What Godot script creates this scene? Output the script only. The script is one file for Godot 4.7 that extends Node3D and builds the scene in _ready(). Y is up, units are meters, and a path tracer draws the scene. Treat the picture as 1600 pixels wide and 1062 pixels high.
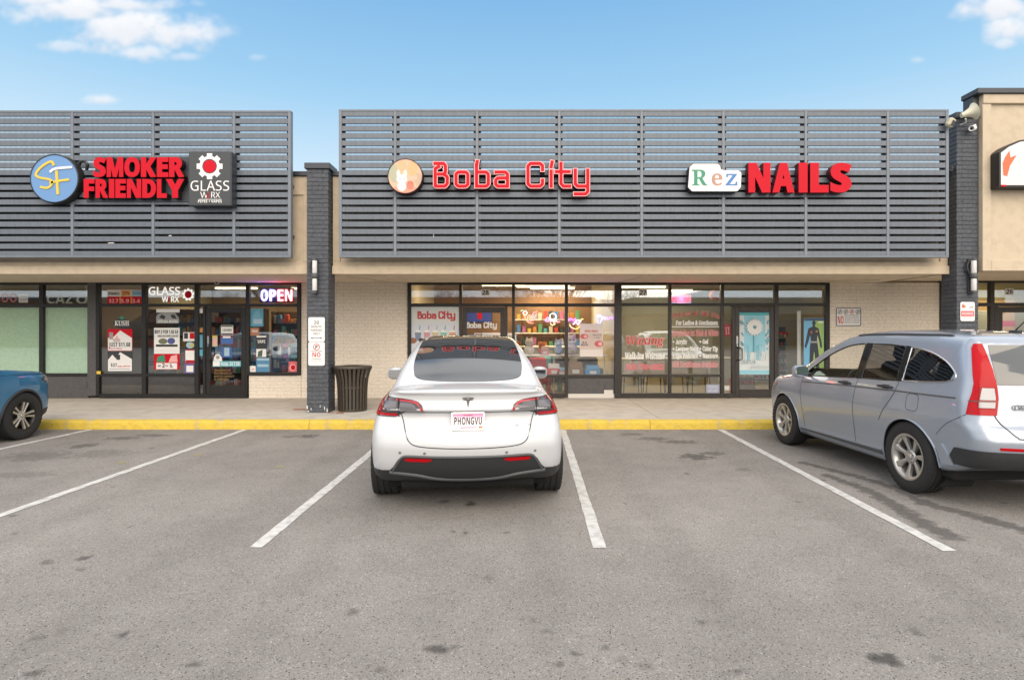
extends Node3D
# Strip mall shop fronts with parked cars. x right, y up, camera looks along -z. Units are metres.

const TF := 3.14159265
var rng := RandomNumberGenerator.new()
var M := {}
var counts := {}

# ---------------------------------------------------------------- geometry collector
class G:
	var v := PackedVector3Array()
	var n := PackedVector3Array()
	var t := PackedVector2Array()
	var t2 := PackedVector2Array()
	var xf := Transform3D.IDENTITY
	func tri(a: Vector3, b: Vector3, c: Vector3, na: Vector3, nb: Vector3, nc: Vector3, ua := Vector2.ZERO, ub := Vector2.ZERO, uc := Vector2.ZERO) -> void:
		var face := (c - a).cross(b - a)
		if face.length_squared() < 1e-16:
			return
		if face.dot(na + nb + nc) < 0.0:
			var k := b; b = c; c = k
			k = nb; nb = nc; nc = k
			var w := ub; ub = uc; uc = w
		v.append(xf * a); v.append(xf * b); v.append(xf * c)
		n.append((xf.basis * na).normalized()); n.append((xf.basis * nb).normalized()); n.append((xf.basis * nc).normalized())
		t.append(ua); t.append(ub); t.append(uc)
	func quad(a: Vector3, b: Vector3, c: Vector3, d: Vector3, nn: Vector3, r := Rect2(0, 0, 1, 1)) -> void:
		# a top-left, b top-right, c bottom-right, d bottom-left as seen from the front
		tri(a, b, c, nn, nn, nn, r.position, Vector2(r.end.x, r.position.y), r.end)
		tri(a, c, d, nn, nn, nn, r.position, r.end, Vector2(r.position.x, r.end.y))
	func box(c: Vector3, s: Vector3, bev := 0.0) -> void:
		var h := s * 0.5
		if bev <= 0.0:
			for ax in 3:
				for sg in [-1.0, 1.0]:
					var nn := Vector3.ZERO; nn[ax] = sg
					var u := (ax + 1) % 3; var w := (ax + 2) % 3
					var p: Array[Vector3] = []
					for k in [[-1, 1], [1, 1], [1, -1], [-1, -1]]:
						var q := Vector3.ZERO
						q[ax] = h[ax] * sg; q[u] = h[u] * k[0]; q[w] = h[w] * k[1]
						p.append(c + q)
					quad(p[0], p[1], p[2], p[3], nn)
			return
		var e: float = minf(bev, minf(h.x, minf(h.y, h.z)) * 0.9)
		for ax in 3:
			var u := (ax + 1) % 3; var w := (ax + 2) % 3
			for sg in [-1.0, 1.0]:
				var nn := Vector3.ZERO; nn[ax] = sg
				var p: Array[Vector3] = []
				for k in [[-1, 1], [1, 1], [1, -1], [-1, -1]]:
					var q := Vector3.ZERO
					q[ax] = h[ax] * sg; q[u] = (h[u] - e) * k[0]; q[w] = (h[w] - e) * k[1]
					p.append(c + q)
				quad(p[0], p[1], p[2], p[3], nn)
				for sh in [-1.0, 1.0]:
					# chamfer between the faces (ax, sg) and (u, sh)
					var n2 := Vector3.ZERO; n2[ax] = sg; n2[u] = sh
					n2 = n2.normalized()
					var a := Vector3.ZERO; a[ax] = h[ax] * sg; a[u] = (h[u] - e) * sh; a[w] = h[w] - e
					var b := Vector3.ZERO; b[ax] = (h[ax] - e) * sg; b[u] = h[u] * sh; b[w] = h[w] - e
					var a2 := a; a2[w] = -a[w]
					var b2 := b; b2[w] = -b[w]
					quad(c + a, c + b, c + b2, c + a2, n2)
		for sx in [-1.0, 1.0]:
			for sy in [-1.0, 1.0]:
				for sz in [-1.0, 1.0]:
					var k := Vector3(sx, sy, sz)
					var q := c + Vector3(h.x * sx, h.y * sy, h.z * sz)
					var d := k.normalized()
					tri(q - Vector3(0, e * sy, e * sz), q - Vector3(e * sx, 0, e * sz), q - Vector3(e * sx, e * sy, 0), d, d, d)
	func bx(x0: float, x1: float, y0: float, y1: float, z0: float, z1: float, bev := 0.0) -> void:
		box(Vector3((x0 + x1) / 2, (y0 + y1) / 2, (z0 + z1) / 2), Vector3(absf(x1 - x0), absf(y1 - y0), absf(z1 - z0)), bev)
	func lathe(pr: Array, seg := 24, arc0 := 0.0, arc1 := TAU) -> void:
		# pr: Vector2(radius, height) along y; sharp corners by repeating a point
		for i in pr.size() - 1:
			var a: Vector2 = pr[i]
			var b: Vector2 = pr[i + 1]
			var d := b - a
			if d.length() < 1e-6:
				continue
			var n1 := Vector2(d.y, -d.x).normalized()
			var na := n1
			var nb := n1
			if i > 0 and (pr[i - 1] - a).length() > 1e-6:
				var e: Vector2 = a - pr[i - 1]
				var n0 := Vector2(e.y, -e.x).normalized()
				if n0.dot(n1) > 0.35: na = (n0 + n1).normalized()
			if i + 2 < pr.size() and (pr[i + 2] - b).length() > 1e-6:
				var e2: Vector2 = pr[i + 2] - b
				var n2 := Vector2(e2.y, -e2.x).normalized()
				if n2.dot(n1) > 0.35: nb = (n2 + n1).normalized()
			for k in seg:
				var p := arc0 + (arc1 - arc0) * k / seg
				var q := arc0 + (arc1 - arc0) * (k + 1) / seg
				var cp := Vector3(cos(p), 0, sin(p)); var cq := Vector3(cos(q), 0, sin(q))
				var A := cp * a.x + Vector3(0, a.y, 0); var B := cq * a.x + Vector3(0, a.y, 0)
				var C := cq * b.x + Vector3(0, b.y, 0); var D := cp * b.x + Vector3(0, b.y, 0)
				var nA := cp * na.x + Vector3(0, na.y, 0); var nB := cq * na.x + Vector3(0, na.y, 0)
				var nC := cq * nb.x + Vector3(0, nb.y, 0); var nD := cp * nb.x + Vector3(0, nb.y, 0)
				tri(A, B, C, nA, nB, nC, Vector2(k, a.y), Vector2(k + 1, a.y), Vector2(k + 1, b.y))
				tri(A, C, D, nA, nC, nD, Vector2(k, a.y), Vector2(k + 1, b.y), Vector2(k, b.y))
	func tube(pts: Array, r: float, seg := 8, closed := false, r_end := -1.0) -> void:
		var m := pts.size()
		if m < 2: return
		var rings := []
		var up := Vector3.UP
		for i in m:
			var a: Vector3 = pts[(i - 1 + m) % m] if closed or i > 0 else pts[i]
			var b: Vector3 = pts[(i + 1) % m] if closed or i < m - 1 else pts[i]
			var d := (b - a).normalized()
			if absf(d.dot(up)) > 0.95: up = Vector3.RIGHT if absf(d.x) < 0.9 else Vector3.BACK
			var s := d.cross(up).normalized()
			up = s.cross(d).normalized()
			var rr := r if r_end < 0.0 else lerpf(r, r_end, float(i) / (m - 1))
			var ring := []
			for k in seg:
				var w := TAU * k / seg
				var o := s * cos(w) + up * sin(w)
				ring.append([pts[i] + o * rr, o])
			rings.append(ring)
		for i in (m if closed else m - 1):
			var A: Array = rings[i]
			var B: Array = rings[(i + 1) % m]
			for k in seg:
				var l := (k + 1) % seg
				tri(A[k][0], A[l][0], B[l][0], A[k][1], A[l][1], B[l][1])
				tri(A[k][0], B[l][0], B[k][0], A[k][1], B[l][1], B[k][1])
		if not closed:
			for e in [0, m - 1]:
				var d: Vector3 = (pts[0] - pts[1]).normalized() if e == 0 else (pts[m - 1] - pts[m - 2]).normalized()
				for k in range(1, seg - 1):
					tri(rings[e][0][0], rings[e][k][0], rings[e][k + 1][0], d, d, d)
	func extrude(outer: PackedVector2Array, holes: Array, z0: float, z1: float, uvr := Rect2(0, 0, 1, 1)) -> void:
		for p in G.solid(outer, holes):
			var ix := Geometry2D.triangulate_polygon(p)
			for k in range(0, ix.size(), 3):
				var q: Array = [p[ix[k]], p[ix[k + 1]], p[ix[k + 2]]]
				var u := []
				for w in q:
					u.append(Vector2((w.x - uvr.position.x) / uvr.size.x, 1.0 - (w.y - uvr.position.y) / uvr.size.y))
				tri(Vector3(q[0].x, q[0].y, z1), Vector3(q[1].x, q[1].y, z1), Vector3(q[2].x, q[2].y, z1), Vector3.BACK, Vector3.BACK, Vector3.BACK, u[0], u[1], u[2])
				if z0 < z1:
					tri(Vector3(q[0].x, q[0].y, z0), Vector3(q[1].x, q[1].y, z0), Vector3(q[2].x, q[2].y, z0), Vector3.FORWARD, Vector3.FORWARD, Vector3.FORWARD, u[0], u[1], u[2])
		sides(outer, holes, z0, z1)
	func sides(outer: PackedVector2Array, holes: Array, z0: float, z1: float) -> void:
		if z0 >= z1: return
		for item in [[outer, false]] + holes.map(func(h): return [h, true]):
			var r: PackedVector2Array = item[0]
			var cw := Geometry2D.is_polygon_clockwise(r)
			for i in r.size():
				var a := r[i]; var b := r[(i + 1) % r.size()]
				var d := b - a
				# Geometry2D calls a ring clockwise in y-down; here y is up
				var nn := Vector3(-d.y, d.x, 0).normalized()
				if not cw: nn = -nn
				if item[1]: nn = -nn
				quad(Vector3(a.x, a.y, z1), Vector3(b.x, b.y, z1), Vector3(b.x, b.y, z0), Vector3(a.x, a.y, z0), nn)
	static func solid(outer: PackedVector2Array, holes: Array) -> Array:
		if holes.is_empty(): return [outer]
		var lo := Vector2(1e9, 1e9); var hi := -lo
		for p in outer:
			lo = lo.min(p); hi = hi.max(p)
		var hl := 1e9; var hh := -1e9
		for p in holes[0]:
			hl = minf(hl, p.x); hh = maxf(hh, p.x)
		var m := (hl + hh) / 2 + 1e-5
		var out := []
		for r in [[lo.x - 1, m], [m, hi.x + 1]]:
			var half := PackedVector2Array([Vector2(r[0], lo.y - 1), Vector2(r[1], lo.y - 1), Vector2(r[1], hi.y + 1), Vector2(r[0], hi.y + 1)])
			var pieces: Array = Geometry2D.intersect_polygons(outer, half)
			for h in holes:
				var next := []
				for p in pieces:
					var cut := Geometry2D.clip_polygons(p, h)
					var ring := []
					var inner := []
					for c in cut:
						if Geometry2D.is_polygon_clockwise(c): inner.append(c)
						else: ring.append(c)
					if inner.size() and ring.size():
						next.append_array(G.solid(ring[0], inner))
					else:
						next.append_array(ring)
				pieces = next
			out.append_array(pieces)
		return out
	func mesh(m: ArrayMesh = null) -> ArrayMesh:
		if m == null: m = ArrayMesh.new()
		if v.is_empty(): return m
		var a := []
		a.resize(Mesh.ARRAY_MAX)
		a[Mesh.ARRAY_VERTEX] = v; a[Mesh.ARRAY_NORMAL] = n; a[Mesh.ARRAY_TEX_UV] = t
		if t2.size() == v.size(): a[Mesh.ARRAY_TEX_UV2] = t2
		m.add_surface_from_arrays(Mesh.PRIMITIVE_TRIANGLES, a)
		return m

# ---------------------------------------------------------------- nodes
func numbered(called: String) -> String:
	var k: int = counts.get(called, 0)
	counts[called] = k + 1
	return called if k == 0 else "%s_%03d" % [called, k]

func tag(o: Node, label: String, category: String, group := "") -> Node:
	o.set_meta("label", label)
	o.set_meta("category", category)
	if group: o.set_meta("group", group)
	return o

func thing(called: String, label: String, category: String, at := Vector3.ZERO, turn := 0.0, group := "") -> Node3D:
	var o := Node3D.new()
	o.name = numbered(called)
	add_child(o)
	o.position = at
	o.rotation.y = turn
	tag(o, label, category, group)
	return o

var part_counts := {}
func inst(called: String, mesh: Mesh, m, parent: Node = self, at := Transform3D.IDENTITY) -> MeshInstance3D:
	var o := MeshInstance3D.new()
	o.mesh = mesh
	if parent == self:
		o.name = numbered(called)
	else:
		var key := str(parent.get_instance_id()) + called
		var k: int = part_counts.get(key, 0)
		part_counts[key] = k + 1
		o.name = called if k == 0 else "%s_%03d" % [called, k]
	parent.add_child(o, true)
	o.transform = at
	if m is Array:
		for i in mini(m.size(), mesh.get_surface_count()): o.set_surface_override_material(i, m[i])
	elif m != null:
		o.material_override = m
	return o

func obj(called: String, g: G, m, parent: Node = self, at := Transform3D.IDENTITY) -> MeshInstance3D:
	return inst(called, g.mesh(), m, parent, at)

func struct(called: String, g: G, m) -> MeshInstance3D:
	var o := obj(called, g, m)
	o.set_meta("kind", "structure")
	return o

func slab(called: String, x0: float, x1: float, y0: float, y1: float, z0: float, z1: float, m, parent: Node = self, bev := 0.0) -> MeshInstance3D:
	var g := G.new()
	var c := Vector3((x0 + x1) / 2, (y0 + y1) / 2, (z0 + z1) / 2)
	g.bx(x0 - c.x, x1 - c.x, y0 - c.y, y1 - c.y, z0 - c.z, z1 - c.z, bev)
	return obj(called, g, m, parent, Transform3D(Basis.IDENTITY, c))

func at(x: float, y: float, z: float) -> Transform3D:
	return Transform3D(Basis.IDENTITY, Vector3(x, y, z))

# ---------------------------------------------------------------- materials
func lin(r: float, g := -1.0, b := -1.0) -> Color:
	return Color(r, r if g < 0 else g, r if b < 0 else b).linear_to_srgb()

func mk(c: Color, rough := 0.6, metal := 0.0) -> StandardMaterial3D:
	var m := StandardMaterial3D.new()
	m.albedo_color = c
	m.roughness = rough
	m.metallic = metal
	m.cull_mode = BaseMaterial3D.CULL_DISABLED
	return m

func noise_tex(seed_: int, freq: float, stops: Array, size := 512, octaves := 4, type := FastNoiseLite.TYPE_SIMPLEX_SMOOTH) -> NoiseTexture2D:
	var f := FastNoiseLite.new()
	f.seed = seed_
	f.noise_type = type
	f.frequency = freq
	f.fractal_octaves = octaves
	var t := NoiseTexture2D.new()
	t.width = size; t.height = size
	t.seamless = true
	t.seamless_blend_skirt = 0.2
	t.noise = f
	var gr := Gradient.new()
	gr.offsets = PackedFloat32Array(stops.map(func(s): return s[0]))
	gr.colors = PackedColorArray(stops.map(func(s): return s[1]))
	t.color_ramp = gr
	return t

func tri_mat(m: StandardMaterial3D, scale: float, world := true) -> StandardMaterial3D:
	m.uv1_triplanar = true
	m.uv1_world_triplanar = world
	m.uv1_scale = Vector3.ONE * scale
	return m

func grainy(c: Color, rough: float, scale: float, lo: float, hi: float, bump := 0.0, seed_ := 1, freq := 0.03, metal := 0.0) -> StandardMaterial3D:
	var m := mk(c, rough, metal)
	m.albedo_texture = noise_tex(seed_, freq, [[0.2, Color(lo, lo, lo)], [0.8, Color(hi, hi, hi)]], 512, 5)
	if bump > 0.0:
		m.heightmap_enabled = true
		m.heightmap_texture = noise_tex(seed_ + 50, freq * 3.0, [[0.0, Color.BLACK], [1.0, Color.WHITE]], 512, 4)
		m.heightmap_scale = bump
	return tri_mat(m, scale)

func glow(c: Color, e: float, base := Color(0.9, 0.9, 0.9)) -> StandardMaterial3D:
	var m := mk(base, 0.4)
	m.emission_enabled = true
	m.emission = c
	m.emission_energy_multiplier = e
	return m

func paint(c: Color, metal := 0.0, rough := 0.35) -> StandardMaterial3D:
	var m := mk(c, rough, metal)
	m.clearcoat_enabled = true
	m.clearcoat = 1.0
	m.clearcoat_roughness = 0.03
	return m

func pane_glass(alpha: float, tint := Color(0.86, 0.9, 0.92)) -> StandardMaterial3D:
	var m := mk(tint, 0.02, 1.0)
	m.albedo_color.a = alpha
	m.transparency = BaseMaterial3D.TRANSPARENCY_ALPHA
	var im := Image.create(4, 4, false, Image.FORMAT_RGBA8)
	im.fill(Color.WHITE)
	m.albedo_texture = ImageTexture.create_from_image(im)
	return m

# ---------------------------------------------------------------- lettering
var fonts := {}
func font(kind: String, bold := 0.0) -> Font:
	var key := kind + str(bold)
	if fonts.has(key): return fonts[key]
	var f := SystemFont.new()
	f.font_names = PackedStringArray([kind.trim_suffix(" Bold")])
	f.font_weight = 700 if kind.ends_with("Bold") else 400
	var out: Font = f
	if bold != 0.0:
		var w := FontVariation.new()
		w.base_font = f
		w.variation_embolden = bold
		out = w
	fonts[key] = out
	return out

func text_mesh(s: String, f: Font, h: float, depth: float, width := 0.0, slant := 0.0, sides := false, weight := 0.0) -> Array:
	# [mesh whose surface 0 is the face and 1 the sides, its width]; the text's lower left corner of the cap height box is the origin
	var tm := TextMesh.new()
	tm.text = s
	tm.font = f
	tm.font_size = 64
	tm.pixel_size = 0.01
	tm.depth = 0.1
	tm.curve_step = 2.0
	tm.horizontal_alignment = HORIZONTAL_ALIGNMENT_LEFT
	var a := tm.get_mesh_arrays()
	var vs: PackedVector3Array = a[Mesh.ARRAY_VERTEX]
	var ns: PackedVector3Array = a[Mesh.ARRAY_NORMAL]
	var ix: PackedInt32Array = a[Mesh.ARRAY_INDEX]
	if vs.is_empty(): return [ArrayMesh.new(), 0.0]
	var lo := Vector3.ONE * 1e9; var hi := -lo
	for p in vs:
		lo = lo.min(p); hi = hi.max(p)
	var cap := 0.457  # cap height of the fonts at this size
	var k := h / cap
	var sx := k if width <= 0.0 else width / (hi.x - lo.x)
	var base := base_line(f)
	var g := G.new(); var g2 := G.new()
	for i in range(0, ix.size(), 3):
		var q := []
		for j in 3:
			var p := vs[ix[i + j]]
			var y := (p.y - base) * k
			q.append(Vector3((p.x - lo.x) * sx + y * slant, y, (p.z + 0.05) / 0.1 * depth))
		var nn := ns[ix[i]]
		if nn.z < -0.5 and not sides: continue
		if absf(nn.z) > 0.5:
			g.tri(q[0], q[1], q[2], nn, nn, nn)
		elif depth > 0.004:
			var m: Vector3 = (q[2] - q[0]).cross(q[1] - q[0]).normalized()
			if m.dot(nn) < 0: m = -m
			g2.tri(q[0], q[1], q[2], m, m, m)
	var out := g.mesh()
	g2.mesh(out)
	return [out, (hi.x - lo.x) * sx]

var base_of := {}
func base_line(f: Font) -> float:
	if not base_of.has(f):
		var tm := TextMesh.new()
		tm.text = "H"; tm.font = f; tm.font_size = 64; tm.pixel_size = 0.01
		var y := 1e9
		for p in tm.get_mesh_arrays()[Mesh.ARRAY_VERTEX]: y = minf(y, p.y)
		base_of[f] = y
	return base_of[f]

func put_text(called: String, s: String, f: Font, h: float, parent: Node, x: float, y: float, z: float, mats, width := 0.0, anchor := 0.5, depth := 0.002, slant := 0.0) -> MeshInstance3D:
	var r := text_mesh(s, f, h, depth, width, slant)
	return inst(called, r[0], mats, parent, at(x - r[1] * anchor, y, z))

func put_letters(s: String, f: Font, h: float, parent: Node, x: float, y: float, z: float, mats: Array, depth: float, widths: Array, gap: float) -> void:
	# every letter a part of its own, fitted to the given widths
	for i in s.length():
		if s[i] == " ":
			x += widths[i]
			continue
		var r := text_mesh(s[i], f, h, depth, widths[i])
		inst("letter", r[0], mats, parent, at(x, y, z))
		x += widths[i] + gap

func round_poly(x0: float, x1: float, y0: float, y1: float, r: float, k := 5) -> PackedVector2Array:
	var p := PackedVector2Array()
	for c in [[x1 - r, y1 - r, 0.0], [x0 + r, y1 - r, 90.0], [x0 + r, y0 + r, 180.0], [x1 - r, y0 + r, 270.0]]:
		for i in k + 1:
			var w := deg_to_rad(c[2] + 90.0 * i / k)
			p.append(Vector2(c[0] + r * cos(w), c[1] + r * sin(w)))
	return p

func ring_poly(c: Vector2, rx: float, ry: float, k := 40) -> PackedVector2Array:
	var p := PackedVector2Array()
	for i in k:
		p.append(c + Vector2(rx * cos(TAU * i / k), ry * sin(TAU * i / k)))
	return p

func stroke(pts: Array, w: float, round_ends := false) -> Array:
	# [outer, holes] of a thick line
	var p := PackedVector2Array(pts)
	var r := Geometry2D.offset_polyline(p, w / 2, Geometry2D.JOIN_ROUND if round_ends else Geometry2D.JOIN_MITER, Geometry2D.END_ROUND if round_ends else Geometry2D.END_BUTT)
	return split_rings(r)

func split_rings(r: Array) -> Array:
	var outer := PackedVector2Array()
	var holes := []
	for q in r:
		if Geometry2D.is_polygon_clockwise(q): holes.append(q)
		elif q.size() > outer.size() or outer.is_empty(): outer = q
	return [outer, holes]

func smooth_path(pts: Array, k := 6) -> Array:
	var out := []
	for i in pts.size() - 1:
		var a = pts[maxi(i - 1, 0)]; var b = pts[i]; var c = pts[i + 1]; var d = pts[mini(i + 2, pts.size() - 1)]
		for j in k:
			out.append(b.cubic_interpolate(c, a, d, float(j) / k))
	out.append(pts[-1])
	return out

func glyph_rings(c: String, f: Font, grow: float) -> Array:
	# outline of one glyph, thickened by grow (share of the em): list of [outer, holes]
	var ts := TextServerManager.get_primary_interface()
	var rid: RID = f.get_rids()[0]
	var gi := ts.font_get_glyph_index(rid, 64, c.unicode_at(0), 0)
	var d: Dictionary = ts.font_get_glyph_contours(rid, 64, gi)
	var pts: PackedVector3Array = d.points
	var start := 0
	var rings := []
	for e in d.contours:
		var n: int = e - start + 1
		var q := []
		for i in n:
			# put in the on-curve points that the outline leaves out
			var a := pts[start + i]; var b := pts[start + (i + 1) % n]
			q.append([Vector2(a.x, -a.y) / 64.0, int(a.z) == 1])
			if int(a.z) != 1 and int(b.z) != 1: q.append([Vector2(a.x + b.x, -a.y - b.y) / 128.0, true])
		while not q[0][1]: q.append(q.pop_front())
		var ring := PackedVector2Array()
		var i := 0
		while i < q.size():
			ring.append(q[i][0])
			if not q[(i + 1) % q.size()][1]:
				var p0: Vector2 = q[i][0]; var p1: Vector2 = q[(i + 1) % q.size()][0]; var p2: Vector2 = q[(i + 2) % q.size()][0]
				for k in range(1, 5):
					var t := k / 5.0
					ring.append(p0.lerp(p1, t).lerp(p1.lerp(p2, t), t))
				i += 1
			i += 1
		rings.append(ring)
		start = e + 1
	var outs := []
	var holes := []
	# TrueType outer rings run clockwise with y up
	var biggest := 0.0
	var sense := true
	for r in rings:
		var a := 0.0
		for i in r.size(): a += r[i].cross(r[(i + 1) % r.size()])
		if absf(a) > biggest:
			biggest = absf(a); sense = a > 0
	for r in rings:
		var a := 0.0
		for i in r.size(): a += r[i].cross(r[(i + 1) % r.size()])
		var ring: PackedVector2Array = r
		if a < 0: ring.reverse()
		if (a > 0) == sense:
			outs.append(Geometry2D.offset_polygon(ring, maxf(grow, 0.002), Geometry2D.JOIN_MITER)[0])
		else:
			for h in (Geometry2D.offset_polygon(ring, -grow, Geometry2D.JOIN_MITER) if grow != 0.0 else [ring]):
				var hh: PackedVector2Array = h
				hh.reverse()
				holes.append(hh)
	return outs.map(func(o): return [o, holes])

func heavy_letter(c: String, f: Font, grow: float, w: float, h: float, depth: float) -> ArrayMesh:
	# fitted to the box w x h with its lower left corner at the origin; surface 0 the face, 1 the sides
	var g := G.new(); var g2 := G.new()
	var all := glyph_rings(c, f, grow)
	var lo := Vector2(1e9, 1e9); var hi := -lo
	for r in all:
		for p in r[0]:
			lo = lo.min(p); hi = hi.max(p)
	var fit := func(r: PackedVector2Array) -> PackedVector2Array:
		var out := PackedVector2Array()
		for p in r: out.append((p - lo) / (hi - lo) * Vector2(w, h))
		return out
	for r in all:
		var o: PackedVector2Array = fit.call(r[0])
		var hs: Array = r[1].map(fit)
		g.extrude(o, hs, depth, depth)
		g2.sides(o, hs, 0.0, depth)
	var m := g.mesh()
	g2.mesh(m)
	return m

func ring_text(s: String, f: Font, h: float, width: float, slant: float, grow: float) -> ArrayMesh:
	# a flat line of thickened lettering; lower left of the cap height box at the origin
	var g := G.new()
	var x := 0.0
	var all := []
	var lo := 1e9; var hi := -1e9
	for c in s:
		if c != " ":
			for r in glyph_rings(c, f, grow):
				var move := func(q: PackedVector2Array) -> PackedVector2Array:
					var out := PackedVector2Array()
					for p in q: out.append(p + Vector2(x + p.y * slant, 0))
					return out
				var o: PackedVector2Array = move.call(r[0])
				for p in o:
					lo = minf(lo, p.x); hi = maxf(hi, p.x)
				all.append([o, r[1].map(move)])
		x += f.get_string_size(c, HORIZONTAL_ALIGNMENT_LEFT, -1, 64).x / 64.0
	var k := Vector2(width / (hi - lo), h / 0.714)
	g.xf = Transform3D(Basis.from_scale(Vector3(k.x, k.y, 1.0)), Vector3(-lo * k.x, 0, 0))
	for r in all: g.extrude(r[0], r[1], 0.0, 0.0)
	return g.mesh()

func materials() -> void:
	M.white_paint = paint(lin(0.56, 0.58, 0.605), 0.0, 0.4)
	M.silver_paint = paint(lin(0.315, 0.36, 0.43), 0.4, 0.34)
	M.blue_paint = paint(lin(0.010, 0.155, 0.33), 0.25, 0.35)
	M.pale_paint = paint(lin(0.6, 0.61, 0.62), 0.1, 0.4)
	M.grey_paint = paint(lin(0.16, 0.17, 0.19), 0.5, 0.4)
	M.car_glass = mk(lin(0.012, 0.014, 0.016), 0.03)
	M.car_glass.metallic_specular = 0.65
	M.car_glass.clearcoat_enabled = true; M.car_glass.clearcoat = 0.4; M.car_glass.clearcoat_roughness = 0.0
	M.hatch_glass = mk(lin(0.02, 0.026, 0.028), 0.05)
	M.hatch_glass.metallic_specular = 0.7
	M.hatch_glass.clearcoat_enabled = true; M.hatch_glass.clearcoat = 1.0
	M.cabin_glass = pane_glass(0.14, Color(0.75, 0.85, 0.8))
	M.privacy_glass = pane_glass(0.78, lin(0.10, 0.11, 0.12))
	M.tyre = grainy(lin(0.028, 0.028, 0.029), 0.85, 3.0, 0.75, 1.0, 0.0, 3, 0.05)
	M.alloy = mk(lin(0.50, 0.49, 0.47), 0.32, 0.75)
	M.alloy_dark = mk(lin(0.02), 0.4, 0.4)
	M.brake = mk(lin(0.10, 0.09, 0.085), 0.5, 0.7)
	M.chrome = mk(lin(0.6, 0.61, 0.62), 0.15, 1.0)
	M.black_matte = mk(lin(0.008), 0.9)
	M.black_plastic = grainy(lin(0.032, 0.034, 0.037), 0.55, 8.0, 0.8, 1.0, 0.0, 5, 0.05)
	M.grey_plastic = mk(lin(0.075, 0.08, 0.087), 0.5)
	M.black_gloss = mk(lin(0.012), 0.12)
	M.seam = mk(lin(0.012), 0.7)
	M.mirror = mk(lin(0.75, 0.78, 0.8), 0.02, 1.0)
	M.seat_cloth = grainy(lin(0.05, 0.05, 0.052), 0.9, 6.0, 0.7, 1.0)
	M.lamp_dark = paint(lin(0.03, 0.028, 0.03), 0.0, 0.2)
	M.lamp_red = mk(lin(0.40, 0.001, 0.006), 0.12)
	M.lamp_red.metallic_specular = 0.35
	M.lamp_red2 = mk(lin(0.28, 0.001, 0.005), 0.12)
	M.lamp_red2.metallic_specular = 0.35
	M.lamp_pink = mk(lin(0.44, 0.03, 0.05), 0.2)
	M.lamp_clear = paint(lin(0.24, 0.245, 0.26), 0.3, 0.25)
	M.lamp_smoke = paint(lin(0.11, 0.10, 0.11), 0.0, 0.25)
	M.plate = plate_mat()
	M.ink = mk(lin(0.012, 0.013, 0.02), 0.6)
	M.ink_purple = mk(lin(0.22, 0.04, 0.16), 0.6)
	M.ink_pink = mk(lin(0.5, 0.08, 0.2), 0.6)
	M.orange = mk(lin(0.6, 0.14, 0.01), 0.6)
	M.white = mk(lin(0.78), 0.5)
	M.off_white = mk(lin(0.62, 0.6, 0.56), 0.6)
	M.red = mk(lin(0.54, 0.004, 0.018), 0.5)
	M.red.metallic_specular = 0.3
	M.red_side = mk(lin(0.09, 0.006, 0.010), 0.5)
	M.pink_edge = mk(lin(0.8, 0.42, 0.42), 0.5)
	M.black = mk(lin(0.012), 0.5)
	M.teal = mk(lin(0.08, 0.42, 0.44), 0.6)
	M.green = mk(lin(0.03, 0.26, 0.15), 0.5)
	M.tan_ink = mk(lin(0.46, 0.25, 0.19), 0.5)
	M.blue_ink = mk(lin(0.07, 0.2, 0.45), 0.5)
	M.yellow = mk(lin(0.72, 0.50, 0.05), 0.5)
	M.grey_ink = mk(lin(0.2), 0.6)
	# building
	M.stucco = grainy(lin(0.56, 0.47, 0.35), 0.9, 0.4, 0.96, 1.02, 0.2, 11, 0.02)
	M.stucco2 = grainy(lin(0.63, 0.54, 0.42), 0.9, 0.4, 0.95, 1.02, 0.2, 12, 0.02)
	M.groove = mk(lin(0.24, 0.18, 0.12), 0.9)
	M.cream_brick = grainy(lin(0.78, 0.71, 0.61), 0.7, 0.9, 0.94, 1.03, 0.25, 13, 0.03)
	M.cream_brick2 = grainy(lin(0.765, 0.695, 0.595), 0.7, 0.9, 0.94, 1.03, 0.25, 14, 0.03)
	M.cream_mortar = grainy(lin(0.69, 0.62, 0.53), 0.85, 0.9, 0.85, 1.0)
	M.slate_brick = grainy(lin(0.078, 0.088, 0.107), 0.6, 0.9, 0.82, 1.08, 0.3, 15, 0.03)
	M.slate_brick2 = grainy(lin(0.068, 0.077, 0.094), 0.6, 0.9, 0.82, 1.08, 0.3, 16, 0.03)
	M.slate_mortar = grainy(lin(0.055, 0.062, 0.075), 0.8, 0.9, 0.85, 1.0)
	M.slat = grainy(lin(0.132, 0.155, 0.188), 0.45, 0.35, 0.94, 1.02, 0.0, 17, 0.015, 0.1)
	M.slat2 = grainy(lin(0.123, 0.145, 0.177), 0.45, 0.35, 0.94, 1.02, 0.0, 18, 0.015, 0.1)
	M.slat_frame = grainy(lin(0.17, 0.195, 0.23), 0.45, 0.35, 0.95, 1.03, 0.0, 19, 0.015, 0.1)
	for k in ["slat", "slat2"]: M[k].uv1_scale = Vector3(1.6, 0.12, 1.0)
	M.coping = mk(lin(0.05, 0.055, 0.065), 0.4, 0.3)
	M.bronze = grainy(lin(0.040, 0.036, 0.034), 0.42, 1.5, 0.85, 1.1, 0.0, 21, 0.02, 0.3)
	M.dark_frame = grainy(lin(0.022, 0.022, 0.023), 0.42, 1.5, 0.85, 1.1, 0.0, 22, 0.02, 0.3)
	M.bulkhead = grainy(lin(0.085, 0.083, 0.085), 0.5, 0.8, 0.93, 1.03, 0.0, 23, 0.02, 0.1)
	M.glass = pane_glass(0.165)
	M.glass_low = pane_glass(0.30, lin(0.3, 0.3, 0.3))
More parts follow.
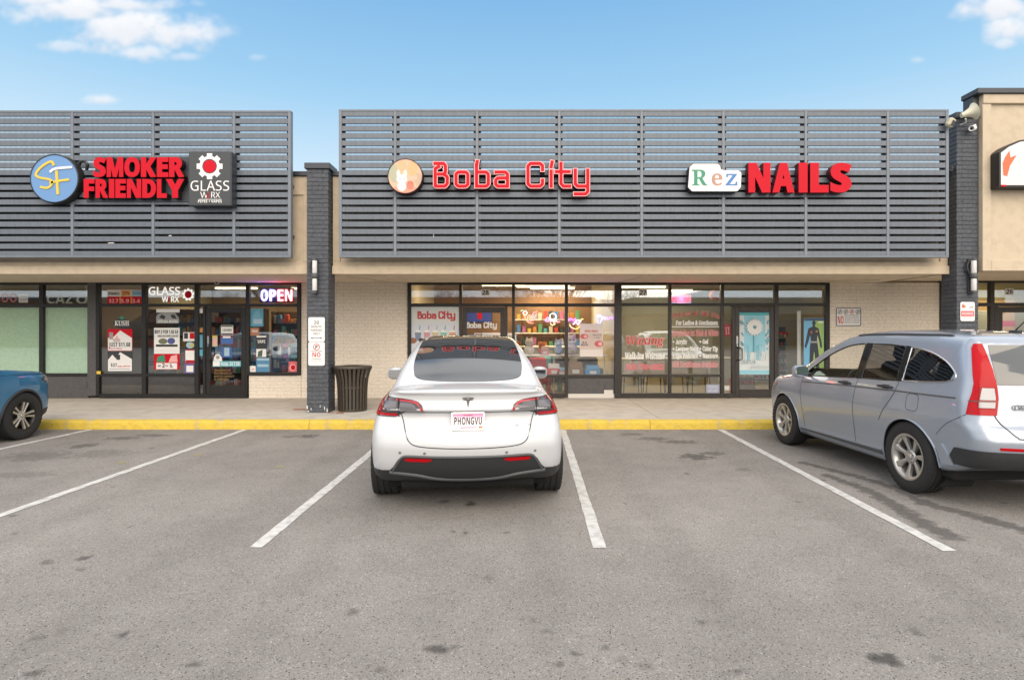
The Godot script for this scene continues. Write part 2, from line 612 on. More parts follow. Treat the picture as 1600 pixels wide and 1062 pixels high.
	M.green_film = grainy(lin(0.55, 0.80, 0.57), 0.5, 0.6, 0.95, 1.0)
	M.steel = mk(lin(0.45), 0.3, 0.9)
	M.lamp_white = mk(lin(0.62), 0.3)
	M.can = grainy(lin(0.085, 0.072, 0.058), 0.45, 1.5, 0.85, 1.1, 0.0, 24, 0.03, 0.35)
	M.can_in = mk(lin(0.02), 0.9)
	M.terracotta = grainy(lin(0.42, 0.16, 0.08), 0.9, 4.0, 0.6, 1.1)
	# interiors
	M.wall_cream = mk(lin(0.55, 0.48, 0.36), 0.8)
	M.wall_reflected_brick = mk(lin(0.30, 0.18, 0.12), 0.8)  # brown reflection of the far brick building put into the wall colour
	M.wall_white = mk(lin(0.40, 0.40, 0.37), 0.8)
	M.wall_brown = mk(lin(0.30, 0.22, 0.15), 0.8)
	M.wall_olive = mk(lin(0.30, 0.26, 0.08), 0.8)
	M.ceiling = grainy(lin(0.30, 0.27, 0.21), 0.9, 0.8, 0.85, 1.0)
	M.floor_tile = grainy(lin(0.30, 0.25, 0.19), 0.4, 0.8, 0.85, 1.0)
	M.counter = mk(lin(0.35, 0.38, 0.38), 0.3)
	M.dark_wood = grainy(lin(0.05, 0.028, 0.018), 0.4, 1.5, 0.7, 1.1)
	M.tube = glow(Color(1.0, 0.93, 0.74), 1.6)
	# behind the camera
	M.far_brick = grainy(lin(0.22, 0.12, 0.075), 0.85, 0.7, 0.8, 1.1)
	M.far_tan = grainy(lin(0.45, 0.38, 0.27), 0.85, 0.3, 0.9, 1.05)
	M.bark = grainy(lin(0.055, 0.045, 0.038), 0.95, 0.7, 0.7, 1.1)
	M.pine = mk(lin(0.03, 0.045, 0.028), 0.9)

func plate_mat() -> StandardMaterial3D:
	var im := Image.create(128, 64, false, Image.FORMAT_RGB8)
	for y in 64:
		for x in 128:
			var k := smoothstep(0.0, 0.42, y / 64.0)
			var c := Color(0.86, 0.44, 0.62).lerp(Color(0.95, 0.92, 0.94), k)
			im.set_pixel(x, y, c)
	var m := mk(Color.WHITE, 0.4)
	m.albedo_texture = ImageTexture.create_from_image(im)
	return m

func asphalt_mat() -> StandardMaterial3D:
	var m := mk(Color.WHITE, 0.93)
	# fine aggregate, 1.6 m tiles on the first coordinates
	var n := 1024
	var im := Image.create(n, n, false, Image.FORMAT_RGB8)
	var hm := Image.create(n, n, false, Image.FORMAT_L8)
	rng.seed = 7
	im.fill(Color(0.565, 0.55, 0.535))
	hm.fill(Color(0.35, 0.35, 0.35))
	for i in 52000:
		var s := rng.randi_range(2, 5)
		var w := s + rng.randi_range(-1, 1)
		var k := rng.randfn(0.56, 0.068)
		if rng.randf() < 0.015: k = rng.randf_range(0.62, 0.82)
		elif rng.randf() < 0.05: k = rng.randf_range(0.22, 0.32)
		var warm := rng.randf_range(-0.014, 0.014)
		var x := rng.randi_range(0, n - 8); var y := rng.randi_range(0, n - 8)
		im.fill_rect(Rect2i(x, y, s, w), Color(k + warm, k * 0.985, k * 0.97 - warm))
		var hgt := clampf(0.35 + (k - 0.44) * 2.0 + rng.randf_range(-0.25, 0.3), 0, 1)
		hm.fill_rect(Rect2i(x, y, s, w), Color(hgt, hgt, hgt))
	m.albedo_texture = ImageTexture.create_from_image(im)
	m.heightmap_enabled = true
	m.heightmap_texture = ImageTexture.create_from_image(hm)
	m.heightmap_scale = 0.35
	# wear of the whole lot on the second coordinates: x -14..14, z -10.2..2
	var W := 1120; var H := 488
	var wear := Image.create(W, H, false, Image.FORMAT_RGB8)
	var f := FastNoiseLite.new()
	f.seed = 31; f.frequency = 0.35; f.fractal_octaves = 4
	var f2 := FastNoiseLite.new()
	f2.seed = 77; f2.frequency = 2.2; f2.fractal_octaves = 3
	for j in H:
		for i in W:
			var x := -14.0 + 28.0 * i / W; var z := -10.2 + 12.2 * j / H
			var k := 1.0 + 0.075 * f.get_noise_2d(x, z) + 0.04 * f2.get_noise_2d(x, z)
			k -= 0.06 * smoothstep(-9.2, -10.1, z) * (0.6 + f2.get_noise_2d(x * 2, z))
			wear.set_pixel(i, j, Color(k * 0.94, k * 0.932, k * 0.925))
	# drips and stains with a shape of their own: [x, z, rx, rz, strength]
	var st := []
	for q in [[620, 690, 30, 4, 0.22], [640, 700, 22, 3, 0.22], [1085, 713, 26, 5, 0.34], [1110, 708, 20, 3, 0.28], [1020, 685, 30, 3, 0.24], [1060, 690, 34, 3, 0.24], [985, 678, 20, 2, 0.2],
			[130, 696, 22, 4, 0.28], [190, 684, 26, 3, 0.24], [240, 680, 30, 2, 0.22], [60, 712, 60, 9, 0.16], [160, 708, 50, 8, 0.13], [30, 742, 50, 6, 0.10],
			[480, 681, 16, 3, 0.28], [450, 682, 14, 2, 0.2], [1160, 733, 14, 3, 0.15], [1460, 1025, 14, 6, 0.12], [1378, 1027, 28, 11, 0.42], [685, 1012, 22, 9, 0.36], [130, 870, 10, 5, 0.32], [60, 995, 14, 7, 0.2],
			[190, 990, 8, 4, 0.4], [150, 988, 6, 3, 0.28], [300, 1035, 12, 5, 0.3], [940, 1010, 10, 4, 0.25], [1090, 970, 9, 4, 0.2], [895, 1018, 7, 3, 0.3], [870, 1035, 5, 3, 0.3], [50, 1050, 12, 4, 0.32], [735, 787, 10, 4, 0.42], [690, 783, 12, 3, 0.26],
			[705, 830, 4, 2, 0.4], [725, 832, 4, 2, 0.4], [790, 831, 4, 2, 0.35], [1425, 985, 14, 7, 0.18], [1310, 905, 8, 3, 0.14], [850, 985, 10, 4, 0.16], [1145, 1048, 18, 4, 0.25], [590, 1045, 10, 6, 0.2], [410, 940, 8, 4, 0.16], [1000, 1038, 16, 6, 0.12]]:
		var d: float = 930.0 * 1.66 / (q[1] - 518.0)
		st.append([(q[0] - 810.0) / 930.0 * d, -d, q[2] / 930.0 * d, q[3] * d * d / (930.0 * 1.66), q[4]])
	for i in 70:
		var far := rng.randf()
		st.append([rng.randf_range(-9.0, 9.0), lerpf(-2.8, -10.0, far), rng.randf_range(0.012, 0.05), rng.randf_range(0.012, 0.06), rng.randf_range(0.1, 0.32)])
	# old tyre lanes in the bays, very faint
	for i in 5:
		for e in [-0.8, 0.8]:
			for k in 14: st.append([-5.95 + 2.66 * i + e + 0.04 * sin(k), -9.9 + 0.55 * k, 0.17, 0.4, 0.03])
	# two wet trails beside the silver car
	for tr in [[[1255, 723], [1330, 742], [1400, 762], [1440, 785], [1500, 800], [1600, 828], [1680, 850]], [[1290, 742], [1345, 762], [1390, 785], [1430, 812], [1485, 838]]]:
		for i in tr.size() - 1:
			for k in 16:
				var t := k / 16.0
				var px: float = lerpf(tr[i][0], tr[i + 1][0], t); var py: float = lerpf(tr[i][1], tr[i + 1][1], t)
				var d := 930.0 * 1.66 / (py - 518.0)
				var w: float = 0.075 + 0.05 * (i + t) / tr.size()
				st.append([(px - 810.0) / 930.0 * d, -d, w, w * 1.1, 0.30])
	var dark := PackedFloat32Array()
	dark.resize(W * H)
	for s in st:
		var R: float = 1.5
		for j in range(maxi(0, int((s[1] - s[3] * R + 10.2) / 12.2 * H)), mini(H, int((s[1] + s[3] * R + 10.2) / 12.2 * H) + 2)):
			for i in range(maxi(0, int((s[0] - s[2] * R + 14.0) / 28.0 * W)), mini(W, int((s[0] + s[2] * R + 14.0) / 28.0 * W) + 2)):
				var x := -14.0 + 28.0 * i / W; var z := -10.2 + 12.2 * j / H
				var e := Vector2((x - s[0]) / s[2], (z - s[1]) / s[3]).length() + 0.75 * f2.get_noise_2d(x * 4, z * 4)
				var k: float = s[4] * (1.0 - smoothstep(0.55, 1.1, e))
				dark[j * W + i] = maxf(dark[j * W + i], k)
	for j in H:
		for i in W:
			var k := dark[j * W + i]
			if k > 0.003: wear.set_pixel(i, j, wear.get_pixel(i, j) * (1.0 - k))
	m.detail_enabled = true
	m.detail_blend_mode = BaseMaterial3D.BLEND_MODE_MUL
	m.detail_uv_layer = BaseMaterial3D.DETAIL_UV_2
	m.detail_albedo = ImageTexture.create_from_image(wear)
	return m

func sky_panorama() -> PanoramaSkyMaterial:
	var W := 4096; var H := 2048
	var base := Image.create(256, 128, false, Image.FORMAT_RGBF)
	var f := FastNoiseLite.new()
	f.seed = 5; f.frequency = 1.3; f.fractal_octaves = 5
	for j in 128:
		var up := (0.5 - (j + 0.5) / 128.0) * PI
		for i in 256:
			base.set_pixel(i, j, air(up))
			var az := (i + 0.5) / 256.0 * TAU - PI
			var d := Vector3(sin(az) * cos(up), sin(up), -cos(az) * cos(up))
			if up > 0.02:
				# broken cloud over the rest of the sky, thinner towards the shops
				var cover := f.get_noise_3d(d.x * 1.1 / (d.y + 0.35), 3.0, d.z * 1.1 / (d.y + 0.35))
				var k := smoothstep(-0.28, 0.22, cover + 0.50 * smoothstep(-0.45, 0.6, d.z) + 0.3 * smoothstep(0.55, 0.75, d.y) - 0.12) * maxf(smoothstep(-0.75, -0.1, d.z), smoothstep(0.52, 0.75, d.y))
				base.set_pixel(i, j, air(up).lerp(Color(0.92, 0.925, 0.93) * (0.88 + 0.35 * cover), clampf(k, 0, 0.97)))
	base.resize(W, H, Image.INTERPOLATE_CUBIC)
	# the clouds in view, each a cluster of soft lobes broken up by noise: [pixel x, y, rx, ry, density]
	var lobes := [[120, 15, 110, 26, 1.0], [200, 45, 100, 34, 1.1], [270, 52, 75, 26, 0.95], [225, 82, 45, 16, 0.8], [330, 50, 50, 12, 0.5], [60, 0, 70, 14, 0.9], [285, 88, 28, 8, 0.5], [100, 71, 40, 9, 0.55], [160, 155, 30, 8, 0.75], [400, 90, 14, 5, 0.25],
		[1560, 10, 60, 26, 1.1], [1580, 45, 40, 26, 1.0], [1575, 65, 22, 12, 0.7], [1640, 20, 60, 40, 1.0], [1435, 93, 13, 6, 0.4], [165, 8, 110, 14, 0.9]]
	var c := FastNoiseLite.new()
	c.seed = 9; c.frequency = 0.012; c.fractal_octaves = 4
	for j in range(640, 860):
		var up := (0.5 - (j + 0.5) / H) * PI
		for i in range(1400, 2700):
			var az := (i + 0.5) / W * TAU - PI
			var px := 810.0 + 930.0 * tan(az)
			var py := 518.0 - 930.0 * tan(up) / cos(az)
			if py > 240.0 or py < -160.0: continue
			var den := 0.0
			var shade := 0.0
			var wob := 0.58 * c.get_noise_2d(px, py * 1.6) + 0.16 * c.get_noise_2d(px * 4, py * 5)
			for l in lobes:
				if absf(px - l[0]) > l[2] * 1.7 or absf(py - l[1]) > l[3] * 1.9: continue
				var e := Vector2((px - l[0]) / l[2], (py - l[1]) / l[3]).length()
				var k: float = l[4] * (1.0 - smoothstep(0.15, 1.3, e + wob))
				if k > den:
					den = k
					shade = (py - l[1]) / l[3]
			if den > 0.002:
				var body := Color(0.51, 0.515, 0.525).lerp(Color(0.39, 0.41, 0.45), clampf(0.35 + 0.4 * shade + wob * 0.4, 0, 1))
				base.set_pixel(i, j, base.get_pixel(i, j).lerp(body, clampf(den, 0, 0.97)))
	var m := PanoramaSkyMaterial.new()
	m.panorama = ImageTexture.create_from_image(base)
	return m

func air(up: float) -> Color:
	var y := sin(maxf(up, 0.0))
	var c := Color(0.5, 0.6, 0.66)
	var stops := [[0.0, Color(0.45, 0.495, 0.53)], [0.2, Color(0.385, 0.455, 0.51)], [0.27, Color(0.30, 0.41, 0.50)], [0.36, Color(0.19, 0.335, 0.468)], [0.5, Color(0.115, 0.25, 0.42)], [0.75, Color(0.06, 0.18, 0.39)], [1.0, Color(0.05, 0.15, 0.34)]]
	for i in stops.size() - 1:
		if y >= stops[i][0] and y <= stops[i + 1][0]:
			c = stops[i][1].lerp(stops[i + 1][1], (y - stops[i][0]) / (stops[i + 1][0] - stops[i][0]))
	if up < 0.0: c = Color(0.3, 0.29, 0.28)
	return c

# ---------------------------------------------------------------- vehicle bodies
# A body is the smooth intersection of its side profile, its half widths by height and its end profiles. s runs along the car from the rear bumper; x is sideways; y up.
class Body:
	var L := 4.7
	var top: PackedFloat32Array      # by s, step 0.02
	var bot: PackedFloat32Array
	var rear: PackedFloat32Array     # by y, step 0.01
	var front: PackedFloat32Array
	var hw := []                     # rows by y (step 0.02) of tables by s (step 0.05)
	var crown := 0.05
	var rbow := 0.25
	var fbow := 0.5
	var kt := 0.10                   # rounding of roof to side
	var ke := 0.12                   # rounding of ends
	var kb := 0.06
	var kr := 0.10                   # rounding of roof to ends
	static func spline(pts: Array, x: float) -> float:
		# monotone cubic through [x, y] pairs
		var n := pts.size()
		if x <= pts[0][0]: return pts[0][1]
		if x >= pts[n - 1][0]: return pts[n - 1][1]
		var i := 0
		while x > pts[i + 1][0]: i += 1
		var h: float = pts[i + 1][0] - pts[i][0]
		var m0 := slope(pts, i); var m1 := slope(pts, i + 1)
		var t: float = (x - pts[i][0]) / h
		var t2 := t * t; var t3 := t2 * t
		return (2 * t3 - 3 * t2 + 1) * pts[i][1] + (t3 - 2 * t2 + t) * h * m0 + (-2 * t3 + 3 * t2) * pts[i + 1][1] + (t3 - t2) * h * m1
	static func slope(p: Array, i: int) -> float:
		if i == 0: return (p[1][1] - p[0][1]) / (p[1][0] - p[0][0])
		if i == p.size() - 1: return (p[i][1] - p[i - 1][1]) / (p[i][0] - p[i - 1][0])
		var a: float = (p[i][1] - p[i - 1][1]) / (p[i][0] - p[i - 1][0])
		var b: float = (p[i + 1][1] - p[i][1]) / (p[i + 1][0] - p[i][0])
		if a * b <= 0.0: return 0.0
		return 2.0 * a * b / (a + b)
	static func table(pts: Array, x1: float, step: float) -> PackedFloat32Array:
		var out := PackedFloat32Array()
		for i in int(x1 / step) + 3: out.append(spline(pts, i * step))
		return out
	func widths(rows: Array, plan_r: Array, plan_f: Array) -> void:
		# rows: [y, half width]; plan tables shrink the ends by s
		var w := table(rows, 2.0, 0.02)
		for iy in w.size():
			var row := PackedFloat32Array()
			for i in int(L / 0.05) + 3:
				var s := i * 0.05
				row.append(w[iy] * spline(plan_r, s) * spline(plan_f, L - s))
			hw.append(row)
	func look(t: PackedFloat32Array, x: float, step: float) -> float:
		var u := clampf(x / step, 0.0, t.size() - 1.001)
		var i := int(u)
		return lerpf(t[i], t[i + 1], u - i)
	func width(s: float, y: float) -> float:
		var u := clampf(y / 0.02, 0.0, hw.size() - 1.001)
		var i := int(u)
		return lerpf(look(hw[i], s, 0.05), look(hw[i + 1], s, 0.05), u - i)
	func smax(a: float, b: float, k: float) -> float:
		var h := maxf(k - absf(a - b), 0.0) / k
		return maxf(a, b) + h * h * k * 0.25
	func f(x: float, y: float, s: float) -> float:
		var x2 := x * x
		var a := absf(x) - width(s, y)
		var t := (y - look(top, s, 0.02) + crown * x2) * 0.9
		var r := smax(look(rear, y, 0.01) + rbow * x2 - s, s - look(front, y, 0.01) + fbow * x2, ke)
		return smax(maxf(maxf(smax(a, t, kt), smax(a, r, ke)), smax(t, r, kr)), look(bot, s, 0.02) - y, kb)
	func grad(p: Vector3) -> Vector3:
		# p is (x, y, s)
		var e := 0.006
		return Vector3(f(p.x + e, p.y, p.z) - f(p.x - e, p.y, p.z), f(p.x, p.y + e, p.z) - f(p.x, p.y - e, p.z), f(p.x, p.y, p.z + e) - f(p.x, p.y, p.z - e)).normalized()
	func hit(a: Vector3, b: Vector3) -> Vector3:
		# a inside, b outside
		var ta := 0.0; var tb := 1.0
		var fa := f(a.x, a.y, a.z); var fb := f(b.x, b.y, b.z)
		var d := b - a
		var side := 0
		for i in 14:
			if absf(fa - fb) < 1e-9: break
			var t := (ta * fb - tb * fa) / (fb - fa)
			t = clampf(t, ta + (tb - ta) * 0.02, tb - (tb - ta) * 0.02)
			var p := a + d * t
			var v := f(p.x, p.y, p.z)
			if absf(v) < 2e-4: return p
			if v > 0.0:
				tb = t; fb = v
				if side == 1: fa *= 0.5
				side = 1
			else:
				ta = t; fa = v
				if side == -1: fb *= 0.5
				side = -1
		return a + d * (ta + tb) * 0.5
	func cast(o: Vector3, dir: Vector3, reach := 1.6) -> Vector3:
		# from outside at o along dir to the first place inside
		var last := o
		var near := o
		var best := 1e9
		var k := 0.0
		while k < reach:
			k += 0.05
			var p := o + dir * k
			if f(p.x, p.y, p.z) < 0.0: return hit(p, last)
			var v := f(p.x, p.y, p.z)
			if v < best:
				best = v; near = p
			last = p
		# a miss: the silhouette's nearest place
		for i in 4: near -= grad(near) * f(near.x, near.y, near.z)
		return near
	# local axes of the car node: forward is -z, so z = z0 - s
	var z0 := 0.0
	func loc(p: Vector3) -> Vector3: return Vector3(p.x, p.y, z0 - p.z)
	func locn(p: Vector3) -> Vector3: return Vector3(p.x, p.y, -p.z)
	var holes := []   # {side: true/false, poly: PackedVector2Array (s, y) or (x, y), circle: [s, y, r]}
	func hole_of(p: Vector3, nn: Vector3) -> int:
		for i in holes.size():
			var h: Dictionary = holes[i]
			if h.has("circle"):
				if absf(p.x) > h.inner and Vector2(p.z - h.circle[0], p.y - h.circle[1]).length() < h.circle[2]: return i
			elif h.has("top"):
				if nn.y > 0.25 and Geometry2D.is_point_in_polygon(Vector2(p.x, p.z), h.top): return i
			elif absf(nn.x) > 0.35 and Geometry2D.is_point_in_polygon(Vector2(p.z, p.y), h.poly): return i
		return -1
	func snap_to(p: Vector3, i: int) -> Vector3:
		var h: Dictionary = holes[i]
		var q := Vector2(p.z, p.y)
		if h.has("top"):
			var near := 1e9
			var to := q
			for k in h.top.size():
				var c := Geometry2D.get_closest_point_to_segment(Vector2(p.x, p.z), h.top[k], h.top[(k + 1) % h.top.size()])
				if c.distance_to(Vector2(p.x, p.z)) < near:
					near = c.distance_to(Vector2(p.x, p.z)); to = c
			return cast(Vector3(to.x, 2.0, to.y), Vector3(0, -1, 0))
		if h.has("circle"):
			var c := Vector2(h.circle[0], h.circle[1])
			q = c + (q - c).normalized() * h.circle[2]
			if q.y < look(bot, q.x, 0.02) + 0.01: return p
		else:
			var best := 1e9
			var w := q
			for k in h.poly.size():
				var c := Geometry2D.get_closest_point_to_segment(q, h.poly[k], h.poly[(k + 1) % h.poly.size()])
				if c.distance_to(q) < best:
					best = c.distance_to(q); w = c
			q = w
		var sg := signf(p.x)
		return cast(Vector3(1.3 * sg, q.y, q.x), Vector3(-sg, 0, 0))
	func shell(ns: int, nt: int, nc: int, yc: float, sa: float, sb: float, rear_cap := true) -> G:
		# star-shaped sampling about the segment (0, yc, sa..sb); half of it, mirrored
		var rows := []
		for i in (nc if rear_cap else 0): rows.append([sa, -PI / 2 * (1.0 - float(i) / nc), -1.0])
		for i in ns + 1: rows.append([lerpf(sa, sb, float(i) / ns), 0.0, 0.0])
		for i in nc: rows.append([sb, PI / 2 * float(i + 1) / nc, 1.0])
		var g := G.new()
		var pts := []
		for r in rows:
			var line := []
			var o := Vector3(0, yc, r[0])
			for k in nt + 1:
				var w := -PI / 2 + PI * k / nt
				var dir := Vector3(cos(w) * cos(r[1]), sin(w) * cos(r[1]), sin(r[1]))
				var p := hit(o, o + dir * 2.2)
				var nn := grad(p)
				if k == 0 or k == nt:
					p.x = 0.0; nn.x = 0.0
				line.append([p, nn.normalized(), hole_of(p, nn)])
			pts.append(line)
		weave(g, pts)
		return g
	func weave(g: G, pts: Array) -> void:
		for i in pts.size() - 1:
			for k in pts[0].size() - 1:
				var c := [pts[i][k], pts[i + 1][k], pts[i + 1][k + 1], pts[i][k + 1]]
				for tr in [[c[0], c[1], c[2]], [c[0], c[2], c[3]]]:
					var inside := 0
					for q in tr: if q[2] >= 0: inside += 1
					if inside == 3: continue
					var P := []
					for q in tr: P.append(snap_to(q[0], q[2]) if q[2] >= 0 else q[0])
					for sg in [1.0, -1.0]:
						var m := Vector3(sg, 1, 1)
						g.tri(loc(P[0] * m), loc(P[1] * m), loc(P[2] * m), locn(tr[0][1] * m), locn(tr[1][1] * m), locn(tr[2][1] * m))
	func stop(p: Vector3) -> Array:
		var nn := grad(p)
		return [p, nn, hole_of(p, nn)]
	func tail(g: G, ys: Array, sa: float, nf: int, ny: int) -> void:
		# the rear end up to its upper crease in level rows, and the deck from that crease to the station sa
		var yc: float = ys[-1]
		var pts := []
		for y in ys:
			var line := []
			for k in nf + 1:
				var w := PI / 2 * k / nf
				var o := Vector3(0, y, sa)
				line.append(stop(hit(o, o + Vector3(sin(w), 0, -cos(w)) * 1.6)))
			pts.append(line)
		weave(g, pts)
		pts = []
		for j in ny + 1:
			var line := []
			for k in nf + 1:
				var w := sin(PI / 2 * k / nf)
				var u := pow(float(j) / ny, 1.7)
				# the crease end of this column, then along the deck at a constant share of the width
				var x := 0.0
				var s := sa
				for it in 3:
					x = w * width(s, yc) * 0.999
					var e := cast(Vector3(minf(x, 0.999 * width(0.3, yc)), yc, -0.3), Vector3(0, 0, 1))
					s = lerpf(e.z, sa, u)
				var p := cast(Vector3(x, 2.0, s), Vector3(0, -1, 0))
				if j == 0:
					var o := Vector3(0, yc, sa)
					p = hit(o, o + Vector3(x, 0, s - sa).normalized() * 1.6)
				line.append(stop(p))
			pts.append(line)
		weave(g, pts)
	# polygons laid onto the body: dir is the way the projection travels, u and v its axes
	func patch(poly: PackedVector2Array, o: Vector3, u: Vector3, v: Vector3, dir: Vector3, off: float, cell := 0.05, g: G = null, skirt := 0.006) -> G:
		if g == null: g = G.new()
		var lo := Vector2(1e9, 1e9); var hi := -lo
		for p in poly:
			lo = lo.min(p); hi = hi.max(p)
		var seen := {}
		var land := func(q: Vector2) -> Array:
			var key := Vector2i((q * 20000.0).round())
			if not seen.has(key):
				var p := cast(o + u * q.x + v * q.y, dir)
				var nn := grad(p)
				seen[key] = [loc(p + nn * off), locn(nn), loc(p - nn * skirt)]
			return seen[key]
		for i in int(ceil((hi.x - lo.x) / cell)):
			for j in int(ceil((hi.y - lo.y) / cell)):
				var a := lo + Vector2(i, j) * cell
				var sq := PackedVector2Array([a, a + Vector2(cell, 0), a + Vector2(cell, cell), a + Vector2(0, cell)])
				for c in Geometry2D.intersect_polygons(poly, sq):
					var ix := Geometry2D.triangulate_polygon(c)
					for k in range(0, ix.size(), 3):
						var A: Array = land.call(c[ix[k]]); var B: Array = land.call(c[ix[k + 1]]); var C: Array = land.call(c[ix[k + 2]])
						g.tri(A[0], B[0], C[0], A[1], B[1], C[1])
		if off > 0.002:
			var cw := Geometry2D.is_polygon_clockwise(poly)
			for k in poly.size():
				var a := poly[k]; var b := poly[(k + 1) % poly.size()]
				var m := maxi(1, int(a.distance_to(b) / cell))
				for j in m:
					var A: Array = land.call(a.lerp(b, float(j) / m)); var B: Array = land.call(a.lerp(b, float(j + 1) / m))
					var nn: Vector3 = (B[0] - A[0]).cross(A[1]).normalized()
					if cw: nn = -nn
					g.quad(A[0], B[0], B[2], A[2], nn)
		return g
	func side(poly, off: float, sg: float, cell := 0.06, g: G = null) -> G:
		return patch(PackedVector2Array(poly), Vector3(1.3 * sg, 0, 0), Vector3(0, 0, 1), Vector3(0, 1, 0), Vector3(-sg, 0, 0), off, cell, g)
	func back(poly, off: float, cell := 0.05, g: G = null) -> G:
		return patch(PackedVector2Array(poly), Vector3(0, 0, -0.3), Vector3(1, 0, 0), Vector3(0, 1, 0), Vector3(0, 0, 1), off, cell, g)
	func above(poly, off: float, cell := 0.08, g: G = null) -> G:
		return patch(PackedVector2Array(poly), Vector3(0, 2.0, 0), Vector3(1, 0, 0), Vector3(0, 0, 1), Vector3(0, -1, 0), off, cell, g)
	func line(pts: Array, w: float, off: float, how: String, sg := 1.0, g: G = null) -> G:
		var rings := Geometry2D.offset_polyline(PackedVector2Array(pts), w / 2, Geometry2D.JOIN_MITER, Geometry2D.END_BUTT)
		var outer := PackedVector2Array(); var inner := []
		for r in rings:
			if Geometry2D.is_polygon_clockwise(r): inner.append(r)
			elif r.size() > outer.size(): outer = r
		for r in (G.solid(outer, inner) if inner.size() else Array(rings)):
			match how:
				"side": g = side(r, off, sg, 0.08, g)
				"back": g = back(r, off, 0.08, g)
				_: g = above(r, off, 0.08, g)
		return g
	func rail(pts: Array, r: float, how: String, sg := 1.0, off := 0.0, g: G = null, closed := false) -> G:
		# a round bead lying on the body along a line
		if g == null: g = G.new()
		var out := []
		for q in pts:
			var p: Vector3
			match how:
				"side": p = cast(Vector3(1.3 * sg, q.y, q.x), Vector3(-sg, 0, 0))
				"back": p = cast(Vector3(q.x, q.y, -0.3), Vector3(0, 0, 1))
				_: p = cast(Vector3(q.x, 2.0, q.y), Vector3(0, -1, 0))
			out.append(loc(p + grad(p) * off))
		g.tube(out, r, 6, closed)
		return g

func mirrored(p: Array) -> Array:
	var out := p.map(func(q): return Vector2(-q.x, q.y))
	out.reverse()
	return out

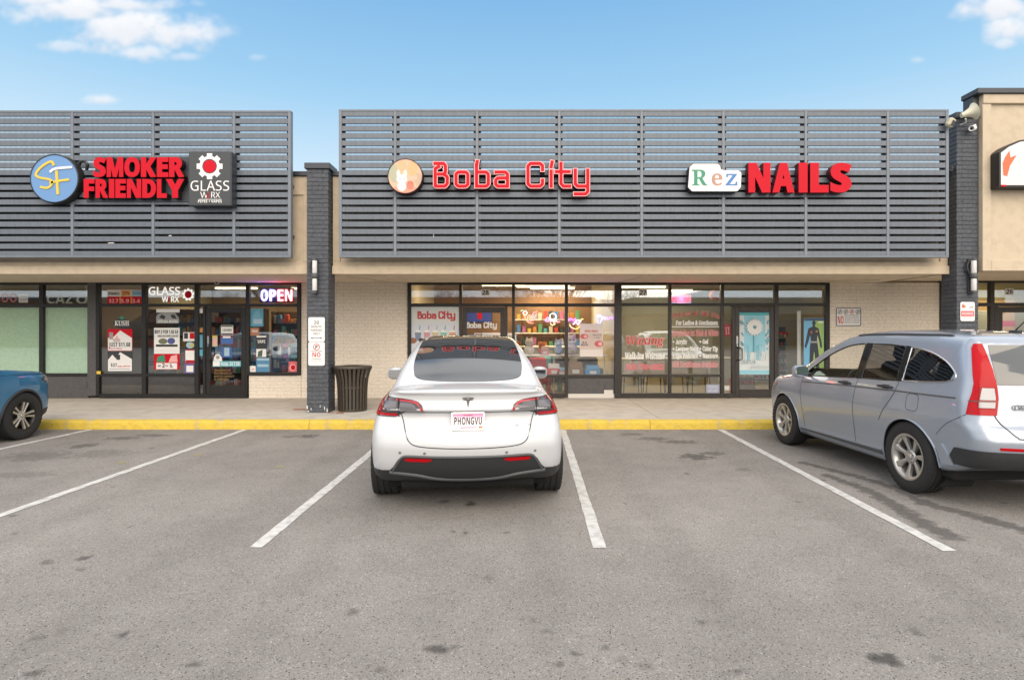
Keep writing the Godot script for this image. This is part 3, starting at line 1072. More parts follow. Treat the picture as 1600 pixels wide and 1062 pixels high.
func wheel(parent: Node3D, x: float, y: float, z: float, sg: float, R: float, w: float, rim: float, style: String) -> void:
	# axle along x; sg is the outward side
	var o := Node3D.new()
	var key := str(parent.get_instance_id()) + "wheel"
	var k: int = part_counts.get(key, 0)
	part_counts[key] = k + 1
	o.name = "wheel" if k == 0 else "wheel_%03d" % k
	parent.add_child(o)
	o.transform = Transform3D(Basis(Vector3(0, 0, 1), -PI / 2 * sg), Vector3(x, y, z))   # local y points outward
	var h := w / 2
	var pr := [Vector2(rim - 0.03, -h * 0.9), Vector2(rim, -h * 0.96), Vector2(R * 0.84, -h * 1.04), Vector2(R * 0.93, -h * 0.97), Vector2(R * 0.985, -h * 0.84)]
	for i in 4:
		var a := -h * 0.7 + i * h * 0.467
		pr.append_array([Vector2(R * 0.999, a - h * 0.16), Vector2(R * 0.999, a - h * 0.155), Vector2(R * 0.999, a + h * 0.155)])
		if i < 3: pr.append_array([Vector2(R * 0.975, a + h * 0.17), Vector2(R * 0.975, a + h * 0.29)])
	pr.append_array([Vector2(R * 0.985, h * 0.84), Vector2(R * 0.93, h * 0.97), Vector2(R * 0.915, h * 0.985), Vector2(R * 0.84, h * 1.04), Vector2(rim + 0.012, h * 1.0), Vector2(rim, h * 0.93), Vector2(rim - 0.005, h * 0.8)])
	var g := G.new()
	g.lathe(pr, 64)
	obj("tyre", g, M.tyre, o)
	if style != "plain":
		g = G.new()
		for i in 40:
			# tread blocks across both shoulders
			for e in [-1.0, 1.0]:
				g.xf = Transform3D(Basis(Vector3.UP, TAU * (i + (0.25 if e > 0 else 0.0)) / 40), Vector3.ZERO)
				g.box(Vector3(R * 0.985, e * h * 0.85, 0), Vector3(R * 0.02, h * 0.2, R * 0.115), 0.002)
		g.xf = Transform3D.IDENTITY
		var tr := obj("tread", g, M.tyre, o)
		tr.set_meta("kind", "stuff")
	g = G.new()
	g.lathe([Vector2(rim - 0.002, h * 0.94), Vector2(rim + 0.004, h * 0.985), Vector2(rim - 0.014, h * 0.99), Vector2(rim - 0.026, h * 0.9), Vector2(rim - 0.035, h * 0.3), Vector2(rim - 0.06, -h * 0.8)], 48)
	obj("rim", g, M.alloy if style != "twin" else M.alloy_dark, o)
	g = G.new()
	g.lathe([Vector2(0.0, h * 0.1), Vector2(rim * 0.7, h * 0.1), Vector2(rim * 0.7, -h * 0.1)], 36)
	obj("brake_disc", g, M.brake, o)
	g = G.new()
	g.lathe([Vector2(rim - 0.04, -h * 0.3), Vector2(0.0, -h * 0.35)], 32)
	obj("backing_plate", g, M.black_matte, o)
	var n := 7 if style == "seven" else 5
	for i in n:
		var m := G.new()
		m.xf = Transform3D(Basis(Vector3.UP, TAU * i / n + 0.35), Vector3.ZERO)
		if style == "seven":
			# tapered spoke: narrow at the hub, wider at the rim, dished
			var st := []
			for q in [[0.05, 0.019, 0.62], [0.10, 0.022, 0.68], [rim * 0.7, 0.03, 0.78], [rim - 0.03, 0.04, 0.86], [rim - 0.008, 0.05, 0.88]]:
				st.append(q)
			spoke(m, st, h)
		else:
			for e in [-1.0, 1.0]:
				var st := []
				for q in [[0.035, 0.012, 0.74, 0.014], [0.10, 0.015, 0.8, 0.022], [rim * 0.7, 0.019, 0.86, 0.033], [rim - 0.008, 0.025, 0.9, 0.042]]:
					st.append([q[0], q[1], q[2], q[3] * e])
				spoke(m, st, h)
		obj("spoke", m, M.alloy, o)
	g = G.new()
	g.lathe([Vector2(0.075, h * 0.55), Vector2(0.072, h * 0.68), Vector2(0.05, h * 0.72), Vector2(0.034, h * 0.72), Vector2(0.033, h * 0.8), Vector2(0.028, h * 0.83), Vector2(0.0, h * 0.84)], 28)
	obj("hub_cap", g, M.alloy, o)
	g = G.new()
	for i in 5:
		g.xf = Transform3D(Basis(Vector3.UP, TAU * i / 5 + 0.1), Vector3.ZERO) * at(0.055, h * 0.7, 0)
		g.lathe([Vector2(0.009, 0.0), Vector2(0.009, 0.016), Vector2(0.0, 0.018)], 6)
	obj("wheel_nut", g, M.chrome, o)

func spoke(m: G, st: Array, h: float) -> void:
	# stations [radius, half width, height share, sideways shift] along local x, top face up
	for i in st.size() - 1:
		var a: Array = st[i]; var b: Array = st[i + 1]
		var oa: float = a[3] if a.size() > 3 else 0.0
		var ob: float = b[3] if b.size() > 3 else 0.0
		var ya: float = a[2] * h; var yb: float = b[2] * h
		var prof := [[-1.0, -0.028], [-0.8, -0.004], [-0.5, 0.0], [0.5, 0.0], [0.8, -0.004], [1.0, -0.028]]
		for k in 5:
			var p: Array = prof[k]; var q: Array = prof[k + 1]
			var A := Vector3(a[0], ya + p[1], oa + a[1] * p[0]); var B := Vector3(a[0], ya + q[1], oa + a[1] * q[0])
			var C := Vector3(b[0], yb + q[1], ob + b[1] * q[0]); var D := Vector3(b[0], yb + p[1], ob + b[1] * p[0])
			var nn := (B - A).cross(D - A).normalized()
			if nn.y < 0: nn = -nn
			m.quad(A, B, C, D, nn)

func arches(t: Node3D, b: Body, list: Array, r: float, lip: float, m_lip, inner: float) -> void:
	for a in list:
		for sg in [-1.0, 1.0]:
			var pts := []
			for i in 33:
				var w := deg_to_rad(-22.0 + 224.0 * i / 32)
				var q := Vector2(a + cos(w) * r, 0.35 + sin(w) * r)
				if q.y > b.look(b.bot, q.x, 0.02) + 0.02: pts.append(q)
			if m_lip != null:
				obj("wheel_arch_trim", b.rail(pts, lip, "side", sg, 0.002), m_lip, t)
			var g := G.new()
			for i in 24:
				var p := deg_to_rad(-30.0 + 240.0 * i / 24); var q := deg_to_rad(-30.0 + 240.0 * (i + 1) / 24)
				var rr := r + 0.012
				var A := Vector3(sg * 0.5, 0.35 + sin(p) * rr, b.z0 - (a + cos(p) * rr)); var B := Vector3(sg * 0.5, 0.35 + sin(q) * rr, b.z0 - (a + cos(q) * rr))
				var wa := b.cast(Vector3(1.3 * sg, A.y, b.z0 - A.z), Vector3(-sg, 0, 0)); var wb := b.cast(Vector3(1.3 * sg, B.y, b.z0 - B.z), Vector3(-sg, 0, 0))
				var C := Vector3(wb.x - sg * 0.004, B.y, B.z); var D := Vector3(wa.x - sg * 0.004, A.y, A.z)
				var ctr := Vector3(sg * 0.7, 0.35, b.z0 - a)
				var nn := ctr - (A + B) / 2; nn.x = 0
				g.quad(A, B, C, D, nn.normalized())
				g.tri(Vector3(sg * 0.5, 0.35, b.z0 - a), A, B, Vector3(sg, 0, 0), Vector3(sg, 0, 0), Vector3(sg, 0, 0))
			obj("wheel_housing", g, M.black_matte, t)

func white_car() -> Node3D:
	var t := thing("parked_car", "white electric hatchback seen from behind, nose to the yellow kerb", "car")
	var b := Body.new()
	b.L = 4.75; b.z0 = 1.0           # the node stands between the rear wheels
	b.top = Body.table([[0.0, 1.125], [0.15, 1.142], [0.3, 1.155], [0.45, 1.165], [0.55, 1.198], [0.65, 1.242], [0.8, 1.303], [1.0, 1.38], [1.2, 1.447], [1.45, 1.518], [1.7, 1.572], [2.0, 1.605], [2.4, 1.615], [2.8, 1.565], [3.2, 1.43], [3.6, 1.22], [3.9, 1.06], [4.3, 0.93], [4.6, 0.8], [4.75, 0.7]], 4.75, 0.02)
	b.bot = Body.table([[0.0, 0.33], [0.3, 0.29], [0.6, 0.24], [1.2, 0.2], [3.6, 0.2], [4.3, 0.22], [4.75, 0.26]], 4.75, 0.02)
	b.rear = Body.table([[0.2, 0.36], [0.30, 0.22], [0.36, 0.13], [0.45, 0.06], [0.55, 0.02], [0.64, 0.0], [0.72, 0.015], [0.8, 0.06], [0.88, 0.115], [0.925, 0.145], [0.942, 0.105], [0.955, 0.09], [0.975, 0.095], [1.0, 0.115], [1.04, 0.135], [1.08, 0.13], [1.11, 0.105], [1.15, 0.10], [1.3, 0.3], [1.7, 0.6]], 1.8, 0.01)
	b.front = Body.table([[0.2, 4.6], [0.35, 4.72], [0.6, 4.75], [0.8, 4.65], [1.0, 4.4], [1.7, 4.0]], 1.8, 0.01)
	b.widths([[0.0, 0.8], [0.2, 0.87], [0.35, 0.925], [0.5, 0.95], [0.65, 0.955], [0.8, 0.935], [0.9, 0.905], [0.98, 0.865], [1.06, 0.80], [1.15, 0.742], [1.25, 0.70], [1.4, 0.643], [1.55, 0.575], [1.62, 0.54], [1.8, 0.46]], [[0.0, 0.875], [0.2, 0.90], [0.5, 0.945], [0.9, 0.983], [1.1, 0.988], [2.5, 0.975]], [[0.0, 0.8], [0.4, 0.9], [0.9, 0.985], [1.3, 1.0]])
	b.rbow = 0.24; b.kt = 0.07; b.ke = 0.14; b.kr = 0.035; b.crown = 0.07
	b.holes = [{"circle": [1.0, 0.35, 0.385], "inner": 0.55}, {"circle": [3.89, 0.35, 0.385], "inner": 0.55}]
	var hull := b.shell(90, 84, 30, 0.72, 1.0, 4.1, false)
	var ys := []
	for q in [[0.215, 0.56, 12], [0.56, 0.88, 12], [0.88, 0.92, 4], [0.92, 0.98, 16], [0.98, 1.07, 10], [1.07, 1.131, 14]]:
		for i in q[2]: ys.append(lerpf(q[0], q[1], float(i) / q[2]))
	ys.append(1.131)
	b.tail(hull, ys, 1.0, 56, 44)
	obj("body", hull, M.white_paint, t)
	arches(t, b, [1.0, 3.89], 0.385, 0.006, M.white_paint, 0.55)
	# glass roof and hatch glass in one black sheet
	var half := []
	for q in [[0.0, 0.50], [0.18, 0.507], [0.34, 0.535], [0.45, 0.575], [0.515, 0.64], [0.535, 0.74], [0.55, 0.9], [0.545, 1.15], [0.53, 1.45], [0.515, 1.7]]:
		half.append(Vector2(q[0], q[1]))
	var hs := smooth_path(half, 4)
	var hatch := hs + [Vector2(0.0, 1.715)]
	var full := hs.duplicate()
	full.append(Vector2(0, 1.745))
	var left := mirrored(hs)
	left.pop_back()
	obj("rear_window", b.above(PackedVector2Array(hs + left), 0.004, 0.07), M.car_glass, t)
	obj("glass_roof", b.above(PackedVector2Array([Vector2(-0.53, 1.72), Vector2(0.53, 1.72), Vector2(0.52, 2.9), Vector2(0.46, 3.0), Vector2(-0.46, 3.0), Vector2(-0.52, 2.9)]), 0.004, 0.1), M.car_glass, t)
	obj("windscreen", b.above(PackedVector2Array([Vector2(-0.47, 3.02), Vector2(0.47, 3.02), Vector2(0.62, 3.85), Vector2(-0.62, 3.85)]), 0.004, 0.1), M.car_glass, t)
	for sg in [-1.0, 1.0]:
		obj("side_window", b.side([Vector2(0.95, 1.13), Vector2(1.3, 1.31), Vector2(1.8, 1.45), Vector2(2.4, 1.51), Vector2(2.9, 1.43), Vector2(3.5, 1.12), Vector2(2.6, 1.07), Vector2(1.5, 1.09)], 0.003, sg, 0.08), M.car_glass, t)
		obj("door_seam", b.line([Vector2(1.45, 1.08), Vector2(1.42, 0.75), Vector2(1.55, 0.35)], 0.006, 0.0015, "side", sg), M.seam, t)
		# tail lamp that wraps the corner
		var lamp := [[0.845, 1.062], [0.83, 1.075], [0.70, 1.062], [0.60, 1.057], [0.50, 1.043], [0.445, 1.025], [0.412, 0.995], [0.385, 0.94], [0.40, 0.933], [0.56, 0.932], [0.62, 0.905], [0.65, 0.886], [0.86, 0.885]]
		var poly := PackedVector2Array(lamp.map(func(q): return Vector2(q[0] * sg, q[1])))
		var o := obj("tail_lamp", b.back(poly, 0.006, 0.03), M.lamp_dark, t)
		var red := PackedVector2Array([[0.635, 0.893], [0.853, 0.893], [0.84, 1.045], [0.79, 1.047], [0.775, 0.945], [0.75, 0.925], [0.635, 0.917]].map(func(q): return Vector2(q[0] * sg, q[1])))
		obj("red_lens", b.back(red, 0.0085, 0.03), M.lamp_red, o)
		obj("light_ring", b.line([Vector2(0.80 * sg, 1.043), Vector2(0.62 * sg, 1.04), Vector2(0.50 * sg, 1.026), Vector2(0.45 * sg, 1.008), Vector2(0.422 * sg, 0.975), Vector2(0.405 * sg, 0.95)], 0.019, 0.0085, "back"), M.lamp_pink, o)
		obj("clear_lens", b.back(PackedVector2Array([[0.64, 0.94], [0.735, 0.945], [0.755, 0.96], [0.765, 1.022], [0.64, 1.022]].map(func(q): return Vector2(q[0] * sg, q[1]))), 0.0085, 0.03), M.lamp_smoke, o)
		obj("clear_lens", b.back(PackedVector2Array([[0.455, 0.957], [0.61, 0.957], [0.61, 1.018], [0.51, 1.008], [0.475, 0.99]].map(func(q): return Vector2(q[0] * sg, q[1]))), 0.0085, 0.03), M.lamp_smoke, o)
		obj("lens_seam", b.line([Vector2(0.622 * sg, 0.89), Vector2(0.622 * sg, 1.055)], 0.007, 0.0095, "back"), M.seam, o)
		# bumper reflector
		obj("reflector", b.back(PackedVector2Array([[0.315, 0.527], [0.33, 0.541], [0.545, 0.541], [0.56, 0.53], [0.535, 0.514], [0.36, 0.512]].map(func(q): return Vector2(q[0] * sg, q[1]))), 0.012, 0.04), M.lamp_red, t)
		# mirror
		var g := G.new()
		g.xf = Transform3D(Basis(Vector3.UP, 0.15 * sg), Vector3(0.99 * sg, 1.085, b.z0 - 3.05)) * Transform3D(Basis.from_scale(Vector3(0.115, 0.085, 0.07)), Vector3.ZERO)
		var ball := []
		for i in 13:
			var w := -PI / 2 + PI * i / 12
			ball.append(Vector2(signf(cos(w)) * pow(absf(cos(w)), 0.7), signf(sin(w)) * pow(absf(sin(w)), 0.8)))
		g.lathe(ball, 20)
		g.xf = Transform3D.IDENTITY
		var mi := obj("mirror", g, M.white_paint, t)
		g = G.new()
		g.bx(0.93 * sg, 0.80 * sg, 1.03, 1.06, b.z0 - 3.09, b.z0 - 3.03, 0.008)
		obj("mirror_arm", g, M.black_plastic, mi)
		g = G.new()
		g.bx(1.07 * sg, 0.92 * sg, 1.03, 1.14, b.z0 - 2.985, b.z0 - 2.977, 0.003)
		obj("mirror_glass", g, M.mirror, mi)
	# tailgate outline, bumper seams
	var gate := [Vector2(0.60, 0.91), Vector2(0.575, 0.85), Vector2(0.545, 0.74), Vector2(0.515, 0.685), Vector2(0.46, 0.655), Vector2(0.36, 0.642), Vector2(0.18, 0.634), Vector2(0, 0.632)]
	obj("tailgate_seam", b.line(smooth_path(gate, 3) + mirrored(smooth_path(gate, 3)).slice(1), 0.008, 0.0015, "back"), M.seam, t)
	var lipline := []
	for i in 17: lipline.append(Vector2(-0.40 + 0.05 * i, 0.936))
	obj("lip_seam", b.rail(lipline, 0.004, "back", 1.0, -0.001), M.seam, t)
	obj("tailgate_crease", b.line([Vector2(-0.60, 0.72), Vector2(0.0, 0.716), Vector2(0.60, 0.72)], 0.002, 0.0012, "back"), M.white_paint, t)
	for x in [-0.60, -0.38, -0.02 + 0.36, 0.60]:
		obj("parking_sensor", b.back(ring_poly(Vector2(x, 0.588), 0.013, 0.013, 14), 0.002, 0.05), M.lamp_clear, t)
	# dark lower bumper
	var low := [Vector2(0.0, 0.562), Vector2(0.30, 0.562), Vector2(0.52, 0.566), Vector2(0.585, 0.556), Vector2(0.625, 0.515), Vector2(0.665, 0.45), Vector2(0.70, 0.415), Vector2(0.79, 0.405), Vector2(0.815, 0.41), Vector2(0.815, 0.27), Vector2(0.0, 0.25)]
	obj("lower_bumper", b.back(PackedVector2Array(mirrored(low).slice(0, -1) + low.slice(0, -1)), 0.006, 0.04), M.black_plastic, t)
	for sg in [-1.0, 1.0]:
		obj("bumper_corner", b.side([Vector2(0.30, 0.28), Vector2(0.30, 0.405), Vector2(0.50, 0.40), Vector2(0.62, 0.40), Vector2(0.65, 0.30)], 0.0055, sg, 0.04), M.black_plastic, t)
	var rim := [Vector2(0.0, 0.555), Vector2(0.30, 0.555), Vector2(0.515, 0.558), Vector2(0.575, 0.548), Vector2(0.61, 0.51), Vector2(0.65, 0.445), Vector2(0.675, 0.405)]
	obj("bumper_edge", b.rail(smooth_path(mirrored(rim), 3) + smooth_path(rim, 3).slice(1), 0.012, "back", 1.0, 0.004), M.grey_plastic, t)
	var dif := [Vector2(-0.70, 0.395), Vector2(-0.45, 0.375), Vector2(-0.25, 0.335), Vector2(0.0, 0.325), Vector2(0.25, 0.335), Vector2(0.45, 0.375), Vector2(0.70, 0.395)]
	obj("diffuser_lip", b.rail(smooth_path(dif, 4), 0.02, "back", 1.0, 0.004), M.grey_plastic, t)
	# emblem
	var em := G.new()
	var e0 := Vector2(0, 1.032)
	for p in [[[-0.053, 0.030], [-0.050, 0.024], [-0.02, 0.029], [0.0, 0.030], [0.02, 0.029], [0.050, 0.024], [0.053, 0.030], [0.02, 0.036], [-0.02, 0.036]], [[-0.046, 0.019], [-0.038, 0.008], [-0.016, 0.008], [0.0, -0.052], [0.016, 0.008], [0.038, 0.008], [0.046, 0.019], [0.012, 0.024], [0.0, 0.017], [-0.012, 0.024]]]:
		b.back(PackedVector2Array(p.map(func(q): return e0 + Vector2(q[0], q[1]))), 0.005 if p.size() > 4 else 0.0055, 0.03, em)
	obj("emblem", em, M.bulkhead, t)
	# plate
	var pc := b.cast(Vector3(0, 0.865, -0.3), Vector3(0, 0, 1))
	var pn := b.locn(b.grad(b.cast(Vector3(0, 0.82, -0.3), Vector3(0, 0, 1))))
	var basis := Basis(Vector3.RIGHT, -atan2(pn.y, pn.z) * 0.35)
	var pl := Node3D.new()
	pl.name = "number_plate"
	t.add_child(pl)
	pl.transform = Transform3D(basis.scaled(Vector3.ONE * 0.93), b.loc(pc) + Vector3(0, 0, 0.045))
	var g := G.new()
	g.extrude(round_poly(-0.158, 0.158, -0.083, 0.083, 0.014), [round_poly(-0.146, 0.146, -0.071, 0.071, 0.008)], -0.02, 0.006)
	obj("plate_frame", g, M.chrome, pl)
	g = G.new()
	g.quad(Vector3(-0.15, 0.075, 0.0), Vector3(0.15, 0.075, 0.0), Vector3(0.15, -0.075, 0.0), Vector3(-0.15, -0.075, 0.0), Vector3.BACK)
	g.bx(-0.12, 0.12, -0.06, 0.06, -0.06, -0.004)
	obj("plate", g, M.plate, pl)
	put_text("lettering", "PHONGVU", font("Droid Sans Bold"), 0.068, pl, 0, -0.032, 0.001, M.ink, 0.262)
	put_text("lettering", "COLORADO", font("Droid Sans Bold"), 0.012, pl, 0, 0.05, 0.001, M.ink_purple, 0.09)
	g = G.new()
	g.bx(-0.075, 0.075, -0.066, -0.056, 0, 0.001)
	obj("plate_strip", g, M.ink_pink, pl)
	g = G.new()
	g.bx(0.10, 0.135, -0.068, -0.05, 0, 0.0015)
	obj("plate_sticker", g, M.orange, pl)
	var bp := b.cast(Vector3(0.5, 0.80, -0.3), Vector3(0, 0, 1))
	var bn := b.locn(b.grad(bp))
	var bt := text_mesh("DUAL MOTOR", font("Droid Sans Bold"), 0.014, 0.002, 0.15)
	inst("badge", bt[0], M.bulkhead, t, Transform3D(Basis(Vector3(bn.z, 0, -bn.x).normalized(), Vector3.UP, Vector3(bn.x, 0, bn.z).normalized()) * Basis(Vector3.RIGHT, -bn.y), b.loc(bp) + bn * 0.012 + Vector3(-0.075, 0, 0)))
	var und := G.new()
	und.bx(-0.62, 0.62, 0.2, 0.3, b.z0 - 0.35, b.z0 - 4.2, 0.03)
	obj("underbody", und, M.black_matte, t)
	for sg in [-1.0, 1.0]:
		wheel(t, 0.82 * sg, 0.355, 0.0, sg, 0.355, 0.255, 0.245, "twin")
		wheel(t, 0.82 * sg, 0.355, -2.89, sg, 0.355, 0.255, 0.245, "twin")
	return t

func seat(t: Node3D, x: float, z: float, m, y := 0.62) -> void:
	var g := G.new()
	g.bx(x - 0.24, x + 0.24, y, y + 0.14, z - 0.48, z + 0.05, 0.05)
	g.xf = Transform3D(Basis(Vector3.RIGHT, 0.32), Vector3(x, y + 0.1, z))
	g.bx(-0.23, 0.23, 0.0, 0.62, -0.06, 0.07, 0.05)
	g.bx(-0.12, 0.12, 0.65, 0.84, -0.05, 0.05, 0.04)
	g.bx(-0.07, 0.07, 0.6, 0.66, -0.01, 0.01)
	obj("car_seat", g, m, t)

func silver_suv() -> Node3D:
	var t := thing("parked_suv", "silver blue suv with tall red tail lamp, parked at the right edge", "car")
	var b := Body.new()
	b.L = 4.57; b.z0 = 1.02
	b.top = Body.table([[0.0, 1.60], [0.35, 1.615], [0.6, 1.64], [1.0, 1.665], [1.6, 1.682], [2.05, 1.665], [2.45, 1.60], [2.8, 1.46], [3.15, 1.25], [3.4, 1.125], [3.6, 1.08], [3.95, 1.03], [4.25, 0.955], [4.45, 0.85], [4.57, 0.72]], 4.57, 0.02)
	b.bot = Body.table([[0.0, 0.42], [0.3, 0.40], [0.5, 0.33], [0.7, 0.30], [1.4, 0.21], [3.2, 0.21], [3.9, 0.24], [4.57, 0.27]], 4.57, 0.02)
	b.rear = Body.table([[0.3, 0.16], [0.42, 0.07], [0.55, 0.01], [0.66, 0.0], [0.76, 0.03], [0.84, 0.085], [0.95, 0.11], [1.1, 0.14], [1.2, 0.17], [1.35, 0.26], [1.5, 0.36], [1.6, 0.40], [1.66, 0.46], [1.75, 0.6]], 1.8, 0.01)
	b.front = Body.table([[0.2, 4.45], [0.35, 4.55], [0.6, 4.57], [0.8, 4.5], [1.0, 4.3], [1.7, 4.0]], 1.8, 0.01)
	b.widths([[0.0, 0.74], [0.2, 0.81], [0.33, 0.865], [0.5, 0.885], [0.66, 0.905], [0.8, 0.91], [0.95, 0.895], [1.04, 0.878], [1.1, 0.858], [1.2, 0.825], [1.35, 0.77], [1.5, 0.705], [1.6, 0.655], [1.7, 0.59], [1.8, 0.5]], [[0.0, 0.93], [0.25, 0.957], [0.6, 0.985], [1.0, 1.0], [2.5, 1.0]], [[0.0, 0.84], [0.4, 0.915], [0.9, 0.985], [1.3, 1.0]])
	b.rbow = 0.20; b.fbow = 0.45; b.kt = 0.09; b.ke = 0.13; b.crown = 0.06
	var win_f := smooth_path([Vector2(3.06, 1.055), Vector2(2.5, 1.082), Vector2(1.95, 1.108)], 2) + [Vector2(1.985, 1.495)] + smooth_path([Vector2(2.02, 1.51), Vector2(2.3, 1.475), Vector2(2.6, 1.365), Vector2(2.88, 1.2), Vector2(3.06, 1.085)], 4)
	var win_r := [Vector2(1.84, 1.112), Vector2(1.5, 1.123), Vector2(1.245, 1.132), Vector2(1.285, 1.495), Vector2(1.55, 1.51), Vector2(1.872, 1.512)]
	var win_q := [Vector2(1.155, 1.135), Vector2(0.85, 1.15)] + smooth_path([Vector2(0.60, 1.17), Vector2(0.51, 1.195), Vector2(0.49, 1.235), Vector2(0.54, 1.29), Vector2(0.66, 1.365), Vector2(0.85, 1.435), Vector2(1.05, 1.475), Vector2(1.195, 1.487)], 3)
	b.holes = [{"circle": [1.02, 0.35, 0.405], "inner": 0.5}, {"circle": [3.64, 0.35, 0.405], "inner": 0.5}]
	for w in [win_f, win_r, win_q]: b.holes.append({"poly": PackedVector2Array(w)})
	var shield := [Vector2(-0.52, 2.42), Vector2(0.52, 2.42), Vector2(0.60, 2.8), Vector2(0.68, 3.3), Vector2(0.0, 3.42), Vector2(-0.68, 3.3), Vector2(-0.60, 2.8)]
	b.holes.append({"top": PackedVector2Array(shield)})
	obj("body", b.shell(120, 90, 30, 0.78, 0.9, 3.9), M.silver_paint, t)
	arches(t, b, [1.02, 3.64], 0.405, 0.011, M.silver_paint, 0.5)
	for sg in [-1.0, 1.0]:
		var k := 0
		for w in [win_f, win_r, win_q]:
			obj("side_window", b.side(w, -0.004, sg, 0.12), M.cabin_glass if k == 0 else M.privacy_glass, t)
			obj("window_trim", b.rail(w, 0.009, "side", sg, 0.001, null, true), M.black_gloss if k < 2 else M.chrome, t)
			k += 1
		obj("window_pillar", b.side([Vector2(1.95, 1.10), Vector2(1.84, 1.105), Vector2(1.872, 1.52), Vector2(1.985, 1.52)], 0.003, sg, 0.1), M.black_gloss, t)
		obj("window_pillar", b.side([Vector2(1.245, 1.125), Vector2(1.155, 1.13), Vector2(1.195, 1.495), Vector2(1.285, 1.505)], 0.003, sg, 0.1), M.black_gloss, t)
		obj("door_seam", b.line([Vector2(1.9, 1.10), Vector2(1.93, 0.8), Vector2(1.93, 0.24)], 0.007, 0.0015, "side", sg), M.seam, t)
		obj("door_seam", b.line(smooth_path([Vector2(1.2, 1.13), Vector2(1.24, 0.98), Vector2(1.38, 0.8), Vector2(1.46, 0.68)], 3), 0.007, 0.0015, "side", sg), M.seam, t)
		obj("door_seam", b.line(smooth_path([Vector2(3.1, 1.05), Vector2(3.14, 0.85), Vector2(3.1, 0.5), Vector2(3.08, 0.26)], 3), 0.007, 0.0015, "side", sg), M.seam, t)
		obj("belt_moulding", b.line([Vector2(3.1, 0.965), Vector2(2.2, 1.0), Vector2(1.2, 1.025), Vector2(0.42, 1.035)], 0.014, 0.004, "side", sg), M.grey_plastic, t)
		obj("sill_cladding", b.side([Vector2(3.2, 0.205), Vector2(3.2, 0.32), Vector2(2.4, 0.335), Vector2(1.46, 0.345), Vector2(1.43, 0.205)], 0.008, sg, 0.1), M.grey_plastic, t)
		obj("sill_strip", b.line([Vector2(3.2, 0.325), Vector2(2.4, 0.34), Vector2(1.46, 0.35)], 0.012, 0.011, "side", sg), M.silver_paint, t)
		for hs in [2.12, 1.38]:
			var hp := b.cast(Vector3(1.3 * sg, 1.035 if hs > 2 else 1.055, hs), Vector3(-sg, 0, 0))
			var g := G.new()
			g.xf = Transform3D(Basis(Vector3.UP, PI / 2), b.loc(hp))
			g.box(Vector3(0, -0.002, 0), Vector3(0.11, 0.05, 0.012), 0.005)
			g.tube([Vector3(-0.11, 0, 0.0), Vector3(-0.09, 0.004, 0.03 * sg), Vector3(0, 0.007, 0.045 * sg), Vector3(0.09, 0.004, 0.03 * sg), Vector3(0.11, 0, 0.0)], 0.013, 8)
			obj("door_handle", g, M.black_plastic, t)
		# tail lamp round the corner
		var U := Vector3(0.7071 * -sg, 0, -0.7071)
		var D := Vector3(-0.7071 * sg, 0, 0.7071)
		var lay := func(p: Array, off: float) -> G:
			return b.patch(PackedVector2Array(p.map(func(q): return Vector2(q[0], q[1]))), D * -1.5, U, Vector3.UP, D, off, 0.04)
		var lamp := obj("tail_lamp", lay.call([[-0.815, 0.90], [-0.60, 0.90], [-0.59, 1.05], [-0.60, 1.15], [-0.635, 1.30], [-0.70, 1.48], [-0.725, 1.54], [-0.785, 1.54], [-0.80, 1.50], [-0.775, 1.25], [-0.765, 1.18], [-0.775, 1.10], [-0.80, 1.0]], 0.008), M.lamp_red, t)
		obj("lens_frame", lay.call([[-0.725, 0.955], [-0.608, 0.955], [-0.603, 1.05], [-0.613, 1.15], [-0.722, 1.15], [-0.735, 1.0]], 0.0105), M.lamp_red2, lamp)
		obj("clear_lens", lay.call([[-0.72, 1.035], [-0.612, 1.035], [-0.612, 1.06], [-0.623, 1.14], [-0.705, 1.14]], 0.012), M.lamp_clear, lamp)
		obj("clear_lens", lay.call([[-0.725, 0.965], [-0.615, 0.965], [-0.612, 1.015], [-0.725, 1.015]], 0.012), M.lamp_clear, lamp)
		obj("lens_seam", lay.call([[-0.80, 1.018], [-0.6, 1.018], [-0.6, 1.026], [-0.80, 1.026]], 0.0115), M.lamp_dark, lamp)
		obj("reflector", b.back([Vector2(0.44 * sg, 0.60), Vector2(0.70 * sg, 0.605), Vector2(0.705 * sg, 0.63), Vector2(0.44 * sg, 0.625)] if sg > 0 else [Vector2(-0.44, 0.60), Vector2(-0.44, 0.625), Vector2(-0.705, 0.63), Vector2(-0.70, 0.605)], 0.006, 0.05), M.lamp_red, t)
		# mirror
		var mg := G.new()
		mg.xf = Transform3D(Basis(Vector3.UP, -0.2 * sg), Vector3(1.0 * sg, 1.12, b.z0 - 2.98)) * Transform3D(Basis.from_scale(Vector3(0.115, 0.085, 0.06)), Vector3.ZERO)
		var ball := []
		for i in 13:
			var w := -PI / 2 + PI * i / 12
			ball.append(Vector2(pow(absf(cos(w)), 0.6), signf(sin(w)) * pow(absf(sin(w)), 0.75)))
		mg.lathe(ball, 24)
		var mi := obj("mirror", mg, M.silver_paint, t)
		mg = G.new()
		mg.xf = Transform3D(Basis(Vector3.UP, -0.2 * sg), Vector3(1.0 * sg, 1.12, b.z0 - 2.98))
		mg.extrude(round_poly(-0.095, 0.095, -0.068, 0.066, 0.05), [], 0.03, 0.062)
		obj("mirror_glass", mg, M.mirror, mi)
		mg = G.new()
		mg.bx(0.92 * sg, 0.80 * sg, 1.055, 1.1, b.z0 - 3.02, b.z0 - 2.95, 0.012)
		obj("mirror_arm", mg, M.black_plastic, mi)
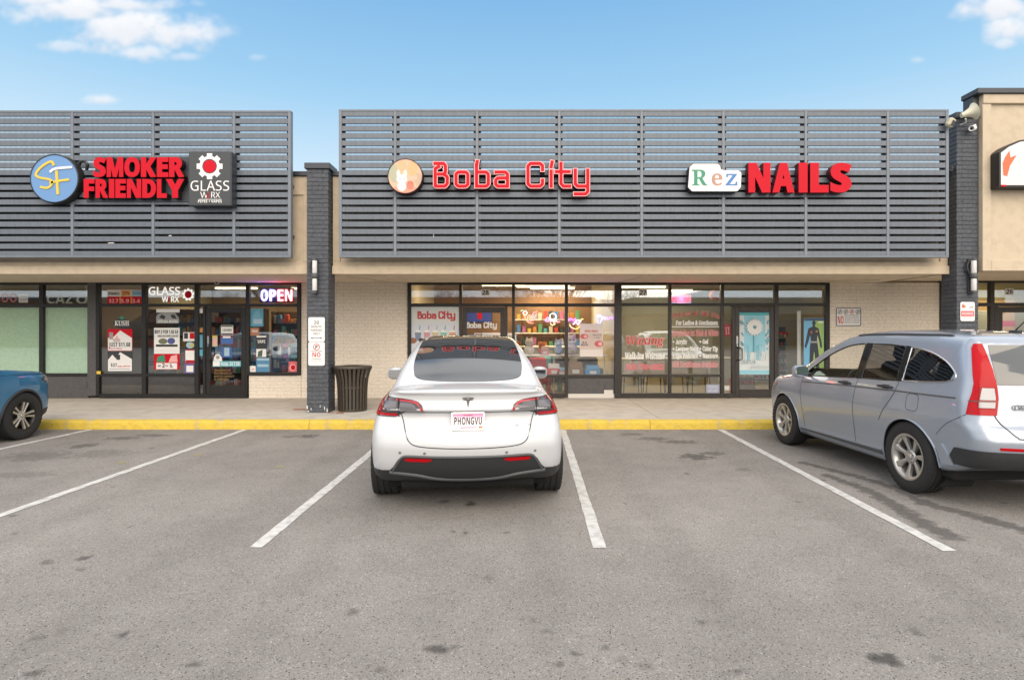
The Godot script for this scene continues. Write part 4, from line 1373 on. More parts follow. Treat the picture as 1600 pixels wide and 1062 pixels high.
		obj("roof_rail", b.rail(smooth_path([Vector2(0.62 * sg, 2.25), Vector2(0.625 * sg, 1.7), Vector2(0.62 * sg, 1.1), Vector2(0.605 * sg, 0.75)], 4), 0.013, "top", 1.0, 0.006), M.grey_plastic, t)
		# mud flap
		obj("mud_flap", b.side([Vector2(0.615, 0.55), Vector2(0.545, 0.59), Vector2(0.47, 0.47), Vector2(0.43, 0.405), Vector2(0.52, 0.39), Vector2(0.585, 0.43)], 0.019, sg, 0.025), M.silver_paint, t)
		obj("headlamp", b.side([Vector2(4.02, 0.76), Vector2(3.86, 0.90), Vector2(3.98, 0.945), Vector2(4.3, 0.88), Vector2(4.3, 0.74)], 0.005, sg, 0.05), M.lamp_clear, t)
	obj("rear_window", b.back([Vector2(-0.62, 1.17), Vector2(0.62, 1.17), Vector2(0.60, 1.26), Vector2(0.545, 1.47), Vector2(0.53, 1.53), Vector2(-0.53, 1.53), Vector2(-0.545, 1.47), Vector2(-0.60, 1.26)], 0.004, 0.06), M.hatch_glass, t)
	obj("windscreen", b.above(shield, -0.003, 0.1), M.cabin_glass, t)
	obj("tailgate_seam", b.line(smooth_path([Vector2(-0.655, 1.15), Vector2(-0.675, 0.93), Vector2(-0.66, 0.86), Vector2(-0.60, 0.76), Vector2(-0.56, 0.72), Vector2(-0.50, 0.705), Vector2(0.0, 0.70), Vector2(0.50, 0.705), Vector2(0.56, 0.72), Vector2(0.60, 0.76), Vector2(0.66, 0.86), Vector2(0.675, 0.93), Vector2(0.655, 1.15)], 3), 0.009, 0.0015, "back"), M.seam, t)
	obj("bumper_seam", b.line(smooth_path([Vector2(0.62, 0.66), Vector2(0.50, 0.78), Vector2(0.36, 0.86), Vector2(0.30, 0.90)], 3), 0.005, 0.0012, "side", -1.0), M.seam, t)
	obj("lower_bumper", b.back([Vector2(-0.76, 0.43), Vector2(0.76, 0.43), Vector2(0.76, 0.588), Vector2(0.0, 0.58), Vector2(-0.76, 0.588)], 0.012, 0.04), M.black_plastic, t)
	for sg in [-1.0, 1.0]:
		obj("bumper_corner", b.side([Vector2(0.115, 0.43), Vector2(0.115, 0.588), Vector2(0.41, 0.58), Vector2(0.47, 0.50), Vector2(0.43, 0.42)], 0.0125, sg, 0.03), M.black_plastic, t)
	# fuel flap
	obj("fuel_flap", b.line(Array(round_poly(0.86, 1.03, 0.85, 1.02, 0.045)) + [round_poly(0.86, 1.03, 0.85, 1.02, 0.045)[0]], 0.005, 0.0012, "side", -1.0), M.seam, t)
	var bp := b.cast(Vector3(-0.44, 0.975, -0.3), Vector3(0, 0, 1))
	var bn := b.locn(b.grad(bp))
	var bt := text_mesh("CR-V", font("Droid Sans Bold"), 0.045, 0.006, 0.17, 0.0)
	inst("badge", bt[0], M.chrome, t, Transform3D(Basis(Vector3(bn.z, 0, -bn.x).normalized(), Vector3.UP, Vector3(bn.x, 0, bn.z).normalized()), b.loc(bp) + bn * 0.0 + Vector3(-0.09, -0.02, 0)))
	# antenna
	var g := G.new()
	var ap := b.loc(b.cast(Vector3(0.0, 2.0, 0.72), Vector3(0, -1, 0)))
	g.xf = Transform3D(Basis.IDENTITY, ap)
	g.box(Vector3(0, 0.008, 0), Vector3(0.07, 0.03, 0.12), 0.012)
	g.tube([Vector3(0, 0.02, 0.0), Vector3(0, 0.06, 0.05), Vector3(0, 0.2, 0.2)], 0.007, 6, false, 0.004)
	obj("antenna", g, M.black_plastic, t)
	# cabin
	g = G.new()
	g.bx(-0.80, 0.80, 0.24, 0.42, b.z0 - 0.5, b.z0 - 3.3, 0.02)
	g.bx(-0.55, 0.55, 0.24, 0.5, b.z0 - 0.7, b.z0 - 4.2, 0.02)
	obj("floor_pan", g, M.black_matte, t)
	for x in [-0.36, 0.36]:
		seat(t, x, b.z0 - 2.05, M.seat_cloth)
		seat(t, x, b.z0 - 1.15, M.seat_cloth, 0.66)
	g = G.new()
	g.bx(-0.74, 0.74, 0.72, 1.0, b.z0 - 3.25, b.z0 - 2.78, 0.06)
	obj("dashboard", g, M.black_plastic, t)
	g = G.new()
	var wr := []
	for i in 28:
		wr.append(Vector3(cos(TAU * i / 28) * 0.185, sin(TAU * i / 28) * 0.185, 0))
	g.xf = Transform3D(Basis(Vector3.RIGHT, -0.42), Vector3(-0.36, 0.985, b.z0 - 2.62))
	g.tube(wr, 0.014, 8, true)
	g.box(Vector3.ZERO, Vector3(0.33, 0.05, 0.03), 0.012)
	g.tube([Vector3(0, 0, -0.01), Vector3(0, -0.02, -0.25)], 0.04, 8)
	obj("steering_wheel", g, M.black_plastic, t)
	for sg in [-1.0, 1.0]:
		wheel(t, 0.785 * sg, 0.362, 0.0, sg, 0.362, 0.225, 0.235, "seven")
		wheel(t, 0.785 * sg, 0.362, -2.62, sg, 0.362, 0.225, 0.235, "seven")
	return t

func boxy_suv(called: String, label: String, coat, group := "") -> Node3D:
	var t := thing(called, label, "car", Vector3.ZERO, 0.0, group)
	var b := Body.new()
	b.L = 4.4; b.z0 = 0.92
	b.top = Body.table([[0.0, 1.54], [0.4, 1.58], [1.0, 1.63], [1.7, 1.64], [2.2, 1.6], [2.6, 1.45], [3.05, 1.2], [3.25, 1.115], [3.5, 1.085], [3.9, 1.045], [4.15, 1.0], [4.28, 0.95], [4.36, 0.86], [4.4, 0.75]], 4.4, 0.02)
	b.bot = Body.table([[0.0, 0.36], [0.5, 0.3], [1.2, 0.24], [3.2, 0.24], [3.9, 0.27], [4.4, 0.3]], 4.4, 0.02)
	b.rear = Body.table([[0.3, 0.1], [0.5, 0.0], [0.7, 0.02], [0.9, 0.08], [1.1, 0.13], [1.3, 0.22], [1.6, 0.4]], 1.8, 0.01)
	b.front = Body.table([[0.2, 4.25], [0.35, 4.36], [0.5, 4.40], [0.75, 4.38], [0.9, 4.34], [1.0, 4.26], [1.1, 4.1], [1.7, 3.8]], 1.8, 0.01)
	b.widths([[0.0, 0.78], [0.25, 0.84], [0.4, 0.89], [0.6, 0.91], [0.8, 0.92], [0.95, 0.905], [1.03, 0.87], [1.1, 0.84], [1.3, 0.77], [1.5, 0.69], [1.6, 0.64], [1.8, 0.52]], [[0.0, 0.93], [0.4, 0.97], [0.9, 1.0], [2.0, 1.0]], [[0.0, 0.80], [0.25, 0.88], [0.6, 0.96], [1.0, 1.0]])
	b.rbow = 0.2; b.fbow = 0.36; b.kt = 0.07; b.ke = 0.11; b.crown = 0.04
	b.holes = [{"circle": [0.92, 0.35, 0.405], "inner": 0.5}, {"circle": [3.52, 0.35, 0.405], "inner": 0.5}]
	obj("body", b.shell(90, 60, 22, 0.75, 0.9, 3.7), coat, t)
	arches(t, b, [0.92, 3.52], 0.405, 0.02, M.black_plastic, 0.5)
	for sg in [-1.0, 1.0]:
		obj("side_window", b.side([Vector2(0.55, 1.16), Vector2(0.65, 1.40), Vector2(1.3, 1.50), Vector2(2.1, 1.48), Vector2(2.5, 1.34), Vector2(2.95, 1.11), Vector2(1.8, 1.09)], 0.003, sg, 0.12), M.car_glass, t)
		obj("sill_cladding", b.side([Vector2(3.11, 0.25), Vector2(3.11, 0.40), Vector2(1.33, 0.40), Vector2(1.33, 0.25)], 0.008, sg, 0.12), M.black_plastic, t)
		obj("bumper_cladding", b.side([Vector2(3.93, 0.28), Vector2(3.93, 0.40), Vector2(4.1, 0.42), Vector2(4.2, 0.42), Vector2(4.2, 0.30)], 0.008, sg, 0.06), M.black_plastic, t)
		obj("door_seam", b.line([Vector2(2.98, 1.08), Vector2(2.96, 0.7), Vector2(3.0, 0.42)], 0.007, 0.0015, "side", sg), M.seam, t)
		obj("bonnet_seam", b.line([Vector2(3.1, 1.0), Vector2(3.6, 0.995), Vector2(3.95, 0.975), Vector2(4.12, 0.945)], 0.007, 0.0015, "side", sg), M.seam, t)
		var lamp := obj("headlamp", b.side([Vector2(3.93, 0.86), Vector2(3.90, 0.90), Vector2(3.98, 0.955), Vector2(4.22, 0.94), Vector2(4.22, 0.80)], 0.005, sg, 0.04), M.lamp_dark, t)
		obj("clear_lens", b.side([Vector2(3.98, 0.87), Vector2(3.96, 0.90), Vector2(4.02, 0.938), Vector2(4.2, 0.925), Vector2(4.2, 0.83)], 0.008, sg, 0.04), M.lamp_clear, lamp)
		obj("tail_lamp", b.back([Vector2(0.62 * sg, 0.88), Vector2(0.88 * sg, 0.88), Vector2(0.86 * sg, 1.08), Vector2(0.62 * sg, 1.05)] if sg > 0 else [Vector2(-0.62, 0.88), Vector2(-0.62, 1.05), Vector2(-0.86, 1.08), Vector2(-0.88, 0.88)], 0.006, 0.08), M.lamp_red, t)
		var g := G.new()
		g.xf = Transform3D(Basis.IDENTITY, Vector3(0.99 * sg, 1.13, b.z0 - 2.85))
		g.box(Vector3.ZERO, Vector3(0.2, 0.15, 0.12), 0.04)
		obj("mirror", g, coat, t)
		wheel(t, 0.79 * sg, 0.362, 0.0, sg, 0.362, 0.225, 0.235, "twin")
		wheel(t, 0.79 * sg, 0.362, -2.6, sg, 0.362, 0.225, 0.235, "twin")
	obj("windscreen", b.above([Vector2(-0.53, 2.2), Vector2(0.53, 2.2), Vector2(0.68, 3.0), Vector2(0.0, 3.12), Vector2(-0.68, 3.0)], 0.004, 0.12), M.car_glass, t)
	obj("rear_window", b.back([Vector2(-0.6, 1.15), Vector2(0.6, 1.15), Vector2(0.54, 1.45), Vector2(-0.54, 1.45)], 0.004, 0.1), M.car_glass, t)
	var f := G.new()
	var gp := PackedVector2Array([Vector2(-0.55, 0.72), Vector2(0.55, 0.72), Vector2(0.6, 0.86), Vector2(-0.6, 0.86)])
	b.patch(gp, Vector3(0, 0, 5.2), Vector3(1, 0, 0), Vector3(0, 1, 0), Vector3(0, 0, -1), 0.006, 0.08, f)
	obj("grille", f, M.black_plastic, t)
	f = G.new()
	b.patch(PackedVector2Array([Vector2(-0.7, 0.34), Vector2(0.7, 0.34), Vector2(0.6, 0.58), Vector2(-0.6, 0.58)]), Vector3(0, 0, 5.2), Vector3(1, 0, 0), Vector3(0, 1, 0), Vector3(0, 0, -1), 0.006, 0.08, f)
	obj("lower_grille", f, M.black_plastic, t)
	f = G.new()
	f.bx(-0.6, 0.6, 0.24, 0.4, b.z0 - 0.4, b.z0 - 4.0, 0.02)
	obj("underbody", f, M.black_matte, t)
	return t

const WZ := -13.5     # wall and glazing
const FZ := -11.3     # fascia
const SZ := -10.95    # louvre screens
const EYE := 1.66
func wx(px: float, d: float) -> float: return (px - 810.0) / 930.0 * d
func wy(py: float, d: float) -> float: return EYE - (py - 518.0) / 930.0 * d

func _ready() -> void:
	# ---- camera, sky, sun, exposure
	var cam := Camera3D.new()
	cam.name = "camera"
	cam.projection = Camera3D.PROJECTION_FRUSTUM
	cam.near = 0.1
	cam.far = 400.0
	cam.size = 0.1 * 1062.0 / 930.0
	cam.frustum_offset = Vector2(-0.1 * 10.0 / 930.0, -0.1 * 13.0 / 930.0)
	cam.position = Vector3(0, EYE, 0)
	add_child(cam)
	cam.current = true
	var env := Environment.new()
	env.background_mode = Environment.BG_SKY
	var sky := Sky.new()
	sky.sky_material = sky_panorama()
	env.sky = sky
	env.background_energy_multiplier = 1.0
	env.sky_rotation = Vector3(0, PI, 0)
	env.tonemap_mode = Environment.TONE_MAPPER_LINEAR
	env.tonemap_exposure = 1.95
	env.sdfgi_enabled = true
	env.ssao_enabled = true
	env.ssil_enabled = true
	var we := WorldEnvironment.new()
	we.name = "environment"
	we.environment = env
	add_child(we)
	var sun := DirectionalLight3D.new()
	sun.name = "sun"
	sun.light_color = Color(1.0, 0.92, 0.82)
	sun.light_energy = 0.45
	sun.light_angular_distance = 60.0
	sun.shadow_enabled = true
	sun.rotation_degrees = Vector3(-33, 10, 0)
	add_child(sun)
	materials()
	ground()
	building()
	screens()
	fronts()
	interiors()
	signs()
	window_prints()
	street_things()
	cars()
	across_the_lot()

# ---------------------------------------------------------------- ground
func ground() -> void:
	var g := G.new()
	var x0 := -14.0; var x1 := 14.0; var z0 := -10.2; var z1 := 2.0
	# one sheet to the horizon, with second coordinates for the wear of the lot
	for r in [[-200.0, -14.0, -10.2, 200.0], [14.0, 200.0, -10.2, 200.0], [-14.0, 14.0, -10.2, 2.0], [-14.0, 14.0, 2.0, 200.0]]:
		var p := [Vector3(r[0], 0, r[2]), Vector3(r[1], 0, r[2]), Vector3(r[1], 0, r[3]), Vector3(r[0], 0, r[3])]
		for k in [[0, 1, 2], [0, 2, 3]]:
			var u: Array = k.map(func(i): return Vector2(p[i].x, p[i].z) / 1.6)
			g.tri(p[k[0]], p[k[1]], p[k[2]], Vector3.UP, Vector3.UP, Vector3.UP, u[0], u[1], u[2])
	for i in g.v.size():
		g.t2.append(Vector2((g.v[i].x - x0) / (x1 - x0), (g.v[i].z - z0) / (z1 - z0)))
	struct("parking_lot", g, asphalt_mat())
	g = G.new()
	g.bx(-200, 200, -0.1, -0.02, -200, -10.15)
	struct("ground", g, M.floor_tile)
	# parking lines: [x at the kerb, x at the open end, z end]
	var worn := mk(Color.WHITE, 0.8)
	worn.albedo_texture = noise_tex(41, 0.02, [[0.0, lin(0.34)], [0.40, lin(0.52, 0.515, 0.50)], [0.75, lin(0.60, 0.595, 0.58)]], 512, 5)
	tri_mat(worn, 0.8)
	rng.seed = 3
	for l in [[-7.25, -7.50, -3.0], [-4.63, -4.69, -3.4], [-2.02, -2.02, -4.57], [0.75, 0.625, -4.565], [3.42, 3.265, -4.5]]:
		g = G.new()
		var n := 46
		var last := []
		for i in n + 1:
			var z := lerpf(-10.06, l[2], float(i) / n)
			var x := lerpf(l[0], l[1], (z + 10.06) / 5.5)
			var a := Vector3(x - 0.05 + rng.randf_range(-0.005, 0.005), 0.004, z + (rng.randf_range(-0.01, 0.01) if i == n else 0.0))
			var b := Vector3(x + 0.05 + rng.randf_range(-0.005, 0.005), 0.004, z)
			if i > 0: g.quad(last[0], last[1], b, a, Vector3.UP)
			last = [a, b]
		struct("parking_line", g, worn)
	# faint leftovers of old yellow marking
	var old := mk(lin(0.30, 0.26, 0.13), 0.9)
	for q in [[436, 730, 8, 1.6], [190, 723, 8, 1.4], [308, 711, 9, 1.4]]:
		var d: float = 930.0 * EYE / (q[1] - 518.0)
		g = G.new()
		var ring := PackedVector2Array()
		for i in 14: ring.append(Vector2(cos(TAU * i / 14) * q[2] / 930.0 * d * rng.randf_range(0.6, 1.1), sin(TAU * i / 14) * q[3] * d * d / 930.0 / EYE * rng.randf_range(0.5, 1.1)))
		g.xf = Transform3D(Basis(Vector3.RIGHT, -PI / 2), Vector3(wx(q[0], d), 0.004, -d))
		g.extrude(ring, [], 0.0, 0.0)
		struct("paint_remnant", g, old)
	# kerb in lengths, yellow and worn
	var ky := mk(Color.WHITE, 0.75)
	ky.albedo_texture = noise_tex(43, 0.012, [[0.0, lin(0.40, 0.36, 0.27)], [0.24, lin(0.45, 0.37, 0.18)], [0.33, lin(0.58, 0.42, 0.06)], [0.55, lin(0.64, 0.46, 0.06)], [0.85, lin(0.55, 0.385, 0.055)]], 512, 6)
	ky.heightmap_enabled = true
	ky.heightmap_texture = noise_tex(44, 0.05, [[0.0, Color.BLACK], [1.0, Color.WHITE]], 512, 5)
	ky.heightmap_scale = 1.2
	tri_mat(ky, 0.45)
	var joints := [-26.0, -20.0, -15.7, -9.6, -3.56, 2.24, 8.1, 14.0, 20.0, 26.0]
	for i in joints.size() - 1:
		g = G.new()
		var xa: float = joints[i] + 0.004; var xb: float = joints[i + 1] - 0.004
		var pr := [Vector2(-10.10, 0.0), Vector2(-10.112, 0.10), Vector2(-10.125, 0.132), Vector2(-10.15, 0.147), Vector2(-10.18, 0.151), Vector2(-10.26, 0.151), Vector2(-10.26, 0.0)]
		kerb_piece(g, pr, xa, xb)
		struct("kerb", g, ky)
	var conc := grainy(lin(0.50, 0.465, 0.41), 0.9, 0.22, 0.93, 1.03, 0.3, 45, 0.02)
	var conc2 := grainy(lin(0.485, 0.45, 0.395), 0.9, 0.22, 0.93, 1.03, 0.3, 46, 0.02)
	var sj := [-26.0, -20.0, -14.7, -11.6, -8.5, -5.5, -2.45, 0.0, 2.45, 5.4, 8.4, 11.4, 14.5, 20.0, 26.0]
	for i in sj.size() - 1:
		g = G.new()
		g.bx(sj[i] + 0.004, sj[i + 1] - 0.004, 0.0, 0.152, -13.75, -10.266, 0.006)
		struct("sidewalk", g, conc if i % 2 else conc2)

func kerb_piece(g: G, pr: Array, xa: float, xb: float) -> void:
	for i in pr.size() - 1:
		var a: Vector2 = pr[i]; var b: Vector2 = pr[i + 1]
		var d := b - a
		var nn := Vector3(0, -d.x, d.y).normalized()
		if i < 4:
			var m0 := nn; var m1 := nn
			if i > 0:
				var e: Vector2 = a - pr[i - 1]
				m0 = (nn + Vector3(0, -e.x, e.y).normalized()).normalized()
			var e2: Vector2 = pr[i + 2] - b
			m1 = (nn + Vector3(0, -e2.x, e2.y).normalized()).normalized()
			var A := Vector3(xa, a.y, a.x); var B := Vector3(xb, a.y, a.x); var C := Vector3(xb, b.y, b.x); var D := Vector3(xa, b.y, b.x)
			g.tri(A, B, C, m0, m0, m1); g.tri(A, C, D, m0, m1, m1)
		else:
			g.quad(Vector3(xa, a.y, a.x), Vector3(xb, a.y, a.x), Vector3(xb, b.y, b.x), Vector3(xa, b.y, b.x), nn)
	for x in [xa, xb]:
		var nn := Vector3(-1 if x == xa else 1, 0, 0)
		for i in range(1, pr.size() - 1):
			g.tri(Vector3(x, pr[0].y, pr[0].x), Vector3(x, pr[i].y, pr[i].x), Vector3(x, pr[i + 1].y, pr[i + 1].x), nn, nn, nn)

# ---------------------------------------------------------------- the long building
func building() -> void:
	var b := thing("strip_mall_building", "long tan stucco shop building with recessed front under a deep soffit", "building")
	for r in [[-16.0, -3.94, 4.6], [-3.52, 8.14, 4.6]]:
		slab("fascia", r[0], r[1], 2.76, r[2], FZ - 0.3, FZ, M.stucco, b)
		# proud frame round the recessed panel, with a lower lip
		slab("fascia_trim", r[0], r[1], 2.76, 2.985, FZ, FZ + 0.03, M.stucco, b, 0.006)
		slab("fascia_trim", r[0], r[1], 2.745, 2.90, FZ + 0.03, FZ + 0.075, M.stucco, b, 0.006)
		for x in [r[0], r[1] - 0.14]:
			slab("fascia_trim", x, x + 0.14, 2.985, r[2] - 0.35, FZ, FZ + 0.03, M.stucco, b, 0.006)
		slab("fascia_trim", r[0], r[1], r[2] - 0.35, r[2], FZ, FZ + 0.03, M.stucco, b, 0.006)
		slab("coping", r[0], r[1], r[2], r[2] + 0.09, FZ - 0.36, FZ + 0.07, M.coping, b, 0.01)
		slab("soffit", r[0], r[1], 2.77, 2.83, WZ - 0.3, FZ - 0.3, M.stucco2, b)
	slab("soffit", -3.94, -3.52, 2.77, 2.83, WZ - 0.3, -11.44, M.stucco2, b)
	slab("roof", -16.0, 14.0, 4.2, 4.35, -26.0, FZ - 0.3, M.coping, b)
	# taller stucco front of the unit at the right
	slab("fascia", 8.56, 14.0, 2.78, 6.03, -11.22, -11.0, M.stucco, b)
	slab("fascia_trim", 8.56, 8.72, 2.78, 5.86, -11.0, -10.96, M.stucco, b, 0.006)
	slab("fascia_trim", 8.72, 14.0, 2.78, 2.98, -11.0, -10.96, M.stucco, b, 0.006)
	slab("fascia_trim", 8.56, 14.0, 5.86, 6.03, -11.0, -10.94, M.stucco, b, 0.006)
	slab("coping", 8.42, 14.0, 6.03, 6.13, -11.32, -10.90, M.coping, b, 0.01)
	slab("parapet_return", 8.45, 8.555, 5.72, 6.03, -11.30, -11.05, M.coping, b)
	slab("soffit", 8.56, 14.0, 2.81, 2.86, WZ - 0.3, -11.22, M.stucco2, b)
	# hairline cracks and a control joint in the soffit
	for q in [[-3.45, -11.9, -2.9, -13.3], [2.45, -11.7, 2.25, -13.45], [6.2, -13.2, 7.7, -12.7]]:
		var g := G.new()
		g.tube([Vector3(q[0], 2.768, q[1]), Vector3((q[0] + q[2]) / 2 + 0.05, 2.768, (q[1] + q[3]) / 2), Vector3(q[2], 2.768, q[3])], 0.004, 5)
		obj("control_joint", g, M.groove, b)
	# outer walls, rooms
	slab("back_wall", -16.0, 14.0, 0.0, 4.3, -26.2, -26.0, M.wall_cream, b)
	slab("end_wall", -16.2, -16.0, 0.0, 4.6, -26.0, FZ, M.wall_cream, b)
	slab("end_wall", 14.0, 14.2, 0.0, 4.6, -26.0, -11.0, M.wall_cream, b)
	slab("interior_floor", -16.0, 14.0, 0.0, 0.155, -26.0, -13.76, M.floor_tile, b)
	for r in [[-16.0, -9.9, 3.05], [-9.82, -2.66, 3.05], [-2.54, 2.20, 3.05], [2.32, 9.5, 3.05], [9.62, 14.0, 3.05]]:
		slab("ceiling", r[0], r[1], r[2], r[2] + 0.1, -26.0, WZ - 0.3, M.ceiling, b)
	for x in [-9.86, -2.6, 2.26, 9.56]:
		slab("partition_wall", x - 0.05, x + 0.05, 0.155, 3.3, -26.0, -13.62, M.wall_cream, b)
	slab("partition_wall", -9.8, -2.66, 0.155, 3.05, -19.2, -19.0, M.wall_brown, b)
	slab("partition_wall", -2.54, 2.2, 0.155, 3.05, -18.2, -18.0, M.wall_reflected_brick, b)
	slab("partition_wall", 2.32, 9.5, 0.155, 3.05, -20.2, -20.0, M.wall_white, b)
	slab("partition_wall", 9.62, 14.0, 0.155, 3.05, -16.2, -16.0, M.wall_olive, b)
	# header over the glazing, down to the window heads
	for r in [[-16.0, -4.93], [-2.51, 7.04], [9.62, 14.0]]:
		slab("window_header", r[0], r[1], 2.775 if r[0] < 9 else 2.80, 3.05, WZ - 0.28, WZ - 0.02, M.stucco2, b)
	# cream painted brick walls
	var w := thing("painted_brick_wall", "cream painted brick wall behind the trash can, between the two left shops", "brick wall", Vector3(-3.72, 0.15, WZ))
	brick_wall(w, [[-4.93, -2.515, 0.15, 2.772], [-6.12, -4.935, 0.15, 0.70]], "brick")
	w = thing("painted_brick_wall", "cream painted brick wall carrying the red and white notice, behind the silver suv", "brick wall", Vector3(8.3, 0.15, WZ))
	brick_wall(w, [[7.045, 9.6, 0.15, 2.772]], "brick")
	w = thing("painted_brick_wall", "low cream brick wall under the last nail salon window", "brick wall", Vector3(6.4, 0.15, WZ))
	brick_wall(w, [[5.84, 7.04, 0.15, 0.60]], "brick")
	brick_column("square slate painted brick column beside the trash can", -3.935, -3.53, -11.05, 4.68)
	brick_column("tall slate painted brick column at the right end of the long screen", 8.145, 8.55, -11.05, 5.62)

func brick_wall(w: Node3D, rects: Array, called: String) -> void:
	var meshes := []
	rng.seed = 21
	var len := 0.32; var hgt := 0.0771; var j := 0.006
	var g := G.new()
	g.box(Vector3.ZERO, Vector3(len - j, hgt - j, 0.06), 0.004)
	var full := g.mesh()
	for r in rects:
		var o: Vector3 = w.position
		slab("mortar", r[0] - o.x, r[1] - o.x, r[2] - o.y, r[3] - o.y, -0.22, -0.005, M.cream_mortar, w)
		var rows := int(round((r[3] - r[2]) / hgt))
		for k in rows:
			var y: float = r[2] + (k + 0.5) * hgt
			if y + hgt / 2 > r[3] + 0.02: continue
			var x: float = r[0] - (len / 2 if k % 2 else 0.0)
			while x < r[1] - 0.02:
				var a := maxf(x, r[0]); var b := minf(x + len, r[1])
				if b - a > 0.03:
					var m := full
					if b - a < len - 0.001:
						g = G.new()
						g.box(Vector3.ZERO, Vector3(b - a - j, hgt - j, 0.06), 0.004)
						m = g.mesh()
					inst(called, m, M.cream_brick if rng.randf() < 0.6 else M.cream_brick2, w, at((a + b) / 2 - o.x, y - o.y, -0.03 + rng.randf_range(-0.001, 0.0015)))
				x += len

func brick_column(label: String, x0: float, x1: float, z: float, top: float) -> void:
	var c := thing("brick_column", label, "column", Vector3((x0 + x1) / 2, 0.152, z - (x1 - x0) / 2))
	var s := x1 - x0
	slab("mortar", -s / 2 + 0.008, s / 2 - 0.008, 0.0, top - 0.152, -s / 2 + 0.008, s / 2 - 0.008, M.slate_mortar, c)
	rng.seed = 5
	var h := 0.0785; var j := 0.006
	var g := G.new()
	g.box(Vector3.ZERO, Vector3(s - 0.1 - j, h - j, 0.1), 0.004)
	var m := g.mesh()
	var n := int((top - 0.152) / h)
	h = (top - 0.152) / n
	for k in n:
		for e in 4:
			var t := Transform3D(Basis(Vector3.UP, PI / 2 * e), Vector3(0, (k + 0.5) * h, 0))
			# pinwheel courses, mirrored every other one
			var off := 0.05 if k % 2 else -0.05
			inst("brick", m, M.slate_brick if rng.randf() < 0.65 else M.slate_brick2, c, t * at(off, 0, s / 2 - 0.05 + rng.randf_range(-0.001, 0.001)))
	slab("cap", -s / 2 - 0.035, s / 2 + 0.035, top - 0.152, top - 0.152 + 0.11, -s / 2 - 0.035, s / 2 + 0.035, M.coping, c, 0.008)
	if x0 < 0:
		# chipped paint at the foot
		g = G.new()
		for q in [[-0.19, 0.10, 0.02, 0.05], [-0.12, 0.07, 0.012, 0.03], [0.13, 0.09, 0.012, 0.045], [0.05, 0.12, 0.01, 0.03], [0.18, 0.05, 0.015, 0.05], [-0.17, 0.03, 0.03, 0.02]]:
			g.xf = at(q[0], q[1], s / 2 + 0.0015)
			var p := PackedVector2Array()
			for i in 7: p.append(Vector2(cos(TAU * i / 7) * q[2], sin(TAU * i / 7) * q[3]) * rng.randf_range(0.5, 1.0))
			g.extrude(p, [], 0.0, 0.001)
		obj("chipped_paint", g, M.off_white, c)

# ---------------------------------------------------------------- louvre screens
func screens() -> void:
	var y0 := wy(402, 10.95); var y1 := wy(170.5, 10.95)
	louvre_screen("long dark grey louvre screen over the drinks shop and the nail salon", [wx(529, 10.95), wx(617, 10.95), wx(745.3, 10.95), wx(874, 10.95), wx(1003, 10.95), wx(1131, 10.95), wx(1260, 10.95), wx(1388.5, 10.95), wx(1483.5, 10.95)], y0, y1, [[677, 368, 0.006, 0.06]])
	louvre_screen("dark grey louvre screen over the smoke shop at the left", [-14.24, -12.73, -11.22, wx(-17, 10.95), wx(111.4, 10.95), wx(238, 10.95), wx(364.6, 10.95), wx(454, 10.95)], y0, y1 - 0.02, [[168, 379.5, 0.11, 0.012], [263, 368, 0.05, 0.012]])

